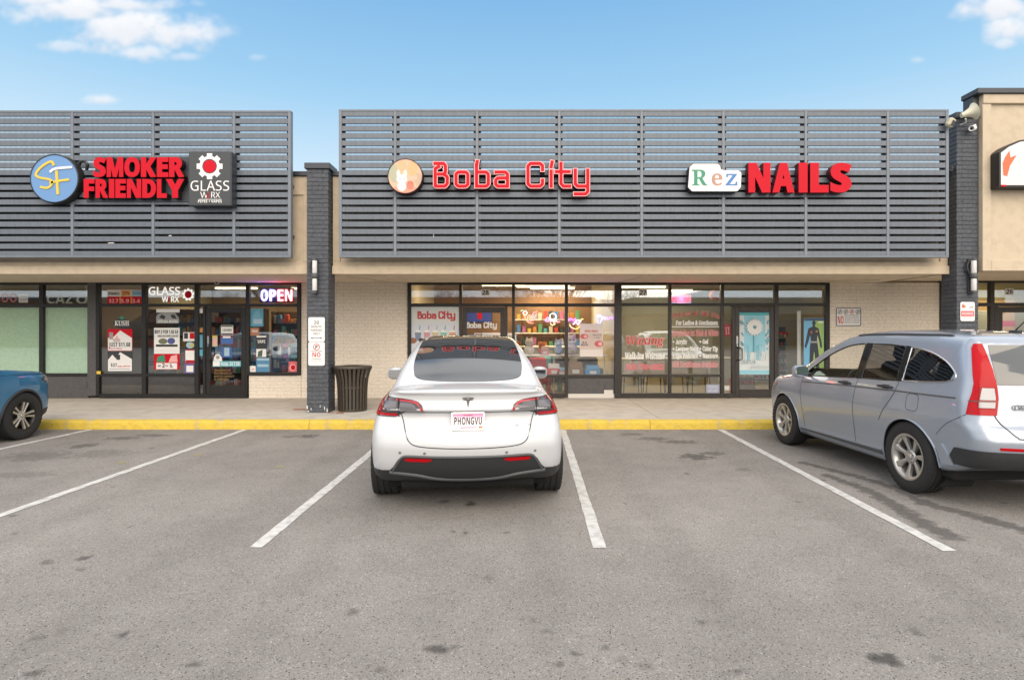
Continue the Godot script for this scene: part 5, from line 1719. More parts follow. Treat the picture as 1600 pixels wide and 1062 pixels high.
func louvre_screen(label: String, xs: Array, y0: float, y1: float, scuffs: Array) -> void:
	var t := thing("louvre_screen", label, "louvre screen", Vector3(xs[0], y0, SZ))
	var X := xs.map(func(x): return x - xs[0])
	var W: float = X[-1]; var H := y1 - y0
	var d := 0.034
	var fw := 0.055
	slab("frame_rail", 0, W, H - 0.035, H, -0.11, 0.0, M.slat_frame, t, 0.004)
	slab("frame_rail", 0, W, 0, 0.035, -0.11, 0.0, M.slat_frame, t, 0.004)
	for x in [0.0, W - fw]:
		slab("frame_stile", x, x + fw, 0.035, H - 0.035, -0.11, 0.0, M.slat_frame, t, 0.004)
	for i in range(1, X.size() - 1):
		slab("mullion", X[i] - 0.026, X[i] + 0.026, 0.035, H - 0.035, -0.06, -0.002, M.slat_frame, t, 0.004)
		slab("bracket_rail", X[i] - 0.068, X[i] + 0.068, 0.04, H - 0.04, -0.11, -0.065, M.coping, t)
	slab("bracket_rail", fw, fw + 0.045, 0.04, H - 0.04, -0.11, -0.065, M.coping, t)
	slab("bracket_rail", W - fw - 0.045, W - fw, 0.04, H - 0.04, -0.11, -0.065, M.coping, t)
	var pitch := 11.52 / 930.0 * 10.95
	var first := wy(182.9, 10.95) - y0          # the uppermost gap
	var gap := 0.042
	rng.seed = 13
	for i in X.size() - 1:
		var a: float = X[i] + (fw if i == 0 else 0.026) + 0.001
		var b: float = X[i + 1] - (fw if i == X.size() - 2 else 0.026) - 0.001
		var cache := {}
		for k in 20:
			var lo := first - k * pitch + gap / 2
			var hi := first - (k - 1) * pitch - gap / 2
			if k == 0: hi = H - 0.036
			if k == 19: lo = 0.036
			var key := "%d" % (0 if k == 0 else 2 if k == 19 else 1)
			if not cache.has(key):
				var g := G.new()
				g.box(Vector3.ZERO, Vector3(b - a, hi - lo, d), 0.003)
				cache[key] = g.mesh()
			inst("slat", cache[key], M.slat if rng.randf() < 0.6 else M.slat2, t, Transform3D(Basis(Vector3.RIGHT, rng.randf_range(-0.006, 0.006)), Vector3((a + b) / 2, (lo + hi) / 2, -d / 2 - 0.008 + rng.randf_range(-0.0015, 0.0015))))
	# perforated sheet behind the slats, open wires above the roof line
	var split := 4.66 - y0
	var g := G.new()
	var m := int(W / 0.023)
	for i in m:
		var x := 0.06 + (W - 0.12) * (i + 0.5) / m
		g.bx(x - 0.002, x + 0.002, split + 0.0, H - 0.04, -0.122, -0.118)
		g.bx(x - 0.009, x + 0.009, 0.04, split, -0.122, -0.118)  # bars made wider here to darken the shaded lower gaps
	var sh := obj("perforated_sheet", g, M.coping, t)
	sh.set_meta("kind", "stuff")
	# struts back to the fascia
	for i in X.size():
		slab("strut", clampf(X[i] - 0.025, 0.06, W - 0.11), clampf(X[i] + 0.025, 0.11, W - 0.06), 0.4, 0.45, -0.345, -0.125, M.coping, t)
		slab("strut", clampf(X[i] - 0.025, 0.06, W - 0.11), clampf(X[i] + 0.025, 0.11, W - 0.06), 1.35, 1.40, -0.345, -0.125, M.coping, t)
	for q in scuffs:
		slab("scuff", wx(q[0], 10.95) - xs[0], wx(q[0], 10.95) - xs[0] + q[2], wy(q[1], 10.95) - y0 - q[3] / 2, wy(q[1], 10.95) - y0 + q[3] / 2, -0.008, -0.003, M.white, t)

# ---------------------------------------------------------------- glazing
func gx(px: float) -> float: return (px - 810.0) / 930.0 * 13.5
func gy(py: float) -> float: return EYE - (py - 518.0) / 930.0 * 13.5

func bar(t: Node3D, x0: float, x1: float, py0: float, py1: float, m, proud := 0.0, called := "mullion") -> void:
	slab(called, gx(x0) - t.position.x, gx(x1) - t.position.x, maxf(gy(py1), 0.154) - t.position.y, gy(py0) - t.position.y, -0.06, 0.04 + proud, m, t, 0.005)

func pane(t: Node3D, x0: float, x1: float, py0: float, py1: float, m = null) -> void:
	slab("pane", gx(x0) - t.position.x - 0.008, gx(x1) - t.position.x + 0.008, gy(py1) - t.position.y - 0.008, gy(py0) - t.position.y + 0.008, -0.012, -0.006, M.glass if m == null else m, t)

func door(t: Node3D, x0: float, x1: float, py0: float, py1: float, m, handle_left: bool, rail_px := 598.0) -> Node3D:
	var d := Node3D.new()
	d.name = "door"
	t.add_child(d)
	d.position = Vector3(gx(x0), 0.16, WZ) - t.position
	var w := gx(x1) - gx(x0); var h := gy(py0) - 0.16
	var s := 0.105
	var low := gy(rail_px) - 0.16
	slab("door_stile", 0.004, s, 0.004, h - 0.004, -0.03, 0.025, m, d, 0.005)
	slab("door_stile", w - s, w - 0.004, 0.004, h - 0.004, -0.03, 0.025, m, d, 0.005)
	slab("door_rail", s, w - s, h - 0.13, h - 0.004, -0.03, 0.024, m, d, 0.005)
	slab("kick_rail", s, w - s, 0.004, low, -0.03, 0.024, m, d, 0.005)
	slab("pane", s - 0.006, w - s + 0.006, low - 0.006, h - 0.124, -0.006, 0.0, M.glass, d)
	var hx := s * 0.5 if handle_left else w - s * 0.5
	var g := G.new()
	var e := 1.0 if handle_left else -1.0
	g.tube([Vector3(hx, 0.86, 0.02), Vector3(hx, 0.86, 0.07), Vector3(hx + 0.05 * e, 0.86, 0.085), Vector3(hx + 0.09 * e, 0.88, 0.085), Vector3(hx + 0.09 * e, 1.12, 0.085), Vector3(hx + 0.05 * e, 1.14, 0.085), Vector3(hx, 1.14, 0.07), Vector3(hx, 1.14, 0.02)], 0.012, 8)
	obj("handle", g, M.black_plastic, d)
	slab("push_plate", hx - 0.02, hx + 0.02, 1.22, 1.40, 0.024, 0.03, M.steel, d, 0.004)
	g = G.new()
	g.xf = Transform3D(Basis(Vector3.RIGHT, PI / 2), Vector3(hx, 1.18, 0.024))
	g.lathe([Vector2(0.017, 0), Vector2(0.017, 0.012), Vector2(0, 0.013)], 12)
	obj("lock", g, M.chrome, d)
	return d

func fronts() -> void:
	# smoke shop at the left: two green windows, two shop windows, door, last window
	var t := thing("shop_front", "black framed smoke shop front with green blinds at its left end", "shop front", Vector3(-8.5, 0.15, WZ))
	var D: StandardMaterial3D = M.dark_frame
	for v in [[-160, -155], [-75, -70], [62, 68.5]]: bar(t, v[0], v[1], 441, 586, D)
	bar(t, 138, 151.5, 441, 618, M.bulkhead, 0.01)
	bar(t, -160, 138, 441, 445, D, 0.004)
	bar(t, -160, 138, 475, 480, D, 0.003)
	bar(t, -160, 138, 583, 587.5, D, 0.003)
	slab("bulkhead_panel", gx(-160) - t.position.x, gx(138) - t.position.x, 0.004, gy(587.5) - 0.15, -0.05, 0.01, M.bulkhead, t, 0.004)
	slab("vent_plate", gx(127) - t.position.x, gx(136) - t.position.x, gy(606) - 0.15, gy(596) - 0.15, 0.01, 0.022, M.bulkhead, t, 0.004)
	for c in [[-155, -75], [-70, 62], [68.5, 138]]:
		pane(t, c[0], c[1], 445, 475)
		pane(t, c[0], c[1], 480, 583)
		slab("green_blind", gx(c[0]) - t.position.x, gx(c[1]) - t.position.x, gy(583) - 0.15, gy(479) - 0.15, -0.05, -0.035, M.green_film, t)
	bar(t, 151.5, 156, 441, 618, D)
	bar(t, 222, 229, 441, 621, D)
	bar(t, 304.5, 311, 441, 621, D)
	bar(t, 384.5, 390, 441, 586, D)
	bar(t, 384.5, 387, 586, 622, D)
	bar(t, 464.5, 470, 441, 586, D)
	bar(t, 156, 464.5, 441, 445, D, 0.004)
	bar(t, 156, 464.5, 474.5, 479, D, 0.003)
	bar(t, 156, 304.5, 583.5, 588, D, 0.003)
	bar(t, 390, 464.5, 581.5, 586.5, D, 0.003)
	bar(t, 156, 384.5, 615, 622, D, 0.003)
	bar(t, 317.5, 322, 479, 615, D)
	for c in [[156, 222], [229, 304.5]]:
		pane(t, c[0], c[1], 445, 474.5)
		pane(t, c[0], c[1], 479, 583.5)
		pane(t, c[0], c[1], 588, 615, M.glass_low)
	slab("bulkhead_panel", gx(156) - t.position.x, gx(304.5) - t.position.x, gy(615) - 0.15, gy(588) - 0.15, -0.05, -0.03, M.bulkhead, t)
	pane(t, 311, 384.5, 445, 474.5)
	pane(t, 311, 317.5, 479, 615)
	pane(t, 390, 464.5, 445, 474.5)
	pane(t, 390, 464.5, 479, 581.5)
	door(t, 322, 384.5, 479.5, 622, D, true, 602)
	# drinks shop in the middle
	t = thing("shop_front", "dark bronze framed drinks shop front behind the white car", "shop front", Vector3(-0.2, 0.15, WZ))
	var B: StandardMaterial3D = M.bronze
	for v in [[637, 642.5], [717.5, 722], [800, 804.5], [882.5, 887.5]]: bar(t, v[0], v[1], 440, 620, D if v[0] < 700 else B)
	bar(t, 960, 971, 440, 621, B, 0.012)
	bar(t, 642.5, 960, 440, 445, D, 0.004)
	bar(t, 642.5, 960, 474, 479, D, 0.003)
	bar(t, 642.5, 717.5, 585, 589.5, B, 0.003)
	bar(t, 804.5, 960, 585, 589.5, B, 0.003)
	bar(t, 642.5, 717.5, 614, 621, B, 0.003)
	bar(t, 804.5, 882.5, 614, 621, B, 0.003)
	bar(t, 789, 793, 479, 620, B)
	for c in [[642.5, 717.5], [804.5, 882.5], [887.5, 960]]:
		pane(t, c[0], c[1], 445, 474)
		pane(t, c[0], c[1], 479, 585)
		if c[0] < 885: pane(t, c[0], c[1], 589.5, 614, M.glass_low)
	pane(t, 722, 800, 445, 474)
	pane(t, 793, 800, 479, 614)
	slab("bulkhead_panel", gx(887.5) - t.position.x, gx(960) - t.position.x, gy(615) - 0.15, gy(589.5) - 0.15, -0.05, 0.0, M.bulkhead, t)
	slab("base_strip", gx(887.5) - t.position.x, gx(960) - t.position.x, 0.004, gy(615) - 0.15, -0.05, 0.012, M.off_white, t, 0.003)
	slab("socket_cover", gx(945) - t.position.x, gx(957) - t.position.x, gy(609) - 0.15, gy(598) - 0.15, 0.0, 0.012, M.bulkhead, t, 0.003)
	slab("patched_panel", gx(944) - t.position.x, gx(958) - t.position.x, gy(615) - 0.15, gy(609) - 0.15, 0.0, 0.008, M.off_white, t, 0.003)
	door(t, 722.5, 789, 479.5, 621, B, false)
	# nail salon
	t = thing("shop_front", "dark bronze framed nail salon front with painted lettering on its panes", "shop front", Vector3(4.7, 0.15, WZ))
	for v in [[1044.5, 1049], [1126, 1131]]: bar(t, v[0], v[1], 440, 621, B)
	bar(t, 1209.5, 1216, 440, 621, B)
	bar(t, 1289, 1296, 440, 594, D)
	bar(t, 971, 1289, 440, 445, D, 0.004)
	bar(t, 971, 1289, 473.5, 478, D, 0.003)
	bar(t, 971, 1126, 584.5, 588.5, B, 0.003)
	bar(t, 1216, 1289, 586, 591, B, 0.003)
	bar(t, 971, 1126, 614, 621, B, 0.003)
	bar(t, 1131, 1148, 614, 621, B, 0.003)
	bar(t, 1143.5, 1148, 478, 614, B)
	for c in [[971, 1044.5], [1049, 1126]]:
		pane(t, c[0], c[1], 445, 473.5)
		pane(t, c[0], c[1], 478, 584.5)
		pane(t, c[0], c[1], 588.5, 614)
	pane(t, 1131, 1209.5, 445, 473.5)
	pane(t, 1216, 1289, 445, 473.5)
	pane(t, 1131, 1143.5, 478, 614)
	pane(t, 1216, 1289, 478, 586)
	door(t, 1148, 1209.5, 479, 621, B, true, 608)
	# the shop at the right edge
	t = thing("shop_front", "dark bronze framed shop front at the right edge, beyond the tall column", "shop front", Vector3(11.0, 0.15, WZ))
	for v in [[1468.5, 1474], [1546, 1553]]: bar(t, v[0], v[1], 436, 621, B)
	bar(t, 1553, 1559, 476, 621, B)
	bar(t, 1474, 1760, 436, 442, D, 0.004)
	bar(t, 1474, 1760, 473, 478.5, B, 0.003)
	bar(t, 1474, 1546, 614, 621, B, 0.003)
	for v in [[1640, 1647], [1750, 1760]]: bar(t, v[0], v[1], 436, 621, B)
	bar(t, 1647, 1750, 614, 621, B, 0.003)
	pane(t, 1474, 1546, 442, 473)
	pane(t, 1474, 1546, 478.5, 614)
	pane(t, 1553, 1640, 442, 473)
	pane(t, 1647, 1750, 442, 473)
	pane(t, 1647, 1750, 478.5, 614)
	door(t, 1559, 1640, 479, 621, B, true)

# ---------------------------------------------------------------- what stands inside the shops
func strip_light(label: String, x: float, y: float, z: float, w: float) -> void:
	var t := thing("ceiling_light", label, "ceiling light", Vector3(x, y, z), 0.0, "lit strip lights on the shop ceilings")
	slab("housing", -w / 2 - 0.02, w / 2 + 0.02, 0.03, 0.09, -0.1, 0.1, M.white, t, 0.01)
	slab("light_tube", -w / 2, w / 2, -0.02, 0.03, -0.075, 0.075, M.tube, t, 0.01)
	var l := AreaLight3D.new()
	l.name = "tube_light"
	l.area_size = Vector2(w, 0.15)
	l.light_color = Color(1.0, 0.9, 0.68)
	l.light_energy = 1.8
	l.shadow_enabled = true
	t.add_child(l)
	l.transform = Transform3D(Basis(Vector3.RIGHT, -PI / 2), Vector3(0, -0.03, 0))

func interiors() -> void:
	for q in [
			[-1.35, -15.0, 1.35, "lit strip light over the drinks shop door, leftmost on that ceiling"], [0.55, -14.9, 1.25, "lit strip light nearest the glass above the neon cone sign"], [-0.4, -16.3, 1.2, "lit strip light above the drinks shop counter's left half"], [0.7, -16.8, 1.5, "lit strip light above the drinks shop counter's right half"], [1.0, -17.5, 1.3, "lit strip light at the very back of the drinks shop"],
			[3.95, -15.0, 1.2, "lit strip light nearest the glass above the pink OPEN sign"], [3.4, -17.0, 1.6, "lit strip light in the middle of the salon behind the number 27"], [6.9, -15.2, 0.9, "lit strip light above the figure poster in the salon"], [4.6, -18.5, 1.6, "lit strip light at the very back of the salon"],
			[-6.3, -17.6, 0.8, "lit strip light seen through the pane over the smoke shop door"], [-5.0, -16.2, 0.9, "lit strip light behind the large OPEN sign of the smoke shop"], [-8.3, -17.5, 1.2, "lit strip light deep behind the GLASS WERX window sign"],
			[-11.6, -15.4, 1.2, "lit strip light above the green blinds at the left edge"], [11.0, -14.8, 0.8, "lit strip light behind the number 26 at the right edge"], [12.4, -15.0, 0.9, "lit strip light beyond the number 26, outside the picture's right edge"]]:
		strip_light(q[3], q[0], 2.93, q[1], q[2])
	rng.seed = 91
	var cols := [lin(0.5, 0.06, 0.05), lin(0.06, 0.2, 0.5), lin(0.6, 0.42, 0.08), lin(0.1, 0.35, 0.2), lin(0.55, 0.5, 0.45), lin(0.04, 0.05, 0.07), lin(0.4, 0.12, 0.3), lin(0.5, 0.2, 0.05), lin(0.1, 0.4, 0.5)]
	var pm := cols.map(func(c): return mk(c, 0.5))
	# smoke shop: stocked shelf units behind the glass
	var sh := 0
	for q in [[-9.0, -15.6, 1.6, "tall stocked shelf unit behind the left smoke shop poster"], [-7.3, -15.4, 1.4, "tall stocked shelf unit behind the central smoke shop window"], [-6.55, -17.6, 1.5, "stocked wall shelf seen through the smoke shop door"], [-5.35, -14.7, 1.1, "low stocked display under the red white and blue OPEN sign"]]:
		var t := thing("shelf_unit", q[3], "shelf", Vector3(q[0], 0.155, q[1]))
		var h := 2.1 if sh < 3 else 1.35
		slab("back_panel", -q[2] / 2, q[2] / 2, 0.0, h, -0.32, -0.30, M.dark_wood, t)
		for e in [-1.0, 1.0]: slab("side_panel", e * q[2] / 2 - 0.015, e * q[2] / 2 + 0.015, 0.0, h, -0.3, 0.0, M.dark_wood, t)
		var lev := int(h / 0.33)
		for k in lev:
			var y := 0.1 + k * 0.33
			slab("shelf", -q[2] / 2 + 0.02, q[2] / 2 - 0.02, y - 0.015, y, -0.298, 0.0, M.dark_wood if k % 2 else M.counter, t)
			var x: float = -q[2] / 2 + 0.04
			while x < q[2] / 2 - 0.14:
				var w := rng.randf_range(0.05, 0.13); var hh := rng.randf_range(0.10, 0.26)
				slab("product", x, x + w, y, y + hh, -rng.randf_range(0.12, 0.25), -0.02, pm[rng.randi() % pm.size()], t, 0.006)
				x += w + rng.randf_range(0.004, 0.03)
		sh += 1
	# drinks shop: counter, table, plush toys and cups on the window shelf
	var t := thing("service_counter", "pale service counter deep inside the drinks shop", "counter", Vector3(0.2, 0.155, -16.6))
	slab("counter_front", -1.6, 1.6, 0.0, 1.05, -0.6, 0.0, M.counter, t, 0.01)
	slab("counter_top", -1.65, 1.65, 1.05, 1.10, -0.65, 0.06, M.white, t, 0.01)
	t = thing("menu_board", "lit menu screen above the drinks shop counter", "menu screen", Vector3(-1.19, 2.13, -17.5))
	slab("case", -0.42, 0.42, -0.2, 0.2, -0.05, 0.0, M.black, t, 0.01)
	slab("screen", -0.40, 0.40, -0.18, 0.18, 0.0, 0.004, glow(Color(0.12, 0.25, 0.75), 0.14, lin(0.02, 0.05, 0.2)), t)
	slab("picture", -0.38, 0.1, 0.1, 0.17, 0.004, 0.007, M.white, t)
	slab("picture", -0.02, 0.12, -0.1, 0.12, 0.004, 0.006, M.red, t)
	t = thing("window_shelf", "white display shelf across the drinks shop window", "shelf", Vector3(0.85, 1.12, -14.05))
	slab("board", -1.15, 1.25, -0.03, 0.0, -0.2, 0.2, M.white, t, 0.006)
	for x in [-1.1, 0.0, 1.2]: slab("leg", x - 0.015, x + 0.015, -0.965, -0.03, -0.18, -0.15, M.white, t)
	var toys := [[[0.26, 1.12], "small white plush toy at the left of the window shelf", M.off_white, 0.14], [[0.95, 1.12], "blue and white plush toy on the window shelf", mk(lin(0.3, 0.42, 0.55), 0.9), 0.13], [[1.25, 1.12], "tall pale plush cat on the window shelf", mk(lin(0.62, 0.66, 0.66), 0.9), 0.17], [[1.75, 1.12], "white plush toy at the right of the window shelf, by the menu poster", M.white, 0.12], [[0.55, 1.12], "orange plush toy on the window shelf", mk(lin(0.5, 0.16, 0.06), 0.9), 0.11]]
	for q in toys:
		plush(q[1], q[0][0], q[0][1], -14.05, q[3], q[2])
	var k := 0
	for q in [[0.45, "red armchair behind the drinks shop window", M.red], [1.05, "wooden armchair behind the drinks shop window", M.dark_wood], [1.75, "dark grey armchair by the right post of the drinks shop", M.bulkhead], [0.75, "teal armchair behind the drinks shop window shelf", M.teal]]:
		t = thing("armchair", q[1], "armchair", Vector3(q[0], 0.155, -14.6 - 0.35 * (k % 2)))
		slab("seat", -0.26, 0.26, 0.22, 0.42, -0.5, 0.0, q[2], t, 0.05)
		slab("backrest", -0.26, 0.26, 0.4, 0.86, -0.52, -0.4, q[2], t, 0.05)
		for e in [-1.0, 1.0]:
			slab("armrest", e * 0.3 - 0.05, e * 0.3 + 0.05, 0.0, 0.6, -0.5, 0.0, q[2], t, 0.03)
		k += 1
	# small goods on the low sill of the drinks shop window
	for q in [[0.42, 0.66, "green and yellow gift box on the drinks shop sill", lin(0.35, 0.45, 0.08), lin(0.6, 0.5, 0.1), 0.28, 0.12], [0.82, 0.66, "pile of red and white boxes on the drinks shop sill", lin(0.55, 0.06, 0.05), lin(0.7, 0.68, 0.65), 0.3, 0.26], [1.0, 0.66, "pale blue box over an orange one on the drinks shop sill", lin(0.5, 0.2, 0.06), lin(0.2, 0.42, 0.6), 0.26, 0.16], [1.32, 0.66, "woven brown basket on the drinks shop sill", lin(0.22, 0.12, 0.04), lin(0.28, 0.16, 0.06), 0.36, 0.30], [1.72, 0.66, "bright blue bags beside the right post of the drinks shop", lin(0.04, 0.25, 0.5), lin(0.1, 0.35, 0.6), 0.34, 0.22], [0.62, 1.12, "pink and cream gift sets on the window shelf", lin(0.6, 0.25, 0.28), lin(0.65, 0.5, 0.4), 0.2, 0.2], [1.52, 1.12, "clear jar of sweets on the window shelf", lin(0.5, 0.45, 0.42), lin(0.6, 0.2, 0.2), 0.13, 0.2]]:
		t = thing("boxed_goods", q[2], "boxes", Vector3(q[0], q[1], -13.85 if q[1] < 1 else -14.0))
		slab("lower_box", -q[5] / 2, q[5] / 2, 0.0, q[6] * 0.55, -0.1, 0.1, mk(q[3], 0.6), t, 0.012)
		slab("upper_box", -q[5] * 0.42, q[5] * 0.44, q[6] * 0.555, q[6], -0.09, 0.085, mk(q[4], 0.6), t, 0.012)
		slab("paper_label", -q[5] * 0.2, q[5] * 0.25, q[6] * 0.12, q[6] * 0.42, 0.1, 0.103, M.off_white, t)
	t = thing("window_sill", "low timber sill inside the drinks shop window", "sill", Vector3(1.0, 0.64, -13.85))
	slab("board", -1.1, 1.15, -0.02, 0.018, -0.15, 0.2, M.wall_cream, t, 0.004)
	t = thing("wall_shelf", "stocked wall shelf on the drinks shop back wall", "shelf", Vector3(0.9, 1.2, -17.9))
	for k2 in 3:
		slab("shelf", -1.0, 1.0, k2 * 0.4, k2 * 0.4 + 0.03, 0.0, 0.3, M.white, t)
		for i in 12:
			slab("product", -0.95 + i * 0.16, -0.84 + i * 0.16, k2 * 0.4 + 0.03, k2 * 0.4 + rng.randf_range(0.14, 0.3), 0.08, 0.22, pm[(i * 5 + k2) % pm.size()], t, 0.01)
	# nail salon: waiting chairs in the window, stations behind
	for i in 4:
		t = thing("waiting_chair", "%s waiting chair on thin black legs in the nail salon window" % ["leftmost", "second from left", "third from left", "rightmost"][i], "chair", Vector3(2.75 + 0.55 * i, 0.155, -14.3), 0.0, "waiting chairs in the nail salon")
		slab("seat", -0.22, 0.22, 0.42, 0.46, -0.42, 0.0, [M.off_white, M.red, M.red, M.off_white][i], t, 0.015)
		slab("backrest", -0.22, 0.22, 0.5, 0.8, 0.0, 0.03, M.off_white, t, 0.012)
		for sx in [-1.0, 1.0]:
			for zz in [-0.38, -0.01]:
				var g := G.new()
				g.tube([Vector3(0.2 * sx, 0.43, zz), Vector3(0.22 * sx, 0.0, zz)], 0.012, 6)
				obj("leg", g, M.black, t)
	for i in 3:
		t = thing("manicure_table", ["manicure table furthest left in the salon", "middle manicure table in the salon", "manicure table furthest right in the salon"][i], "table", Vector3(3.0 + i * 1.7, 0.155, -16.8 - 0.3 * i))
		slab("table_top", -0.5, 0.5, 0.72, 0.76, -0.25, 0.25, M.white, t, 0.01)
		for e in [-1.0, 1.0]: slab("cabinet", e * 0.38 - 0.11, e * 0.38 + 0.11, 0.0, 0.72, -0.22, 0.22, M.counter, t, 0.01)
	t = thing("polish_rack", "glass shelf rack of bottles in the last nail salon window", "shelf", Vector3(6.25, 0.155, -14.5))
	for kk in 6:
		slab("shelf", -0.42, 0.36, 0.35 + kk * 0.2, 0.362 + kk * 0.2, -0.2, 0.05, M.counter, t)
		for i in 8:
			slab("bottle", -0.38 + i * 0.09, -0.33 + i * 0.09, 0.362 + kk * 0.2, 0.43 + kk * 0.2 + rng.randf_range(0.0, 0.03), -0.08, -0.03, pm[(kk * 3 + i) % pm.size()], t, 0.01)
	slab("back_panel", -0.42, 0.36, 0.3, 1.62, -0.23, -0.21, M.black, t)
	slab("banner", -0.42, 0.36, 1.38, 1.5, -0.1, -0.08, M.red, t)
	t = thing("planter_box", "dark red planter behind the lower pane of the salon door", "planter", Vector3(5.35, 0.155, -13.9))
	slab("tub", -0.22, 0.2, 0.0, 0.42, -0.3, 0.0, M.dark_wood, t, 0.02)
	for q in [[-0.06, 0.33], [0.1, 0.33]]:
		slab("red_knob", q[0] - 0.03, q[0] + 0.03, q[1] - 0.03, q[1] + 0.03, 0.0, 0.02, M.red, t, 0.012)
	slab("door_banner_end", -0.34, -0.26, 0.0, 0.4, -0.25, 0.0, M.red, t, 0.01)
	t = thing("paper_lantern", "orange paper lantern under the salon ceiling above the door", "lantern", Vector3(4.85, 2.55, -14.6))
	var g := G.new()
	g.lathe([Vector2(0.03, -0.14), Vector2(0.12, -0.1), Vector2(0.17, 0.0), Vector2(0.12, 0.1), Vector2(0.03, 0.14)], 16)
	obj("shade", g, mk(lin(0.5, 0.12, 0.04), 0.8), t)
	g = G.new()
	g.tube([Vector3(0, 0.14, 0), Vector3(0, 0.49, 0)], 0.004, 5)
	obj("cord", g, M.black, t)
	t = thing("potted_palm", "potted plant at the right post of the drinks shop window", "plant", Vector3(0.1, 0.155, -14.9))
	g = G.new()
	g.lathe([Vector2(0, 0), Vector2(0.14, 0), Vector2(0.18, 0.35), Vector2(0.16, 0.35), Vector2(0.0, 0.32)], 16)
	obj("pot", g, M.terracotta, t)
	g = G.new()
	for i in 60:
		var a := rng.randf() * TAU; var r := rng.randf_range(0.2, 0.55)
		var p0 := Vector3(0, 0.34, 0); var p1 := Vector3(cos(a) * r * 0.5, rng.randf_range(0.9, 1.4), sin(a) * r * 0.5); var p2 := Vector3(cos(a) * r, p1.y - rng.randf_range(0.0, 0.4), sin(a) * r)
		g.tube([p0, p1 * 0.7 + p0 * 0.3, p1, p2], 0.012, 4, false, 0.003)
	obj("leaves", g, mk(lin(0.05, 0.10, 0.03), 0.6), t)
	t = thing("order_counter", "yellow lit order counter inside the shop at the right edge", "counter", Vector3(11.6, 0.155, -15.3))
	slab("counter_front", -1.6, 1.6, 0.0, 1.0, -0.3, 0.0, mk(lin(0.42, 0.24, 0.09), 0.6), t, 0.01)
	slab("counter_top", -1.62, 1.62, 1.0, 1.04, -0.35, 0.04, M.white, t, 0.01)
	t = thing("wall_menu", "orange and tan wall panel above the order counter at the right edge", "wall panel", Vector3(11.6, 1.9, -15.95))
	slab("panel", -1.7, 1.7, -0.5, 0.6, -0.02, 0.02, mk(lin(0.5, 0.33, 0.15), 0.7), t)
	slab("red_band", -1.7, 1.7, -0.1, 0.05, 0.02, 0.03, M.red, t)
	slab("bottle_cooler", 0, 0.6, -1.7, 0.3, 0.1, 0.6, M.counter, t, 0.02)

func plush(label: String, x: float, y: float, z: float, r: float, m) -> void:
	var t := thing("plush_toy", label, "plush toy", Vector3(x, y, z), 0.0, "plush toys on the window shelf")
	var ball := func(rr: float) -> Array:
		var out := []
		for i in 9: out.append(Vector2(cos(-PI / 2 + PI * i / 8) * rr, sin(-PI / 2 + PI * i / 8) * rr))
		return out
	var g := G.new()
	g.xf = at(0, r * 0.8, 0)
	g.lathe(ball.call(r * 0.85), 14)
	obj("body", g, m, t)
	g = G.new()
	g.xf = at(0, r * 2.0, 0.02)
	g.lathe(ball.call(r * 0.72), 14)
	var h := obj("head", g, m, t)
	for e in [-1.0, 1.0]:
		g = G.new()
		g.xf = at(e * r * 0.42, r * 2.65, 0)
		g.lathe([Vector2(r * 0.25, -r * 0.25), Vector2(r * 0.18, 0.1 * r), Vector2(0, r * 0.35)], 8)
		obj("ear", g, m, h)
		g = G.new()
		g.xf = at(e * r * 0.25, r * 2.05, r * 0.68 + 0.02)
		g.lathe(ball.call(r * 0.09), 8)
		obj("eye", g, M.black, h)

# ---------------------------------------------------------------- signs on the screens
const SD := 10.80      # distance of the sign faces
func sx(px: float) -> float: return wx(px, SD)
func sy(py: float) -> float: return wy(py, SD)
const SK := 0.0116129  # metres per picture pixel at that distance

func techno(c: String) -> Array:
	# strokes of the squared sign letters, x to the right, y up, cap height 1
	match c:
		"B": return [[[0.06, 1.0], [0.44, 1.0], [0.52, 0.9], [0.52, 0.62], [0.44, 0.53], [0.22, 0.53]], [[0.44, 0.53], [0.6, 0.42], [0.6, 0.12], [0.5, 0.0], [0.07, 0.0], [0.07, 0.78], [0.22, 0.86]]]
		"o": return [[[0.09, 0.62], [0.0, 0.53], [0.0, 0.09], [0.09, 0.0], [0.43, 0.0], [0.52, 0.09], [0.52, 0.53], [0.43, 0.62], [0.09, 0.62]]]
		"b": return [[[0.0, 0.95], [0.0, 0.03]], [[0.0, 0.0], [0.43, 0.0], [0.52, 0.09], [0.52, 0.53], [0.43, 0.62], [0.0, 0.62]], [[0.0, 0.9], [0.03, 1.08]]]
		"a": return [[[0.02, 0.62], [0.43, 0.62], [0.52, 0.53], [0.52, 0.0]], [[0.5, 0.0], [0.09, 0.0], [0.0, 0.08], [0.0, 0.27], [0.09, 0.36], [0.5, 0.36]]]
		"C": return [[[0.64, 0.73], [0.64, 0.9], [0.54, 1.0], [0.11, 1.0], [0.0, 0.89], [0.0, 0.11], [0.11, 0.0], [0.54, 0.0], [0.64, 0.1], [0.64, 0.26]]]
		"i": return [[[0.0, 0.0], [0.0, 0.66]], [[0.0, 0.86], [0.04, 1.06]]]
		"t": return [[[0.06, 1.0], [0.06, 0.12], [0.16, 0.0], [0.44, 0.0]], [[-0.14, 0.64], [0.42, 0.64]]]
		"y": return [[[0.0, 0.7], [0.0, 0.1], [0.1, 0.0], [0.5, 0.0]], [[0.55, 0.7], [0.55, -0.24], [0.45, -0.34], [0.0, -0.34]]]
	return []

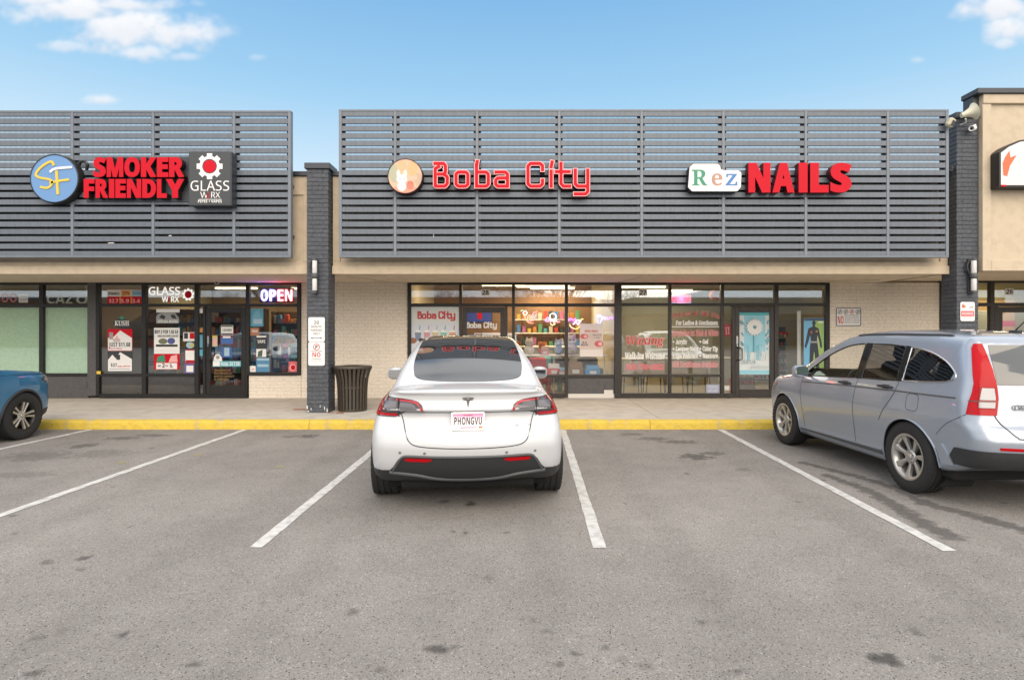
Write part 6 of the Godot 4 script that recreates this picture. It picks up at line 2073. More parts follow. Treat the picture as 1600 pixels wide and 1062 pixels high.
func techno_rings(c: String, k: float, w: float, grow := 0.0) -> Array:
	# union of the letter's strokes: list of [outer, holes]
	var polys := []
	for st in techno(c):
		var p := PackedVector2Array(st.map(func(q): return Vector2(q[0], q[1]) * k))
		var closed: bool = st[0] == st[-1]
		if closed: p = p.slice(0, p.size() - 1)
		var r := Geometry2D.offset_polyline(p, w / 2 + grow, Geometry2D.JOIN_ROUND, Geometry2D.END_JOINED if closed else Geometry2D.END_SQUARE)
		polys.append(split_rings(r))
	if polys.size() == 1: return polys
	var outer: PackedVector2Array = polys[0][0]
	var holes: Array = polys[0][1].duplicate()
	var extra := []
	for i in range(1, polys.size()):
		var m := Geometry2D.merge_polygons(outer, polys[i][0])
		var rings := split_rings(m)
		var many := m.filter(func(q): return not Geometry2D.is_polygon_clockwise(q))
		if many.size() > 1:
			extra.append(polys[i])
			continue
		outer = rings[0]
		holes.append_array(rings[1])
		holes.append_array(polys[i][1])
	return [[outer, holes]] + extra

func techno_word(parent: Node3D, s: String, xs: Array, base: float, k: float, w: float, depth: float, faces: Array, edge: float) -> void:
	# xs: left stroke centre of every letter; faces: [face, edge, side]
	for i in s.length():
		var face := G.new(); var rim := G.new(); var side := G.new()
		for r in techno_rings(s[i], k, w, 0.0): face.extrude(r[0], r[1], depth, depth + 0.004)
		for r in techno_rings(s[i], k, w, edge):
			rim.extrude(r[0], r[1], depth, depth)
			side.sides(r[0], r[1], 0.0, depth)
		var m := rim.mesh()
		side.mesh(m)
		var o := inst("letter", m, [faces[1], faces[2]], parent, at(xs[i], base, 0))
		obj("letter_face", face, faces[0], o)

func signs() -> void:
	# round SF emblem
	var c := Vector2(84.5, 279)
	var t := thing("round_sign", "round blue sign with yellow script SF on the left louvre screen", "shop sign", Vector3(sx(c.x), sy(c.y), SZ))
	var g := G.new()
	g.xf = Transform3D(Basis(Vector3.RIGHT, PI / 2), Vector3.ZERO)
	g.lathe([Vector2(0.447, 0.0), Vector2(0.447, 0.155), Vector2(0.44, 0.162), Vector2(0.425, 0.162)], 56)
	obj("rim", g, M.black, t)
	g = G.new()
	g.extrude(ring_poly(Vector2.ZERO, 0.43, 0.43, 56), [], 0.0, 0.155)
	obj("face", g, mk(lin(0.13, 0.27, 0.52), 0.4), t)
	var cs := func(p: Array) -> Array: return p.map(func(q): return Vector2((q[0] - 250.0), -(q[1] - 381.0)) / 2.963 * SK)
	for q in [[[[250, 322], [240, 304], [218, 310], [185, 334], [166, 364], [188, 378], [230, 386], [242, 402], [222, 424], [186, 420]], 0.040, M.yellow], [[[262, 345], [264, 385], [268, 455]], 0.045, M.yellow], [[[230, 402], [262, 394], [320, 386]], 0.040, M.yellow], [[[232, 352], [258, 336], [334, 329]], 0.042, M.white]]:
		var r := stroke(smooth_path(cs.call(q[0]), 4), q[1], true)
		g = G.new()
		g.extrude(r[0], r[1], 0.155, 0.168 + (0.003 if q[2] == M.white else 0.0) + 0.002 * q[1])
		obj("letter_stroke", g, q[2], t)
	# SMOKER FRIENDLY
	t = thing("letter_sign", "two rows of thick red letters reading SMOKER FRIENDLY beside the round blue sign", "shop sign", Vector3(sx(209), sy(278), SZ))
	var f := font("Droid Sans Bold")
	for row in [["SMOKER", 245.5, 276.5, [[145, 165], [166, 192], [193.5, 218], [219.5, 243], [244.5, 262.5], [263.5, 287]]], ["FRIENDLY", 279.5, 309, [[130, 147], [148.5, 168], [169.5, 178], [179.5, 196], [197.5, 220], [221.5, 243], [244.5, 260], [258.5, 287.5]]]]:
		for i in row[0].length():
			var q: Array = row[3][i]
			inst("letter", heavy_letter("|" if row[0][i] == "I" else row[0][i], f, 0.035, (q[1] - q[0]) * SK, (row[2] - row[1]) * SK, 0.13), [M.red, M.black], t, at(sx(q[0]) - t.position.x, sy(row[2]) - t.position.y, 0.02))
	g = G.new()
	g.bx(sx(140) - t.position.x, sx(289) - t.position.x, -0.03, 0.42, -0.005, 0.015)
	g.bx(sx(126) - t.position.x, sx(289) - t.position.x, -0.40, -0.035, -0.005, 0.012)
	obj("raceway", g, M.coping, t)
	g = G.new()
	g.tube(smooth_path([Vector3(sx(119), sy(257), 0.08), Vector3(sx(122), sy(252), 0.1), Vector3(sx(128), sy(251), 0.1), Vector3(sx(133), sy(256), 0.1), Vector3(sx(130), sy(264), 0.08)].map(func(p): return p - Vector3(t.position.x, t.position.y, 0)), 4), 0.025, 8)
	obj("scroll", g, M.black_gloss, t)
	# dark box with the gear
	t = thing("box_sign", "dark square box sign with white gear and the words GLASS WERX", "shop sign", Vector3(sx(330), sy(280), SZ))
	slab("case", -33.5 * SK, 33.5 * SK, -42 * SK, 42 * SK, 0.0, 0.20, M.coping, t, 0.006)
	slab("face", -31.5 * SK, 31.5 * SK, -40 * SK, 40 * SK, 0.2, 0.203, mk(lin(0.045, 0.05, 0.055), 0.35), t)
	var gear := func(R: float) -> PackedVector2Array:
		var p := PackedVector2Array()
		for i in 8:
			for w in [[-0.20, 0.78], [-0.155, 1.0], [0.155, 1.0], [0.20, 0.78]]:
				var a: float = TAU * i / 8 + w[0] * 1.3
				p.append(Vector2(sin(a), cos(a)) * R * w[1])
		p.reverse()
		return p
	g = G.new()
	g.xf = at(-0.5 * SK, 19 * SK, 0)
	g.extrude(gear.call(20.5 * SK), [ring_poly(Vector2.ZERO, 11.5 * SK, 11.5 * SK, 28)], 0.203, 0.207)
	obj("gear", g, M.white, t)
	g = G.new()
	g.xf = at(-0.5 * SK, 19 * SK, 0)
	g.extrude(ring_poly(Vector2.ZERO, 10 * SK, 10 * SK, 28), [], 0.203, 0.206)
	obj("gear_centre", g, M.red, t)
	put_text("lettering", "GLASS", font("Droid Sans"), 15.5 * SK, t, 0, -19 * SK, 0.204, M.white, 60 * SK)
	put_text("lettering", "W RX", font("Droid Sans"), 9 * SK, t, 0.5 * SK, -30 * SK, 0.204, M.white, 31 * SK)
	put_text("lettering", "E", font("Droid Sans"), 9 * SK, t, -2.5 * SK, -30 * SK, 0.204, M.red, 5.5 * SK)
	slab("rule", -18 * SK, 18 * SK, -32.8 * SK, -32.1 * SK, 0.203, 0.205, M.white, t)
	put_text("lettering", "PIPES • VAPES", font("Droid Sans Bold"), 4 * SK, t, 0, -37.5 * SK, 0.204, M.white, 37 * SK)
	# drinks shop
	c = Vector2(633, 275.3)
	t = thing("round_sign", "round peach sign with a pale cat picture beside the red letters", "shop sign", Vector3(sx(c.x), sy(c.y), SZ))
	g = G.new()
	g.xf = Transform3D(Basis(Vector3.RIGHT, PI / 2), Vector3.ZERO)
	g.lathe([Vector2(0.322, 0.0), Vector2(0.322, 0.155), Vector2(0.315, 0.162), Vector2(0.305, 0.162)], 56)
	obj("rim", g, mk(lin(0.03, 0.008, 0.008), 0.4), t)
	g = G.new()
	g.extrude(ring_poly(Vector2.ZERO, 0.308, 0.308, 56), [], 0.0, 0.157, Rect2(-0.308, -0.308, 0.616, 0.616))
	obj("face", g, emblem_mat(), t)
	t = thing("letter_sign", "red pink-edged letters reading Boba City on the long louvre screen", "shop sign", Vector3(sx(797), sy(294), SZ))
	var lx := [677.5, 712.5, 744.5, 774.5, 825, 861.3, 874.5, 899]
	techno_word(t, "BobaCity", lx.map(func(p): return sx(p) - t.position.x), 3.2 * SK, 35.5 * SK, 4.9 * SK, 0.15, [M.red, M.pink_edge, M.red_side], 1.25 * SK)
	# nail salon
	t = thing("plate_sign", "white rounded sign reading Rez in green, tan and blue letters", "shop sign", Vector3(sx(1117), sy(278), SZ))
	var o := PackedVector2Array()
	for q in [[1083, 255.5], [1121, 255.5], [1125, 258], [1127, 264], [1131, 265.5], [1154, 265.5], [1159, 270], [1158, 293], [1152, 299.5], [1081, 299.5], [1074.5, 293], [1077, 261]]:
		o.append(Vector2(q[0] - 1117, 278 - q[1]) * SK)
	o.reverse()
	var oo := split_rings(Geometry2D.offset_polygon(Geometry2D.offset_polygon(o, -2.5 * SK, Geometry2D.JOIN_MITER)[0], 2.5 * SK, Geometry2D.JOIN_ROUND))
	g = G.new()
	g.extrude(oo[0], [], 0.0, 0.16)
	obj("rim", g, M.black, t)
	g = G.new()
	var inner := Geometry2D.offset_polygon(oo[0], -0.6 * SK, Geometry2D.JOIN_ROUND)
	g.extrude(inner[0], [], 0.16, 0.164)
	obj("face", g, M.white, t)
	for q in [["R", 1081, 1105, 290, 24.5, M.green], ["e", 1112, 1128.5, 290, 24.5, M.tan_ink], ["z", 1133.5, 1152, 290, 24.5, M.blue_ink]]:
		var r := text_mesh(q[0], font("Droid Serif Bold"), q[4] * SK, 0.004, (q[2] - q[1]) * SK)
		inst("letter", r[0], q[5], t, at((q[1] - 1117) * SK, (278 - q[3]) * SK, 0.164))
	t = thing("letter_sign", "thick red block letters reading NAILS on the long louvre screen", "shop sign", Vector3(sx(1250), sy(278), SZ))
	f = font("Droid Sans Bold")
	for q in [["N", 1169.5, 1204], ["A", 1207, 1241.5], ["I", 1248, 1262], ["L", 1266, 1295], ["S", 1297.5, 1331]]:
		if q[0] == "I":
			var bar_i := G.new(); var bar_s := G.new()
			var o2 := PackedVector2Array([Vector2(0, 0), Vector2(14 * SK, 0), Vector2(14 * SK, 46.5 * SK), Vector2(0, 46.5 * SK)])
			bar_i.extrude(o2, [], 0.15, 0.15); bar_s.sides(o2, [], 0.0, 0.15)
			var mi := bar_i.mesh()
			bar_s.mesh(mi)
			inst("letter", mi, [M.red, M.red_side], t, at((q[1] - 1250) * SK, (278 - 300.8) * SK, 0.01))
			continue
		inst("letter", heavy_letter(q[0], f, 0.042, (q[2] - q[1]) * SK, 46.5 * SK, 0.15), [M.red, M.red_side], t, at((q[1] - 1250) * SK, (278 - 300.8) * SK, 0.01))
	# sign at the right edge, without its figure
	t = thing("arched_sign", "white arched box sign with black rim on the tan wall at the right edge", "shop sign", Vector3(wx(1600, 10.9), wy(258, 10.9), -11.0))
	o = PackedVector2Array()
	for q in [[-0.56, -0.43], [0.75, -0.43], [0.75, 0.18], [0.55, 0.30], [0.3, 0.40], [0.0, 0.44], [-0.2, 0.41], [-0.4, 0.32], [-0.56, 0.20]]: o.append(Vector2(q[0], q[1]))
	g = G.new()
	g.extrude(o, [], 0.0, 0.24)
	obj("case", g, M.black, t)
	g = G.new()
	g.extrude(Geometry2D.offset_polygon(o, -0.03, Geometry2D.JOIN_MITER)[0], [], 0.24, 0.245)
	obj("face", g, mk(lin(0.66, 0.66, 0.68), 0.4), t)
	g = G.new()
	g.extrude(PackedVector2Array([Vector2(-0.49, -0.22), Vector2(-0.42, -0.24), Vector2(-0.37, -0.05), Vector2(-0.25, 0.14), Vector2(-0.36, 0.10), Vector2(-0.38, 0.22), Vector2(-0.46, 0.1), Vector2(-0.50, 0.0)]), [], 0.245, 0.249)
	obj("orange_slice", g, mk(lin(0.62, 0.14, 0.05), 0.4), t)
	slab("red_tab", -0.53, -0.44, -0.425, -0.395, 0.245, 0.25, M.red, t)

func emblem_mat() -> StandardMaterial3D:
	var n := 256
	var im := Image.create(n, n, false, Image.FORMAT_RGB8)
	var shapes := [  # centre, radii, colour
		[0.18, 0.42, 0.17, 0.27, Color(0.72, 0.72, 0.62)], [0.72, 0.28, 0.15, 0.22, Color(0.90, 0.72, 0.52)], [0.88, 0.60, 0.12, 0.2, Color(0.80, 0.68, 0.58)], [0.4, 0.2, 0.14, 0.17, Color(0.93, 0.72, 0.56)],
		[0.5, 0.98, 0.5, 0.2, Color(0.93, 0.62, 0.52)], [0.30, 0.42, 0.055, 0.11, Color(0.96, 0.9, 0.88)], [0.50, 0.42, 0.055, 0.11, Color(0.96, 0.9, 0.88)], [0.40, 0.58, 0.155, 0.13, Color(0.97, 0.96, 0.96)], [0.40, 0.80, 0.13, 0.14, Color(0.95, 0.95, 0.96)],
		[0.68, 0.56, 0.06, 0.07, Color(0.94, 0.74, 0.66)], [0.80, 0.54, 0.05, 0.07, Color(0.94, 0.74, 0.66)], [0.65, 0.76, 0.11, 0.13, Color(0.88, 0.50, 0.42)], [0.61, 0.70, 0.015, 0.02, Color(0.6, 0.3, 0.28)], [0.70, 0.70, 0.015, 0.02, Color(0.6, 0.3, 0.28)], [0.35, 0.58, 0.03, 0.01, Color(0.55, 0.55, 0.6)], [0.46, 0.58, 0.03, 0.01, Color(0.55, 0.55, 0.6)], [0.41, 0.78, 0.05, 0.07, Color(0.84, 0.86, 0.9)]]
	for j in n:
		for i in n:
			var u := (i + 0.5) / n; var v := (j + 0.5) / n
			var c := Color(0.94, 0.74, 0.63)
			for s in shapes:
				var e := Vector2((u - s[0]) / s[2], (v - s[1]) / s[3]).length()
				c = c.lerp(s[4], 1.0 - smoothstep(0.93, 1.07, e))
			im.set_pixel(i, j, c)
	var m := mk(Color(0.93, 0.93, 0.93), 0.4)
	m.albedo_texture = ImageTexture.create_from_image(im)
	return m

# ---------------------------------------------------------------- prints and neon behind the glass
class Sheet:
	# a flat print: px coordinates of the wall plane are turned into the print's own axes
	var node: Node3D
	var c: Vector2
	var host
	var layer := 0.0
	var bold := 0.0
	func r(x0: float, y0: float, x1: float, y1: float, m, called := "print") -> void:
		layer += 0.0007
		host.slab(called, host.gx(x0) - node.position.x, host.gx(x1) - node.position.x, host.gy(y1) - node.position.y, host.gy(y0) - node.position.y, 0.0, 0.001 + layer, m, node)
	func p(pts: Array, m, called := "print") -> void:
		layer += 0.0007
		var o := PackedVector2Array(pts.map(func(q): return Vector2(host.gx(q[0]) - node.position.x, host.gy(q[1]) - node.position.y)))
		if Geometry2D.is_polygon_clockwise(o): o.reverse()
		var g := G.new()
		g.extrude(o, [], 0.0, 0.001 + layer)
		host.obj(called, g, m, node)
	func t(s: String, x0: float, x1: float, base: float, h: float, m, f = null, slant := 0.0) -> void:
		var mesh: ArrayMesh = host.ring_text(s, f if f != null else host.font("Droid Sans Bold"), h / 930.0 * 13.5, (x1 - x0) / 930.0 * 13.5, slant, bold)
		host.inst("lettering", mesh, m, node, host.at(host.gx(x0) - node.position.x, host.gy(base) - node.position.y, 0.0022 + layer))
	func arc(s: String, cx: float, cy: float, R: float, a0: float, a1: float, h: float, m, f, slant := 0.0) -> void:
		for i in s.length():
			if s[i] == " ": continue
			var w := deg_to_rad(lerpf(a0, a1, i / float(s.length() - 1)))
			var rr: Array = host.text_mesh(s[i], f, h / 930.0 * 13.5, 0.001, 0.0, slant)
			host.inst("lettering", rr[0], m, node, Transform3D(Basis(Vector3.BACK, -w), Vector3(host.gx(cx + R * sin(w)) - node.position.x, host.gy(cy - R * cos(w)) - node.position.y, 0.002 + layer)))

func sheet(called: String, label: String, cat: String, x0: float, x1: float, y0: float, y1: float, base, z := -0.004, group := "") -> Sheet:
	var s := Sheet.new()
	s.host = self
	s.node = thing(called, label, cat, Vector3(gx((x0 + x1) / 2), gy((y0 + y1) / 2), WZ + z), 0.0, group)
	if base != null: s.r(x0, y0, x1, y1, base, "paper")
	if called == "painted_lettering": s.bold = 0.03
	return s

func neon(called: String, label: String, strokes: Array, x0: float, y0: float, k: float) -> void:
	var t := thing(called, label, "neon sign", Vector3(gx(x0), gy(y0), WZ - 0.10), 0.0, "")
	for s in strokes:
		var g := G.new()
		g.tube(smooth_path(s[0].map(func(q): return Vector3(q[0] * k, q[1] * k, 0)), 4), 0.011, 6)
		obj("neon_tube", g, s[1], t)
	var back := G.new()
	back.bx(-0.26, 0.26, -0.005, 0.005, -0.02, -0.014)
	obj("support_bar", back, M.steel, t)
	var l := OmniLight3D.new()
	l.name = "neon_light"
	l.light_color = strokes[0][1].emission
	l.light_energy = 0.05
	l.light_size = 0.1
	l.omni_range = 30.0
	l.omni_attenuation = 2.0
	l.shadow_enabled = true
	t.add_child(l)
	l.position = Vector3(0, 0, 0.06)

func window_prints() -> void:
	var sb := font("Droid Sans Bold"); var sr := font("Droid Sans"); var se := font("Droid Serif Bold"); var sl := font("Droid Serif")
	var pale := mk(lin(0.82, 0.83, 0.82), 0.6); var sky := mk(lin(0.35, 0.52, 0.62), 0.6); var deep := mk(lin(0.03, 0.035, 0.04), 0.6); var grey := mk(lin(0.3, 0.31, 0.32), 0.6)
	var s: Sheet
	var glow_white := glow(Color(1.0, 0.98, 0.95), 0.38, lin(0.6))  # white lettering given a glow to look bright under the canopy
	# ---- smoke shop
	s = sheet("price_strip", "white price strip with red pictures at the top of the first shop window", "poster", 167, 222, 452, 475, M.red, -0.005)
	s.r(167, 452.5, 221.5, 463, M.white); s.r(188, 453, 204, 463, mk(lin(0.7, 0.52, 0.2), 0.6)); s.r(205, 453, 221.5, 463, sky)
	s.t("REWARDS", 168.5, 186, 461, 4.5, M.ink); s.t("20%", 190, 202, 461, 6, M.red); s.t("SAVINGS", 206.5, 220, 460, 3.5, M.blue_ink)
	for i in 3: s.t(["$2.7", "5.9", "3.4"][i], 170 + 18 * i, 184 + 17 * i, 473, 6, M.pink_edge); s.r(186 + 17.5 * i, 464, 188 + 17.5 * i, 475.5, mk(lin(0.7, 0.3, 0.05), 0.6))
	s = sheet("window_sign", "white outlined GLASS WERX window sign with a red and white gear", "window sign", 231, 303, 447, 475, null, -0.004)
	s.bold = 0.02; s.t("GLASS", 231.5, 281, 460.5, 12, glow_white, sr); s.t("W RX", 252, 279, 471.5, 8, glow_white, sr); s.t("E", 261.5, 266.5, 471.5, 8, M.red, sr)
	var gp := []
	for i in 9:
		for w in [[-0.22, 0.8], [-0.16, 1.0], [0.16, 1.0], [0.22, 0.8]]:
			var a: float = TAU * i / 9 + w[0]
			gp.append([293.5 + sin(a) * 9.5 * w[1], 460 - cos(a) * 10 * w[1]])
	s.p(gp, glow_white); s.p(Array(ring_poly(Vector2(293.5, 460), 5.5, 5.8, 20)).map(func(q): return [q.x, q.y]), M.red)
	s = sheet("logo_sticker", "black oval sticker with pale lettering KUSH above the red poster", "sticker", 176, 203, 494, 514, null, -0.004)
	s.p(Array(ring_poly(Vector2(189.5, 505), 13.5, 8, 24)).map(func(q): return [q.x, q.y]), deep); s.t("KUSH", 178.5, 201, 508.5, 7.5, pale, se)
	s.p([[185, 497], [189, 493], [194, 497], [190, 499]], M.green)
	s = sheet("poster", "red and white poster of a snowy peak with a large price, upper of two", "poster", 167.5, 206, 514, 548, M.red)
	s.p([[168, 547.5], [168, 528], [177, 526], [187, 516], [205.5, 528], [205.5, 547.5]], M.white)
	s.p([[176, 533], [182, 523], [187, 533]], M.pink_edge); s.r(170, 519, 176, 530, grey); s.r(176, 529, 187, 534, mk(lin(0.55, 0.45, 0.45), 0.6))
	s.t("JUST $11.68", 169.5, 203, 541.5, 6.5, M.ink); s.t("PACK PRICE", 170, 190, 545.5, 2, M.red)
	s = sheet("poster", "white and dark poster of snowy peaks with a price, lower of two", "poster", 167.5, 206, 548.5, 580, deep)
	s.p([[168, 579.5], [168, 562], [175, 554], [180, 560], [187, 550], [205.5, 561], [205.5, 579.5]], M.white); s.p([[181, 562], [181, 554], [187, 554], [187, 562]], deep)
	s.t("$37", 172.5, 182, 573, 5.5, M.ink); s.t("carton", 183, 190, 573.5, 3, M.red); s.t("plus tax", 192, 203, 573, 2.5, M.red); s.r(170, 576, 203, 577, grey)
	s = sheet("sticker", "small yellow sticker at the foot of the first shop window", "sticker", 152.5, 159, 579.5, 584, M.yellow, 0.045)
	s = sheet("poster", "tall pale poster with the number 2 and a red lower half", "poster", 240, 280, 512, 577, pale)
	s.r(240, 552, 280, 577, M.red); s.r(243.5, 567, 276, 576.5, M.white); s.r(240, 546, 280, 552.5, M.white)
	s.p(Array(ring_poly(Vector2(254, 533), 7, 4.5, 16)).map(func(q): return [q.x, q.y]), mk(lin(0.16, 0.18, 0.11), 0.6)); s.p(Array(ring_poly(Vector2(267, 532.5), 6, 5, 16)).map(func(q): return [q.x, q.y]), mk(lin(0.08, 0.1, 0.3), 0.6))
	s.r(243, 538, 277, 541.5, deep); s.p([[244, 565.5], [246, 557], [256, 554], [258, 565.5]], M.green); s.p([[263, 565.5], [267, 556], [276, 554], [277, 565.5]], M.pink_edge)
	s.t("BUY 2 FOR 1.65 EA", 241.5, 278, 521, 5.5, M.ink); s.t("SAVE ON EVERY CAN SET", 246, 278.5, 526.5, 3.2, M.ink); s.t("2", 253, 257, 574, 6.5, M.ink); s.t("ANY", 246, 251, 573, 3, M.ink); s.t("FOR", 258, 262, 573, 3, M.red); s.t("5.", 265, 270, 574, 5.5, M.ink)
	s = sheet("poster", "grey and black stencil poster above the tall pale poster", "poster", 243, 281, 482, 507, null)
	s.r(243.5, 482.5, 280, 488, pale); s.p([[245, 491], [252, 488.5], [273, 488.5], [279, 497], [279, 505], [243.5, 505], [243.5, 495]], grey); s.p([[248, 496], [252, 491], [258, 494], [256, 499]], deep); s.p([[266, 492], [272, 491], [276, 498], [268, 497]], deep); s.t("SPECIAL BLEND", 246, 277, 504, 4, pale)
	var stick := [[285.5, 303.5, 519, 533, M.white, "white sticker with dark and red panels on the second shop window"], [290, 303, 534, 544.5, sky, "pale blue oval sticker on the second shop window"], [289, 304, 546, 565, pale, "square white notice on the second shop window"], [287.5, 304, 566, 583, mk(lin(0.13, 0.11, 0.3), 0.6), "purple framed white notice lowest on the second shop window"]]
	for i in 4:
		var q: Array = stick[i]
		s = sheet("sticker", q[5], "sticker", q[0], q[1], q[2], q[3], q[4] if i != 1 else null)
		if i == 0: s.r(287, 520, 293, 529, deep); s.r(296, 520, 303, 529, M.red)
		if i == 1: s.p(Array(ring_poly(Vector2(296.5, 539), 6.5, 5, 20)).map(func(w): return [w.x, w.y]), sky); s.p(Array(ring_poly(Vector2(299.5, 539), 3, 3.6, 16)).map(func(w): return [w.x, w.y]), mk(lin(0.5, 0.5, 0.15), 0.6))
		if i == 2: s.r(289, 546, 304, 547.5, M.red); s.r(289.5, 562.5, 304, 565, M.red)
		if i == 3: s.r(290.5, 571, 301.5, 581, M.white); s.r(287.5, 566, 304, 567.5, M.red)
	s = sheet("sticker_strip", "column of orange and blue stickers on the narrow pane beside the smoke shop door", "sticker", 311.3, 317.3, 480, 546, null)
	for q in [[482, 489, pale], [512, 519, mk(lin(0.55, 0.28, 0.08), 0.6)], [523, 543, mk(lin(0.12, 0.38, 0.52), 0.6)], [546, 556, mk(lin(0.10, 0.42, 0.55), 0.6)]]: s.r(311.4, q[0], 317.2, q[1], q[2])
	# door
	var zd := 0.004
	s = sheet("door_notice", "black and white notice at the top of the smoke shop door", "notice", 345, 364, 508, 523, pale, zd); s.r(345.5, 508.5, 363.5, 510.5, deep); s.r(345.5, 520.5, 363.5, 522.5, deep); s.t("CASHIER", 347.5, 362, 517.5, 4, M.ink)
	s = sheet("door_notice", "purple and blue picture notice on the smoke shop door", "notice", 344, 364.5, 523.5, 538, mk(lin(0.16, 0.05, 0.10), 0.6), zd); s.r(345, 528, 364, 537, mk(lin(0.05, 0.15, 0.42), 0.6)); s.r(348, 525, 360, 528, pale)
	s = sheet("door_notice", "dark blue can shaped notice lower on the smoke shop door", "notice", 346, 362, 542, 558, mk(lin(0.05, 0.13, 0.4), 0.6), zd); s.r(350, 543, 358, 556, sky)
	s = sheet("door_notice", "cream and pink bottle notice at the left of the smoke shop door", "notice", 331.5, 339.5, 524, 541, mk(lin(0.6, 0.5, 0.36), 0.6), zd); s.r(333, 530, 338.5, 538, M.pink_edge); s.r(332, 524, 339, 526.5, M.yellow)
	s = sheet("door_notice", "white arch shaped sticker low on the smoke shop door", "sticker", 333, 347, 553, 564, null, zd); s.p([[333, 564], [334, 558], [337, 553.5], [342, 553], [346, 558], [347, 564]], pale); s.p(Array(ring_poly(Vector2(340, 558), 3, 3, 14)).map(func(w): return [w.x, w.y]), grey)
	s = sheet("door_banner", "pale blue banner across the smoke shop door", "banner", 332, 376, 564, 572.5, mk(lin(0.14, 0.45, 0.55), 0.6), zd); s.r(332.5, 564.5, 343, 572, pale); s.t("PUSH", 345, 356, 571, 5, pale); s.t("24 7 IN", 358.5, 374, 571, 6, M.white)
	s = sheet("door_lettering", "faded gold lettering at the foot of the smoke shop door", "lettering", 334, 374, 575, 596, null, zd)
	for i in 4: s.t(["THANK YOU FOR", "SHOPPING WITH US", "OPEN DAILY", "ID REQUIRED"][i], 334, [360, 362, 366, 357][i], 580 + 4.6 * i, 3, mk(lin(0.22, 0.15, 0.07), 0.7))
	# last smoke shop window: OPEN letters of lamps, prints
	var t := thing("open_sign", "lit OPEN sign, blue white on the left and red white on the right", "open sign", Vector3(gx(428), gy(461), WZ - 0.09))
	var blue := glow(Color(0.45, 0.42, 1.0), 1.3); var redg := glow(Color(1.0, 0.20, 0.24), 1.3); var whiteg := glow(Color(1.0, 0.95, 1.0), 1.4)
	slab("panel", gx(402) - t.position.x, gx(456) - t.position.x, gy(472) - t.position.y, gy(449) - t.position.y, -0.04, -0.02, mk(lin(0.01), 0.4), t)
	for i in 4:
		var x0: float = [403.5, 417.5, 430, 442][i]; var x1: float = [415.5, 428.5, 440.5, 454.5][i]
		inst("letter", heavy_letter("OPEN"[i], font("Droid Sans Bold"), 0.02, (x1 - x0) / 68.9, 19.0 / 68.9, 0.012), blue if i < 2 else redg, t, at(gx(x0) - t.position.x, gy(470.3) - t.position.y, -0.02))
		var r2 := text_mesh("OPEN"[i], font("Droid Sans"), 17.5 / 68.9, 0.016, (x1 - x0 - 2.6) / 68.9)
		inst("letter_core", r2[0], whiteg, t, at(gx(x0 + 1.3) - t.position.x, gy(469.6) - t.position.y, -0.018))
	for q in [[-0.2, Color(0.45, 0.42, 1.0)], [0.2, Color(1.0, 0.2, 0.24)]]:
		var l := OmniLight3D.new()
		l.name = "open_light"
		l.light_color = q[1]; l.light_energy = 0.12; l.light_size = 0.12; l.omni_range = 30.0; l.omni_attenuation = 2.0
		l.shadow_enabled = true
		t.add_child(l)
		l.position = Vector3(q[0], 0, 0.05)
	s = sheet("window_poster", "blue poster at the upper left of the smoke shop window by the column", "poster", 391, 411, 482, 510, mk(lin(0.10, 0.34, 0.48), 0.6)); s.r(395, 498, 409, 506, sky); s.p([[393, 497], [398, 486], [404, 484], [407, 497]], mk(lin(0.16, 0.42, 0.55), 0.6))
	s = sheet("window_poster", "small orange poster under the blue poster", "poster", 390.5, 404, 512, 524, mk(lin(0.42, 0.18, 0.10), 0.6)); s.t("SALE", 393, 402, 519, 4, pale)
	s = sheet("window_poster", "black and white poster left of the silver packets", "poster", 399.5, 416, 524, 558, deep); s.r(400.5, 524.5, 415.5, 527, pale); s.r(400, 545, 415.5, 557.5, pale); s.p([[402, 557], [403, 549], [410, 546], [409, 557]], mk(lin(0.07, 0.12, 0.09), 0.6)); s.t("VAPE", 402, 414, 536, 5, pale)
	s = sheet("window_poster", "blue packet poster at the foot of the smoke shop window", "poster", 400, 421, 559, 581, mk(lin(0.08, 0.24, 0.42), 0.6)); s.r(401, 559.5, 420, 563, sky); s.r(402, 569, 419, 573, sky)
	s = sheet("sticker", "small pale sticker in the lower left corner of the smoke shop window", "sticker", 389.5, 399, 571.5, 581, pale); s.p([[391, 580], [395, 574], [398, 577]], M.pink_edge)
	s = sheet("sticker", "red no smoking sticker in the lower right corner of the smoke shop window", "sticker", 450.5, 464, 564.5, 581, mk(lin(0.62, 0.13, 0.15), 0.6)); s.p(Array(ring_poly(Vector2(457, 574), 5, 5.5, 20)).map(func(w): return [w.x, w.y]), M.pink_edge); s.p(Array(ring_poly(Vector2(457.5, 574), 3.6, 4, 20)).map(func(w): return [w.x, w.y]), M.red)
	for i in 5:
		var q: Array = [[419, 428, grey, "dark grey packet, first of a row in the smoke shop window"], [427, 435, mk(lin(0.25, 0.27, 0.3), 0.3), "silver grey packet, second of a row in the smoke shop window"], [435, 445, mk(lin(0.45, 0.2, 0.42), 0.3), "pink lilac packet, third of a row in the smoke shop window"], [444, 449, grey, "narrow grey packet, fourth of a row in the smoke shop window"], [448, 460, mk(lin(0.2, 0.45, 0.47), 0.3), "pale teal packet, last of a row in the smoke shop window"]][i]
		t = thing("packet", q[3], "packet", Vector3(gx((q[0] + q[1]) / 2), gy(548), WZ - 0.2))
		var w: float = (q[1] - q[0]) / 68.9
		slab("packet_body", -w / 2, w / 2, -0.18, 0.17, -0.06, 0.0, q[2], t, 0.02)
		slab("packet_label", -w / 2 + 0.02, w / 2 - 0.02, -0.1, 0.08, 0.0, 0.004, pale if i % 2 else deep, t, 0.002)
	# ---- drinks shop
	s = sheet("window_poster", "tall white poster of five coloured drinks headed Boba City", "poster", 642.6, 717.4, 479, 585, mk(lin(0.66, 0.70, 0.70), 0.5))
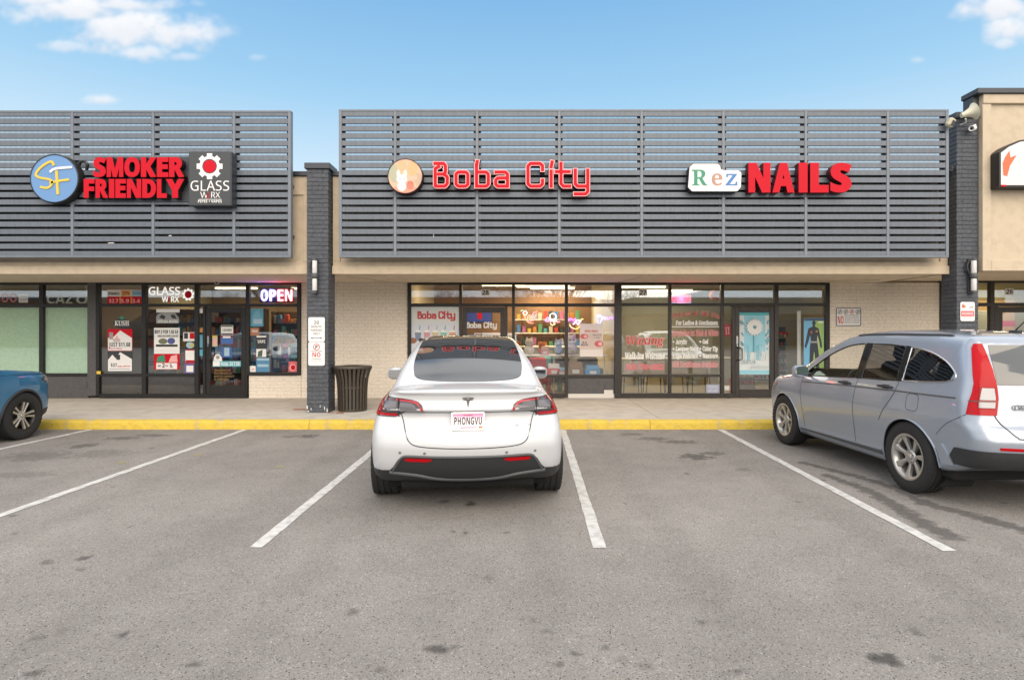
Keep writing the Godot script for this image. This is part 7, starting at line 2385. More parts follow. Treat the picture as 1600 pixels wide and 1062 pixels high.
	s.r(643, 505, 717, 584.5, mk(lin(0.62, 0.67, 0.74), 0.5))
	var letters := s.node
	var bx_ := [652.5, 660, 668, 675.5, 686, 694.5, 699, 705]
	techno_word(letters, "BobaCity", bx_.map(func(p): return gx(p) - letters.position.x), gy(497) - letters.position.y, 9.6 / 68.9, 2.2 / 68.9, 0.003, [mk(lin(0.5, 0.05, 0.06), 0.5), M.pink_edge, M.pink_edge], 0.3 / 68.9)
	var dr := [[653, mk(lin(0.2, 0.26, 0.38), 0.5), mk(lin(0.10, 0.2, 0.4), 0.5)], [667, mk(lin(0.6, 0.3, 0.34), 0.5), mk(lin(0.4, 0.25, 0.3), 0.5)], [680, mk(lin(0.6, 0.5, 0.3), 0.5), mk(lin(0.5, 0.42, 0.2), 0.5)], [693, mk(lin(0.2, 0.52, 0.4), 0.5), mk(lin(0.12, 0.36, 0.34), 0.5)], [707, mk(lin(0.64, 0.33, 0.18), 0.5), mk(lin(0.45, 0.24, 0.16), 0.5)]]
	for q in dr:
		var x: float = q[0]
		s.p([[x + 0.5, 520], [x + 2.6, 508.5], [x + 3.8, 508.5], [x + 1.7, 520]], q[2])
		s.p([[x - 5, 519], [x - 2.5, 515.5], [x + 2.5, 515.5], [x + 5, 519]], pale)
		s.p([[x - 5, 519], [x + 5, 519], [x + 3.8, 532], [x - 3.8, 532]], q[1])
	for q in [[645, 532, 6, lin(0.3, 0.13, 0.07)], [658, 531, 4, lin(0.07, 0.04, 0.05)], [671, 530.5, 3.5, lin(0.25, 0.03, 0.06)], [674, 530, 3, lin(0.5, 0.3, 0.08)], [709, 529.5, 3, lin(0.2, 0.04, 0.05)]]:
		s.p(Array(ring_poly(Vector2(q[0], q[1]), q[2], q[2] * 0.75, 14)).map(func(w): return [w.x, w.y]), mk(q[3], 0.5))
	s = sheet("door_decal", "white Boba City lettering with two small lines under it on the drinks shop door", "door lettering", 727, 777, 502, 532, null, 0.004)
	letters = s.node
	bx_ = [729, 735, 741, 747, 756.5, 763.3, 766.5, 771.2]
	techno_word(letters, "BobaCity", bx_.map(func(p): return gx(p) - letters.position.x), gy(511.5) - letters.position.y, 7.6 / 68.9, 1.7 / 68.9, 0.002, [M.white, M.white, M.white], 0.001)
	s.t("Aroma Bistro", 741, 763, 522.5, 3, pale, sb); s.t("Since 2020", 743, 762, 528.5, 2.6, pale, sb)
	s.p([[739, 529], [739.8, 523.5], [740.6, 523.5], [740, 529]], pale); s.p([[765, 529], [764, 523.5], [764.8, 523.5], [766, 529]], pale)
	s = sheet("menu_poster", "white menu poster with pink pictures hung in the right drinks shop window", "poster", 906, 942, 505.5, 557, mk(lin(0.72, 0.66, 0.62), 0.5))
	s.t("BINGSU BREAD", 914, 934, 519, 3.6, M.red, sb); s.r(907, 520.5, 941, 546, mk(lin(0.62, 0.50, 0.46), 0.5))
	for q in [[913, 525.5, 8, 4], [936, 537, 9, 5]]:
		s.p(Array(ring_poly(Vector2(q[0], q[1]), q[2] * 0.8, q[3], 18)).map(func(w): return [w.x, w.y]), mk(lin(0.55, 0.12, 0.14), 0.5)); s.p(Array(ring_poly(Vector2(q[0] + 2, q[1]), q[2] * 0.36, q[3] * 0.6, 14)).map(func(w): return [w.x, w.y]), M.pink_edge)
	s.t("Set 5.9", 926, 939, 524.5, 2.4, M.ink, sr); s.t("+ 2.0", 927, 937, 528.5, 2.2, M.ink, sr); s.t("MILK TEA", 908, 919, 540, 2.8, M.ink, sb); s.t("4.5", 910, 917, 536, 2.4, M.ink, sb)
	var npink := glow(Color(1.0, 0.25, 0.45), 1.6); var nwhite := glow(Color(1.0, 0.95, 0.95), 1.4); var nyel := glow(Color(1.0, 0.85, 0.2), 1.4); var nmag := glow(Color(0.95, 0.25, 0.9), 1.6); var npur := glow(Color(0.75, 0.2, 1.0), 1.8); var nblue := glow(Color(0.4, 0.5, 1.0), 1.5); var ngrn := glow(Color(0.3, 0.9, 0.6), 1.3); var nor := glow(Color(1.0, 0.45, 0.2), 1.4)
	neon("neon_sign", "neon fruit cone sign, pink, white and orange, furthest left of the four", [[[[-0.13, 0.06], [-0.04, -0.1], [0.08, -0.12]], nor], [[[-0.15, 0.1], [-0.11, 0.15], [-0.06, 0.11], [-0.10, 0.05], [-0.15, 0.1]], nwhite], [[[-0.06, 0.02], [0.0, 0.06], [0.05, 0.0], [0.02, -0.08], [-0.05, -0.07], [-0.06, 0.02]], npink], [[[0.0, 0.0], [0.1, 0.02], [0.08, -0.06], [0.0, -0.04]], npink], [[[0.05, 0.05], [0.1, 0.13], [0.15, 0.08], [0.11, 0.02], [0.05, 0.05]], npink], [[[0.12, 0.12], [0.17, 0.16]], nor], [[[-0.2, 0.14], [-0.15, 0.17]], ngrn]], 828, 496, 1.05)
	neon("neon_sign", "neon sign with a white face over pink script and a yellow curve", [[[[-0.06, 0.05], [-0.05, 0.13], [0.04, 0.14], [0.08, 0.07], [0.03, 0.01], [-0.04, 0.02], [-0.06, 0.05]], nwhite], [[[-0.17, -0.02], [-0.13, 0.05], [-0.08, 0.03], [-0.11, -0.04], [-0.17, -0.02]], nmag], [[[-0.06, -0.05], [0.0, 0.0], [0.03, -0.06], [0.08, 0.0], [0.1, -0.05], [0.17, -0.04]], npink], [[[-0.06, -0.08], [0.0, -0.12], [0.06, -0.08]], nyel]], 864, 499.5, 1.0)
	neon("neon_sign", "neon sign of a yellow bowl with white swirls over magenta script", [[[[-0.19, 0.05], [-0.12, 0.1], [-0.05, 0.06], [0.0, 0.1]], nmag], [[[-0.19, 0.03], [-0.1, 0.06], [-0.03, 0.04]], nmag], [[[-0.13, -0.04], [-0.11, -0.1], [0.02, -0.15], [0.12, -0.06], [0.11, -0.03]], nyel], [[[-0.06, -0.05], [0.02, 0.0], [0.06, -0.06], [0.1, 0.05]], nwhite], [[[-0.03, -0.02], [0.03, 0.05], [0.1, 0.02]], nwhite], [[[0.11, 0.0], [0.14, 0.08], [0.18, 0.07]], nyel]], 900, 503.5, 1.0)
	neon("neon_sign", "neon sign of a blue cup beside purple script, furthest right of the four", [[[[-0.15, 0.08], [-0.13, -0.09], [-0.07, -0.1], [-0.05, 0.06], [-0.15, 0.08]], nblue], [[[-0.12, 0.03], [-0.08, 0.04]], nwhite], [[[-0.03, -0.05], [0.0, 0.05], [0.03, -0.03], [0.07, 0.03], [0.1, -0.03], [0.15, 0.02], [0.22, -0.02]], npur], [[[0.0, 0.02], [0.08, -0.01], [0.2, 0.03]], npur]], 944, 497, 1.0)
	# numbers over the doors
	for q in [["28", 758.5, 457, "white plate with the number 28 over the drinks shop door"], ["27", 1004.8, 457, "white plate with the number 27 over the left salon pane"], ["26", 1578, 455.5, "white plate with the number 26 over the door at the right edge"]]:
		s = sheet("number_plate", q[3], "house number", q[1] - 6.5, q[1] + 6.5, q[2] - 4.8, q[2] + 4.8, M.white, 0.0)
		s.t(q[0], q[1] - 5.2, q[1] + 5.2, q[2] + 3.4, 7, M.black, sb)
	# ---- nail salon
	var z := -0.004
	s = sheet("painted_lettering", "large red script word Waxing painted on the left salon pane", "window lettering", 979, 1040, 524, 543, null, z); s.t("Waxing", 978.5, 1038.5, 538, 13, mk(lin(0.75, 0.5, 0.48), 0.5), se, 0.25); s.layer = 0.001; s.bold = 0.0; s.t("Waxing", 979.0, 1037.5, 538, 12.6, mk(lin(0.55, 0.03, 0.04), 0.5), se, 0.25)
	s = sheet("painted_lettering", "white words Walk-Ins Welcome painted under the red script word", "window lettering", 976, 1041, 549, 562, null, z); s.t("Walk-Ins Welcome", 976.5, 1039, 560.5, 9.5, pale, se, 0.1)
	s = sheet("painted_lettering", "red telephone number painted at the foot of the left salon pane", "window lettering", 977, 1040, 567, 580, null, z); s.t("303-796-0882", 977.5, 1038, 577.5, 9, mk(lin(0.62, 0.16, 0.18), 0.5), se, 0.15)
	s = sheet("painted_lettering", "arched red words Professional Nail Care on the second salon pane", "window lettering", 1051, 1124, 482, 499, null, z)
	s.arc("Professional Nail Care", 1087, 640, 147, -14.2, 13.2, 7.5, mk(lin(0.58, 0.18, 0.17), 0.5), se, 0.15)
	s = sheet("painted_lettering", "white words under the arched red words on the second salon pane", "window lettering", 1055, 1123, 500, 509, null, z); s.t("For Ladies & Gentlemen", 1056, 1122, 507.5, 6.5, pale, se, 0.1); s.r(1050, 509.7, 1124, 511, pale)
	s = sheet("painted_lettering", "red words Specialize in: Pink & White on the second salon pane", "window lettering", 1049, 1124, 514, 526, null, z); s.t("Specialize in: Pink & White", 1050.5, 1123, 524.5, 9, mk(lin(0.64, 0.24, 0.26), 0.5), se, 0.1)
	s = sheet("painted_lettering", "three rows of white treatment names on the second salon pane", "window lettering", 1050, 1124, 530, 561, null, z)
	for q in [["Acrylic", 1056, 1074, 537], ["Gel", 1098, 1107, 537], ["Lacquer Nails", 1056, 1091, 548], ["Color Tip", 1098, 1122, 548], ["Spa Pedicure", 1056, 1091, 559], ["Manicure", 1098, 1122, 559]]:
		s.t(q[0], q[1], q[2], q[3], 6.5, pale, se, 0.1); s.p(Array(ring_poly(Vector2(q[1] - 3.4, q[3] - 3.3), 1.5, 1.6, 10)).map(func(w): return [w.x, w.y]), pale)
	s = sheet("painted_lettering", "red words Gift Certificates Available lowest on the second salon pane", "window lettering", 1050, 1124, 564, 577, null, z); s.t("Gift Certificates Available", 1051, 1123, 573.5, 8.5, mk(lin(0.64, 0.28, 0.3), 0.5), se, 0.2)
	s = sheet("notice", "small blue and white notice at the foot of the second salon pane", "notice", 1104.5, 1125, 600.5, 614, mk(lin(0.40, 0.44, 0.66), 0.6), -0.02); s.t("PLEASE", 1108, 1122, 606, 3.5, M.white); s.t("RING BELL", 1107, 1123, 612, 3.5, M.white)
	s = sheet("notice", "small white card at the foot of the narrow pane beside the salon door", "notice", 1133, 1140.5, 603, 609.5, pale, -0.02)
	s = sheet("hanging_banner", "red hanging banner with pale characters on the narrow pane beside the salon door", "banner", 1131.5, 1143, 506, 525, mk(lin(0.5, 0.05, 0.06), 0.6), -0.02); s.t("II", 1134, 1141, 522, 11, M.pink_edge)
	t = thing("open_sign", "pink and white OPEN sign lit in a pale blue frame over the salon window", "open sign", Vector3(gx(1066), gy(467), WZ - 0.08))
	var pk := glow(Color(1.0, 0.25, 0.42), 1.1)
	slab("panel", gx(1049.5) - t.position.x, gx(1083) - t.position.x, gy(473.5) - t.position.y, gy(459) - t.position.y, -0.03, -0.01, mk(lin(0.62, 0.72, 0.85), 0.5), t, 0.01)
	for i in 4:
		inst("letter", heavy_letter("OPEN"[i], font("Droid Sans Bold"), 0.015, 6.6 / 68.9, 9.6 / 68.9, 0.006), pk, t, at(gx(1051.2 + 7.7 * i) - t.position.x, gy(471) - t.position.y, -0.008))
	slab("blue_tube", gx(1051) - t.position.x, gx(1082) - t.position.x, gy(473.6) - t.position.y, gy(472.4) - t.position.y, -0.01, 0.0, glow(Color(0.25, 0.75, 0.9), 0.8), t, 0.004)
	var ol := OmniLight3D.new()
	ol.name = "open_light"
	ol.light_color = Color(1.0, 0.3, 0.45); ol.light_energy = 0.06; ol.light_size = 0.1; ol.omni_range = 30.0; ol.omni_attenuation = 2.0
	ol.shadow_enabled = true
	t.add_child(ol)
	ol.position = Vector3(0, 0, 0.05)
	# daisy banner on the salon door
	s = sheet("spa_banner", "pale blue banner with a large white daisy and the word SPA on the salon door", "banner", 1155, 1203, 485, 585, mk(lin(0.60, 0.66, 0.68), 0.6), 0.002)
	s.r(1155.3, 485.3, 1202.7, 492.5, mk(lin(0.08, 0.42, 0.46), 0.6)); s.r(1163, 492.5, 1196, 550, mk(lin(0.26, 0.56, 0.68), 0.6)); s.r(1155.3, 578, 1202.7, 584.6, mk(lin(0.26, 0.54, 0.64), 0.6))
	rng.seed = 17
	for i in 26:
		var x := rng.randf_range(1158, 1200); var y := rng.randf_range(535, 558); var w := rng.randf_range(0.8, 2.0)
		s.p([[x - w, 562], [x, y], [x + w, 562]], mk(lin(0.60, 0.66, 0.68), 0.6) if i % 3 else mk(lin(0.26, 0.54, 0.66), 0.6))
	for i in 12:
		for e in [-1.0, 1.0]:
			var x: float = 1178.5 + e * rng.randf_range(17, 22); var y := rng.randf_range(500, 545)
			s.p([[x, y], [x + 2.5 * e, y - 2], [x + 1.0, y + 3]], mk(lin(0.2, 0.5, 0.62), 0.6))
	s.p([[1177.6, 524], [1179, 524], [1179.4, 549], [1177.4, 549]], mk(lin(0.2, 0.46, 0.56), 0.6))
	for i in 17:
		var w := TAU * i / 17
		var d := Vector2(sin(w), cos(w)); var n := Vector2(d.y, -d.x)
		var q := [Vector2(1178.3, 511) + d * 2.5 - n * 0.7, Vector2(1178.3, 511) + d * 10.5 - n * 2.0, Vector2(1178.3, 511) + d * 14.2, Vector2(1178.3, 511) + d * 10.5 + n * 2.0, Vector2(1178.3, 511) + d * 2.5 + n * 0.7]
		s.p(q.map(func(v): return [v.x, v.y]), mk(lin(0.70, 0.72, 0.71), 0.6), "petal")
	s.p(Array(ring_poly(Vector2(1178.3, 511), 2.8, 2.8, 14)).map(func(w): return [w.x, w.y]), mk(lin(0.12, 0.30, 0.36), 0.6))
	s.t("SPA", 1158, 1180, 567.5, 5.2, mk(lin(0.2, 0.33, 0.37), 0.6), sl, 0.2); s.t("pedicure", 1171, 1201, 574.5, 4.5, mk(lin(0.4, 0.48, 0.52), 0.6), sl, 0.4)
	# figure poster, a plain dark silhouette
	s = sheet("figure_poster", "tall blue to lime poster of a standing figure in a dark suit", "poster", 1256.5, 1288, 497, 586, mk(lin(0.16, 0.42, 0.66), 0.5))
	s.p([[1274, 497.3], [1287.7, 497.3], [1287.7, 585.6], [1268, 585.6], [1271, 540]], mk(lin(0.30, 0.48, 0.14), 0.5)); s.r(1256.8, 497.2, 1287.8, 501, mk(lin(0.05, 0.1, 0.2), 0.5)); s.p([[1268, 525], [1278, 520], [1280, 545], [1266, 545]], mk(lin(0.5, 0.5, 0.38), 0.5))
	var suit := mk(lin(0.025, 0.035, 0.055), 0.5)
	s.p(Array(ring_poly(Vector2(1272.3, 504.5), 2.8, 3.6, 16)).map(func(w): return [w.x, w.y]), suit, "figure_print")
	s.p([[1271, 507], [1273.6, 507], [1274, 510], [1279.5, 513], [1281, 520], [1284.3, 535], [1285, 542], [1283, 544], [1281.6, 540], [1281, 534], [1277.8, 523], [1277, 531], [1278.5, 540], [1280, 555], [1280.6, 572], [1281, 585], [1275.5, 585], [1275.6, 572], [1273.2, 552], [1272.4, 548], [1271.5, 556], [1270.6, 572], [1270.5, 585], [1264.6, 585], [1265.2, 570], [1265.6, 555], [1266, 542], [1267.5, 531], [1266.4, 523], [1263.8, 533], [1261, 541], [1259.6, 544], [1257.8, 541], [1259.4, 534], [1262.2, 520], [1263.6, 513], [1270.4, 510]], suit, "figure_print")
	s.r(1267, 517, 1269.5, 521, mk(lin(0.4, 0.12, 0.06), 0.5)); s.r(1275, 516, 1278, 519, mk(lin(0.42, 0.2, 0.1), 0.5)); s.p([[1266, 533], [1278.4, 533], [1278.6, 535.5], [1265.8, 535.5]], grey)
	s.r(1279, 502.3, 1286.5, 504.3, pale)
	t = thing("window_frame_panel", "white upright panel between the bottle rack and the figure poster", "panel", Vector3(gx(1253), gy(535), WZ - 0.1))
	slab("panel", -0.05, 0.03, -0.72, 0.72, -0.02, 0.0, M.white, t)
	# ---- reversed looking letters and card over the green blinds
	s = sheet("transom_lettering", "rounded pink letters over the leftmost green blind", "window lettering", 0, 27, 457, 473, null, -0.01); s.t("OO", 1, 25, 472, 13.5, mk(lin(0.5, 0.16, 0.2), 0.5), sb)
	s = sheet("transom_card", "small white card over the leftmost green blind", "notice", 28, 42.5, 459, 472.5, pale, -0.01); s.t("OPEN", 30, 40.5, 464.5, 2.6, grey); s.t("HOURS", 30, 40.5, 469.5, 2.6, grey)
	s = sheet("transom_lettering", "rounded pale letters over the second green blind", "window lettering", 70, 138, 457, 475, null, -0.01); s.t("CAZ", 72, 112, 474, 13, mk(lin(0.42, 0.47, 0.4), 0.5), sb); s.t("O", 118, 136, 474, 12, mk(lin(0.42, 0.47, 0.4), 0.5), sb)

# ---------------------------------------------------------------- street furniture and fittings
func sconce(label: String, x: float, y: float, z: float) -> void:
	var t := thing("wall_lamp", label, "wall lamp", Vector3(x, y, z), 0.0, "twin tube wall lamps on the columns")
	slab("back_plate", -0.03, 0.05, -0.30, 0.33, 0.0, 0.03, M.black_plastic, t, 0.006)
	for e in [[0.05, 0.29], [-0.27, -0.04]]:
		var g := G.new()
		g.xf = at(0.025, 0, 0.095)
		g.lathe([Vector2(0.0, e[0]), Vector2(0.040, e[0]), Vector2(0.044, e[0] + 0.01), Vector2(0.044, e[1] - 0.01), Vector2(0.040, e[1]), Vector2(0.0, e[1])], 20)
		obj("tube_diffuser", g, M.lamp_white, t)
	var g := G.new()
	var arc := []
	for i in 11:
		var w := PI * i / 10
		arc.append(Vector3(-0.02 - sin(w) * 0.05, 0.31 - 0.27 * i / 10.0, 0.06))
	g.tube(arc, 0.018, 8)
	obj("bow", g, M.black_plastic, t)
	g = G.new()
	g.xf = at(0.025, 0.0, 0.095)
	g.lathe([Vector2(0, -0.045), Vector2(0.05, -0.045), Vector2(0.062, -0.02), Vector2(0.062, 0.025), Vector2(0.05, 0.05), Vector2(0, 0.05)], 20)
	obj("collar", g, M.grey_plastic, t)
	for y2 in [0.30, -0.31]:
		g = G.new()
		g.bx(-0.02, 0.07, y2 - 0.012, y2 + 0.02, 0.0, 0.15, 0.012)
		obj("bracket", g, M.grey_plastic, t)

func camera_unit(label: String, x: float, y: float, z: float, turn: float, m) -> void:
	var t := thing("security_camera", label, "security camera", Vector3(x, y, z), turn)
	var g := G.new()
	g.xf = Transform3D(Basis(Vector3.RIGHT, PI / 2 + 0.25), Vector3(0, 0, 0))
	g.lathe([Vector2(0, -0.06), Vector2(0.045, -0.06), Vector2(0.052, -0.04), Vector2(0.052, 0.08), Vector2(0.046, 0.09), Vector2(0.042, 0.075), Vector2(0.0, 0.072)], 20)
	obj("housing", g, m, t)
	g = G.new()
	g.xf = Transform3D(Basis(Vector3.RIGHT, PI / 2 + 0.25), Vector3(0, 0, 0))
	g.lathe([Vector2(0.03, 0.074), Vector2(0.02, 0.085), Vector2(0.0, 0.09)], 16)
	obj("lens", g, M.black_gloss, t)
	g = G.new()
	g.tube([Vector3(0, 0.02, -0.02), Vector3(0, 0.06, -0.08), Vector3(0, 0.08, -0.12)], 0.02, 8)
	obj("bracket", g, m, t)

func plate_sign(called: String, label: String, x: float, y: float, z: float, w: float, h: float) -> Node3D:
	var t := thing(called, label, "sign", Vector3(x, y, z))
	var g := G.new()
	g.extrude(round_poly(-w / 2, w / 2, -h / 2, h / 2, 0.03), [], 0.0, 0.006)
	obj("plate", g, M.white, t)
	return t

func street_things() -> void:
	# trash can
	var cx := wx(544, 11.1)
	var t := thing("trash_can", "dark bronze slatted trash can flaring at the top, beside the left column", "trash can", Vector3(cx, 0.152, -11.38))
	var H := 0.86
	var rad := func(u: float) -> float: return 0.272 + 0.012 * u + 0.082 * pow(u, 5.0)
	for i in 26:
		var a := TAU * i / 26
		var g := G.new()
		var pts := []
		for k in 13:
			var u := k / 12.0
			pts.append([rad.call(u), 0.03 + u * (H - 0.07)])
		g.xf = Transform3D(Basis(Vector3.UP, a), Vector3.ZERO)
		for k in 12:
			var r0: float = pts[k][0]; var r1: float = pts[k + 1][0]; var y0: float = pts[k][1]; var y1: float = pts[k + 1][1]
			var w0 := r0 * 0.075; var w1 := r1 * 0.075
			var nn := Vector3(y1 - y0, r0 - r1, 0).normalized()
			g.quad(Vector3(r1, y1, -w1), Vector3(r1, y1, w1), Vector3(r0, y0, w0), Vector3(r0, y0, -w0), nn)
			g.quad(Vector3(r1 - 0.012, y1, -w1), Vector3(r1 - 0.012, y1, w1), Vector3(r0 - 0.012, y0, w0), Vector3(r0 - 0.012, y0, -w0), -nn)
			for e in [-1.0, 1.0]:
				g.quad(Vector3(r1, y1, e * w1), Vector3(r1 - 0.012, y1, e * w1), Vector3(r0 - 0.012, y0, e * w0), Vector3(r0, y0, e * w0), Vector3(0, 0, e))
		obj("slat", g, M.can, t)
	var g := G.new()
	g.lathe([Vector2(0.25, 0.0), Vector2(0.262, 0.0), Vector2(0.262, 0.05), Vector2(0.25, 0.05)], 40)
	obj("base_ring", g, M.can, t)
	g = G.new()
	g.lathe([Vector2(0.262, 0.44), Vector2(0.268, 0.44), Vector2(0.268, 0.475), Vector2(0.262, 0.475)], 40)
	obj("middle_band", g, M.can, t)
	g = G.new()
	g.lathe([Vector2(0.338, H - 0.055), Vector2(0.362, H - 0.055), Vector2(0.368, H - 0.045), Vector2(0.368, H - 0.02), Vector2(0.36, H - 0.008), Vector2(0.34, H - 0.004), Vector2(0.22, H + 0.004), Vector2(0.2, H - 0.01)], 40)
	obj("rim", g, M.can, t)
	g = G.new()
	g.lathe([Vector2(0.0, 0.03), Vector2(0.235, 0.03), Vector2(0.245, 0.7), Vector2(0.245, H - 0.06), Vector2(0.2, H - 0.06)], 28)
	obj("liner", g, M.can_in, t)
	# terracotta flakes at the foot of the column
	rng.seed = 8
	for q in [[468, 640, 0.17, 0.06, "terracotta flakes left of the slate column's foot"], [528, 645, 0.16, 0.06, "terracotta flakes between the slate column and the trash can"]]:
		var d: float = 930.0 * 1.508 / (q[1] - 518.0)
		t = thing("terracotta_chip", q[4], "paint chips", Vector3(wx(q[0], d), 0.1535, -d))
		for k in 5:
			g = G.new()
			var p := PackedVector2Array()
			for i in 9: p.append(Vector2(cos(TAU * i / 9) * q[2] * 0.55, sin(TAU * i / 9) * q[3] * 0.9) * rng.randf_range(0.5, 1.0))
			g.xf = Transform3D(Basis(Vector3.RIGHT, -PI / 2), Vector3(rng.randf_range(-0.12, 0.12), 0.0005 * k, rng.randf_range(-0.06, 0.06)))
			g.extrude(p, [], 0.0, 0.004)
			obj("flake", g, M.terracotta, t)
	# lamps on the columns
	sconce("twin tube wall lamp on the left slate column", wx(492, 11.05), wy(432, 11.05), -11.05)
	sconce("twin tube wall lamp on the tall right column", wx(1514, 11.05), wy(432, 11.05), -11.05)
	# signs on the columns and the wall
	var sb := font("Droid Sans Bold"); var sr := font("Droid Sans")
	var rd := mk(lin(0.5, 0.02, 0.03), 0.5)
	var zc := -11.046
	var K := 0.01188
	t = plate_sign("parking_sign", "white 20 minute parking sign, upper of two on the left slate column", wx(494.5, 11.05), wy(514.5, 11.05), zc, 0.305, 0.45)
	put_text("lettering", "20", sb, 0.065, t, 0, 0.095, 0.006, M.grey_ink, 0.10)
	put_text("lettering", "MINUTE", sb, 0.042, t, 0, 0.03, 0.006, M.grey_ink, 0.19)
	put_text("lettering", "PARKING", sb, 0.042, t, 0, -0.035, 0.006, M.grey_ink, 0.21)
	put_text("lettering", "ONLY", sb, 0.042, t, 0, -0.10, 0.006, M.grey_ink, 0.13)
	g = G.new()
	g.bx(-0.08, 0.08, -0.166, -0.156, 0.006, 0.008)
	for e in [-1.0, 1.0]:
		g.extrude(PackedVector2Array([Vector2(0.11 * e, -0.161), Vector2(0.075 * e, -0.145), Vector2(0.075 * e, -0.177)] if e < 0 else [Vector2(0.11, -0.161), Vector2(0.075, -0.145), Vector2(0.075, -0.177)]), [], 0.0065, 0.0085)
	obj("arrow", g, M.ink, t)
	t = plate_sign("no_parking_sign", "white sign with red circle and red NO, lower on the left slate column", wx(494.5, 11.05), wy(552.5, 11.05), zc, 0.305, 0.44)
	g = G.new()
	g.extrude(ring_poly(Vector2(0, 0.125), 0.062, 0.062, 28), [ring_poly(Vector2(0, 0.125), 0.05, 0.05, 28)], 0.006, 0.008)
	g.xf = Transform3D(Basis(Vector3.BACK, 0.8), Vector3(0, 0.125, 0))
	g.bx(-0.052, 0.052, -0.005, 0.005, 0.006, 0.0075)
	obj("prohibition_ring", g, rd, t)
	put_text("lettering", "P", sb, 0.06, t, 0, 0.095, 0.006, M.ink)
	put_text("lettering", "PARKING BY PERMIT", sb, 0.018, t, 0, 0.035, 0.006, M.ink, 0.22)
	put_text("lettering", "NO", sb, 0.08, t, 0, -0.06, 0.006, rd, 0.15)
	put_text("lettering", "OVERNIGHT", sb, 0.02, t, 0, -0.105, 0.006, M.grey_ink, 0.19)
	put_text("lettering", "VIOLATORS TOWED", sr, 0.018, t, 0, -0.14, 0.006, M.grey_ink, 0.2)
	put_text("lettering", "TOW CO", sr, 0.018, t, 0, -0.19, 0.006, M.grey_ink, 0.1)
	t = plate_sign("store_notice", "white notice with a red band on the tall right column", wx(1512, 11.05), wy(486.5, 11.05), zc, 0.265, 0.355)
	slab("red_band", -0.12, 0.12, -0.09, 0.01, 0.006, 0.008, mk(lin(0.6, 0.12, 0.13), 0.5), t)
	put_text("lettering", "RESERVED", sb, 0.045, t, 0, -0.062, 0.008, M.white, 0.2)
	put_text("lettering", "PICK UP ONLY", sr, 0.016, t, 0, -0.125, 0.006, M.grey_ink, 0.17)
	g = G.new()
	for q in [[-0.085, 0.10, 0.02, 0.04], [-0.05, 0.09, 0.012, 0.03]]:
		g.extrude(ring_poly(Vector2(q[0], q[1]), q[2], q[3], 12), [], 0.006, 0.0075)
	obj("orange_mark", g, mk(lin(0.5, 0.12, 0.05), 0.5), t)
	g = G.new()
	g.extrude(stroke([Vector2(0.03, 0.05), Vector2(0.06, 0.09), Vector2(0.09, 0.07), Vector2(0.10, 0.1)], 0.012, true)[0], [], 0.006, 0.0075)
	obj("grey_mark", g, M.grey_ink, t)
	# red and white notice on the cream wall
	t = plate_sign("trespass_sign", "wide white notice with a dark border, four round symbols and a red NO", gx(1326), gy(495), WZ + 0.004, 0.585, 0.43)
	g = G.new()
	g.extrude(round_poly(-0.285, 0.285, -0.207, 0.207, 0.03), [round_poly(-0.268, 0.268, -0.19, 0.19, 0.02)], 0.006, 0.008)
	obj("border", g, M.ink, t)
	for i in 4:
		g = G.new()
		var c := Vector2(-0.195 + i * 0.135, 0.115)
		g.extrude(ring_poly(c, 0.052, 0.052, 24), [ring_poly(c, 0.042, 0.042, 24)], 0.006, 0.008)
		g.xf = Transform3D(Basis(Vector3.BACK, 0.8), Vector3(c.x, c.y, 0))
		g.bx(-0.045, 0.045, -0.004, 0.004, 0.006, 0.0075)
		obj("symbol_ring", g, rd if i == 2 else M.ink, t)
		g = G.new()
		g.extrude(ring_poly(c, 0.018, 0.024, 10), [], 0.006, 0.007)
		obj("symbol", g, rd if i == 2 else M.grey_ink, t)
	put_text("lettering", "NO", sb, 0.17, t, -0.18, -0.155, 0.006, rd, 0.13)
	for i in 4: put_text("lettering", ["Skate Boarding, Bikes,", "Loitering or Soliciting,", "Alcohol or Littering", "allowed on Property"][i], sb, 0.03, t, -0.09, 0.02 - i * 0.052, 0.006, M.grey_ink, 0.33, 0.0)
	# cameras and lights
	camera_unit("white dome camera under the soffit over the green blinds", gx(139), gy(435.5), WZ + 0.1, 0.5, M.white)
	camera_unit("small white camera over the smoke shop door", gx(341.5), gy(440.5), WZ + 0.06, 0.2, M.off_white)
	camera_unit("black and white camera high on the tall right column", wx(1521, 10.95), wy(200, 10.95), -10.95, -0.9, M.white)
	t = thing("security_light", "white twin lamp security light over the drinks shop door", "security light", Vector3(gx(780), gy(434), WZ + 0.1))
	slab("base", -0.07, 0.07, 0.0, 0.06, -0.06, 0.03, M.white, t, 0.02)
	for e in [-1.0, 1.0]:
		g = G.new()
		g.xf = Transform3D(Basis(Vector3.UP, 0.5 * e) * Basis(Vector3.RIGHT, PI / 2 + 0.4), Vector3(0.12 * e, -0.03, 0.03))
		g.lathe([Vector2(0, -0.05), Vector2(0.035, -0.05), Vector2(0.05, 0.02), Vector2(0.055, 0.05), Vector2(0.045, 0.045), Vector2(0, 0.035)], 16)
		obj("lamp_head", g, M.off_white, t)
		g = G.new()
		g.tube([Vector3(0.05 * e, 0.0, 0), Vector3(0.1 * e, -0.01, 0.01)], 0.015, 6)
		obj("arm", g, M.grey_plastic, t)
	g = G.new()
	g.xf = Transform3D(Basis(Vector3.RIGHT, PI / 2 + 0.3), Vector3(0, -0.06, 0.03))
	g.lathe([Vector2(0, -0.03), Vector2(0.04, -0.02), Vector2(0.045, 0.02), Vector2(0.0, 0.04)], 16)
	obj("sensor", g, M.off_white, t)
	t = thing("horn_speaker", "cream horn loudspeaker high on the tall right column", "horn speaker", Vector3(wx(1511, 10.9), wy(183, 10.9), -10.86))
	g = G.new()
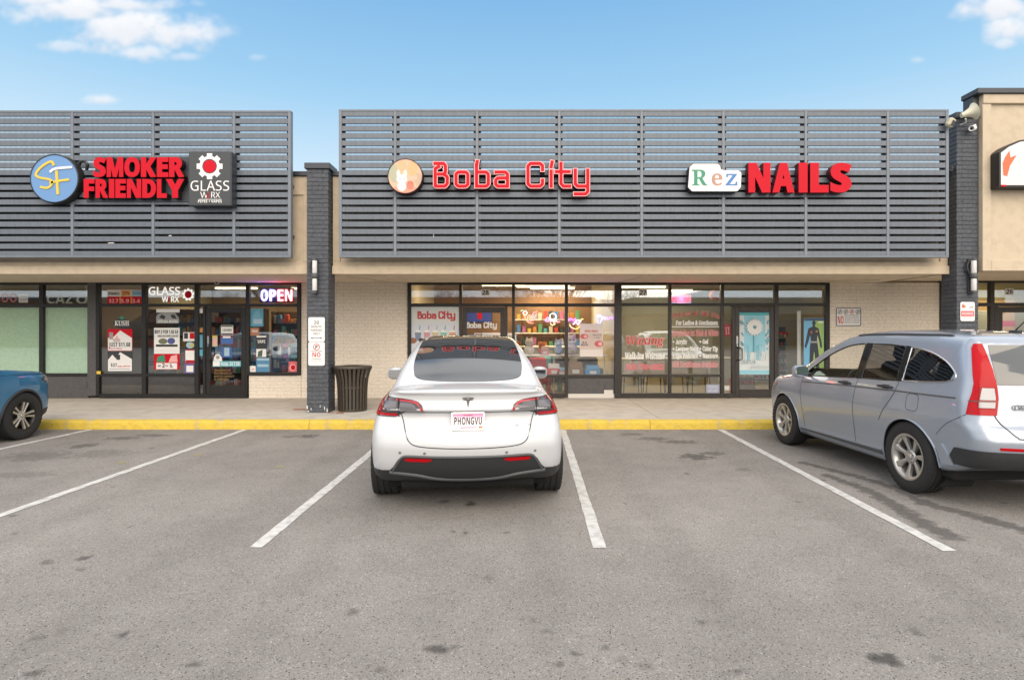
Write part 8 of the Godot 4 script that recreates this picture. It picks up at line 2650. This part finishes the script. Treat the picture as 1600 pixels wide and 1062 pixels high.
	g.xf = Transform3D(Basis(Vector3.BACK, -1.25), Vector3(-0.11, 0.02, 0)) * Transform3D(Basis.from_scale(Vector3(1.0, 1.0, 0.75)), Vector3.ZERO)
	g.lathe([Vector2(0.0, -0.02), Vector2(0.045, -0.02), Vector2(0.05, 0.04), Vector2(0.075, 0.12), Vector2(0.10, 0.18), Vector2(0.15, 0.235), Vector2(0.158, 0.24), Vector2(0.145, 0.24), Vector2(0.09, 0.17), Vector2(0.0, 0.1)], 28)
	obj("horn", g, mk(lin(0.55, 0.53, 0.42), 0.5), t)
	g = G.new()
	g.tube([Vector3(-0.05, -0.04, 0), Vector3(0.0, -0.09, -0.05), Vector3(-0.02, -0.1, -0.16)], 0.015, 6)
	obj("bracket", g, M.off_white, t)
	t = thing("flood_light", "small cream flood light beside the horn loudspeaker", "flood light", Vector3(wx(1491, 10.8), wy(190, 10.8), -10.85), 0.3)
	g = G.new()
	g.xf = Transform3D(Basis(Vector3.BACK, -0.35) * Basis(Vector3.RIGHT, 0.3), Vector3.ZERO)
	g.bx(-0.09, 0.05, -0.09, 0.07, -0.06, 0.05, 0.03)
	obj("case", g, mk(lin(0.5, 0.46, 0.34), 0.5), t)
	g = G.new()
	g.xf = Transform3D(Basis(Vector3.BACK, -0.35) * Basis(Vector3.RIGHT, 0.3), Vector3.ZERO)
	g.bx(-0.05, 0.03, -0.06, 0.03, 0.05, 0.056, 0.004)
	obj("lens", g, M.hatch_glass, t)
	t = thing("cable_clamp", "small black camera bracket between the screen and the tall right column", "bracket", Vector3(wx(1488, 11.1), wy(266, 11.1), -11.12))
	slab("arm", -0.05, 0.02, -0.015, 0.015, -0.03, 0.03, M.black_plastic, t, 0.005)
	slab("head", -0.02, 0.04, 0.01, 0.09, -0.03, 0.03, M.black_plastic, t, 0.012)

# ---------------------------------------------------------------- vehicles
func cars() -> void:
	var w := white_car()
	# rear axle under the pixel of its tyres, heading slightly left
	w.position = Vector3(wx(731.5, 6.2), 0.004, -6.2)
	w.rotation.y = 0.083
	var s := silver_suv()
	s.position = Vector3(4.92, 0.004, -6.2)
	s.rotation.y = 0.042
	var b := boxy_suv("parked_suv", "bright blue suv, only its nose and front wheel in view at the left edge", M.blue_paint)
	b.position = Vector3(-8.52, 0.004, -6.57)
	# two more stand behind the photographer and show in the shop windows
	var p := boxy_suv("parked_suv", "white suv across the lot, seen only as a reflection in the salon panes", M.pale_paint, "cars reflected in the shop windows")
	p.position = Vector3(5.5, 0.004, 8.0)
	p.rotation.y = PI / 2 + 0.1
	var q := p.duplicate()
	q.name = numbered("parked_suv")
	add_child(q)
	q.position = Vector3(-8.0, 0.004, 10.5)
	q.rotation.y = -PI / 2
	for c in q.get_children():
		if c is MeshInstance3D and c.material_override == M.pale_paint: c.material_override = M.grey_paint
	q.set_meta("label", "dark grey suv across the lot, seen only as a reflection in the smoke shop panes")

# ---------------------------------------------------------------- what the shop windows mirror
func across_the_lot() -> void:
	var b := thing("brick_building", "low brown brick building across the lot, mirrored in the shop windows", "building", Vector3(-8, 0, 36))
	slab("wall", -60, 16, 0, 4.9, 0, 10, M.far_brick, b)
	slab("parapet", -60.2, 16.2, 4.9, 5.3, -0.2, 10, M.coping, b)
	for i in 12: slab("window", -51 + i * 5.6, -48.5 + i * 5.6, 0.9, 2.8, -0.05, 0.0, M.car_glass, b)
	b = thing("tan_building", "low tan building across the lot, mirrored in the salon's right panes", "building", Vector3(26, 0, 30))
	slab("wall", -15, 20, 0, 4.4, 0, 10, M.far_tan, b)
	slab("fascia_band", -15.3, 20, 3.3, 4.9, -0.8, 10, M.far_tan, b)
	for i in 5: slab("window", -13 + i * 5.6, -9.0 + i * 5.6, 0.3, 2.8, -0.05, 0.0, M.car_glass, b)
	rng.seed = 61
	for q in [[-14.0, 33.0, 8.5, "tall bare tree left of the brick building, mirrored in the smoke shop glass"], [-6.5, 30.0, 7.2, "slim bare tree before the brick building, mirrored in the drinks shop glass"], [0.5, 27.0, 8.0, "wide bare tree nearest the lot, mirrored in the drinks shop glass"], [4.5, 33.0, 9.0, "tallest bare tree, mirrored between drinks shop and salon"], [-24.0, 31.0, 8.2, "broad bare tree further left, mirrored over the green blinds"], [-31.0, 34.0, 7.4, "leftmost bare tree, mirrored at the left end of the smoke shop glass"], [10.5, 34.0, 7.5, "bare tree between the two far buildings, mirrored in the salon glass"]]:
		bare_tree(q[3], q[0], q[1], q[2])

func bare_tree(label: String, x: float, z: float, h: float) -> void:
	var t := thing("bare_tree", label, "tree", Vector3(x, 0, z))
	var trunk := G.new()
	trunk.tube([Vector3(0, -0.1, 0), Vector3(0.05, h * 0.15, 0.03), Vector3(-0.04, h * 0.3, 0.0)], h * 0.024, 9, false, h * 0.017)
	obj("trunk", trunk, M.bark, t)
	var crown := G.new()
	var todo := []
	for i in 6:
		var a := TAU * i / 6 + rng.randf() * 0.6
		todo.append([Vector3(-0.04, h * rng.randf_range(0.24, 0.3), 0), Vector3(cos(a) * 0.55, 1.0, sin(a) * 0.55).normalized(), h * 0.24, h * 0.011, 0])
	while todo.size():
		var q: Array = todo.pop_back()
		var p0: Vector3 = q[0]; var d: Vector3 = q[1]; var l: float = q[2]
		var mid := p0 + d * l * 0.5 + Vector3(rng.randf_range(-1, 1), rng.randf_range(-0.3, 0.6), rng.randf_range(-1, 1)) * l * 0.08
		var p1 := p0 + d * l + Vector3(0, l * 0.06, 0)
		crown.tube([p0, mid, p1], q[3], 5 if q[4] < 2 else 3, false, q[3] * 0.55)
		if q[4] < 4:
			for k in (3 if q[4] < 3 else 2):
				var nd := (d + Vector3(rng.randf_range(-1, 1), rng.randf_range(-0.2, 0.8), rng.randf_range(-1, 1)) * 0.62).normalized()
				todo.append([mid.lerp(p1, rng.randf_range(0.2, 1.0)), nd, l * rng.randf_range(0.55, 0.8), q[3] * 0.55, q[4] + 1])
	obj("crown", crown, M.bark, t)
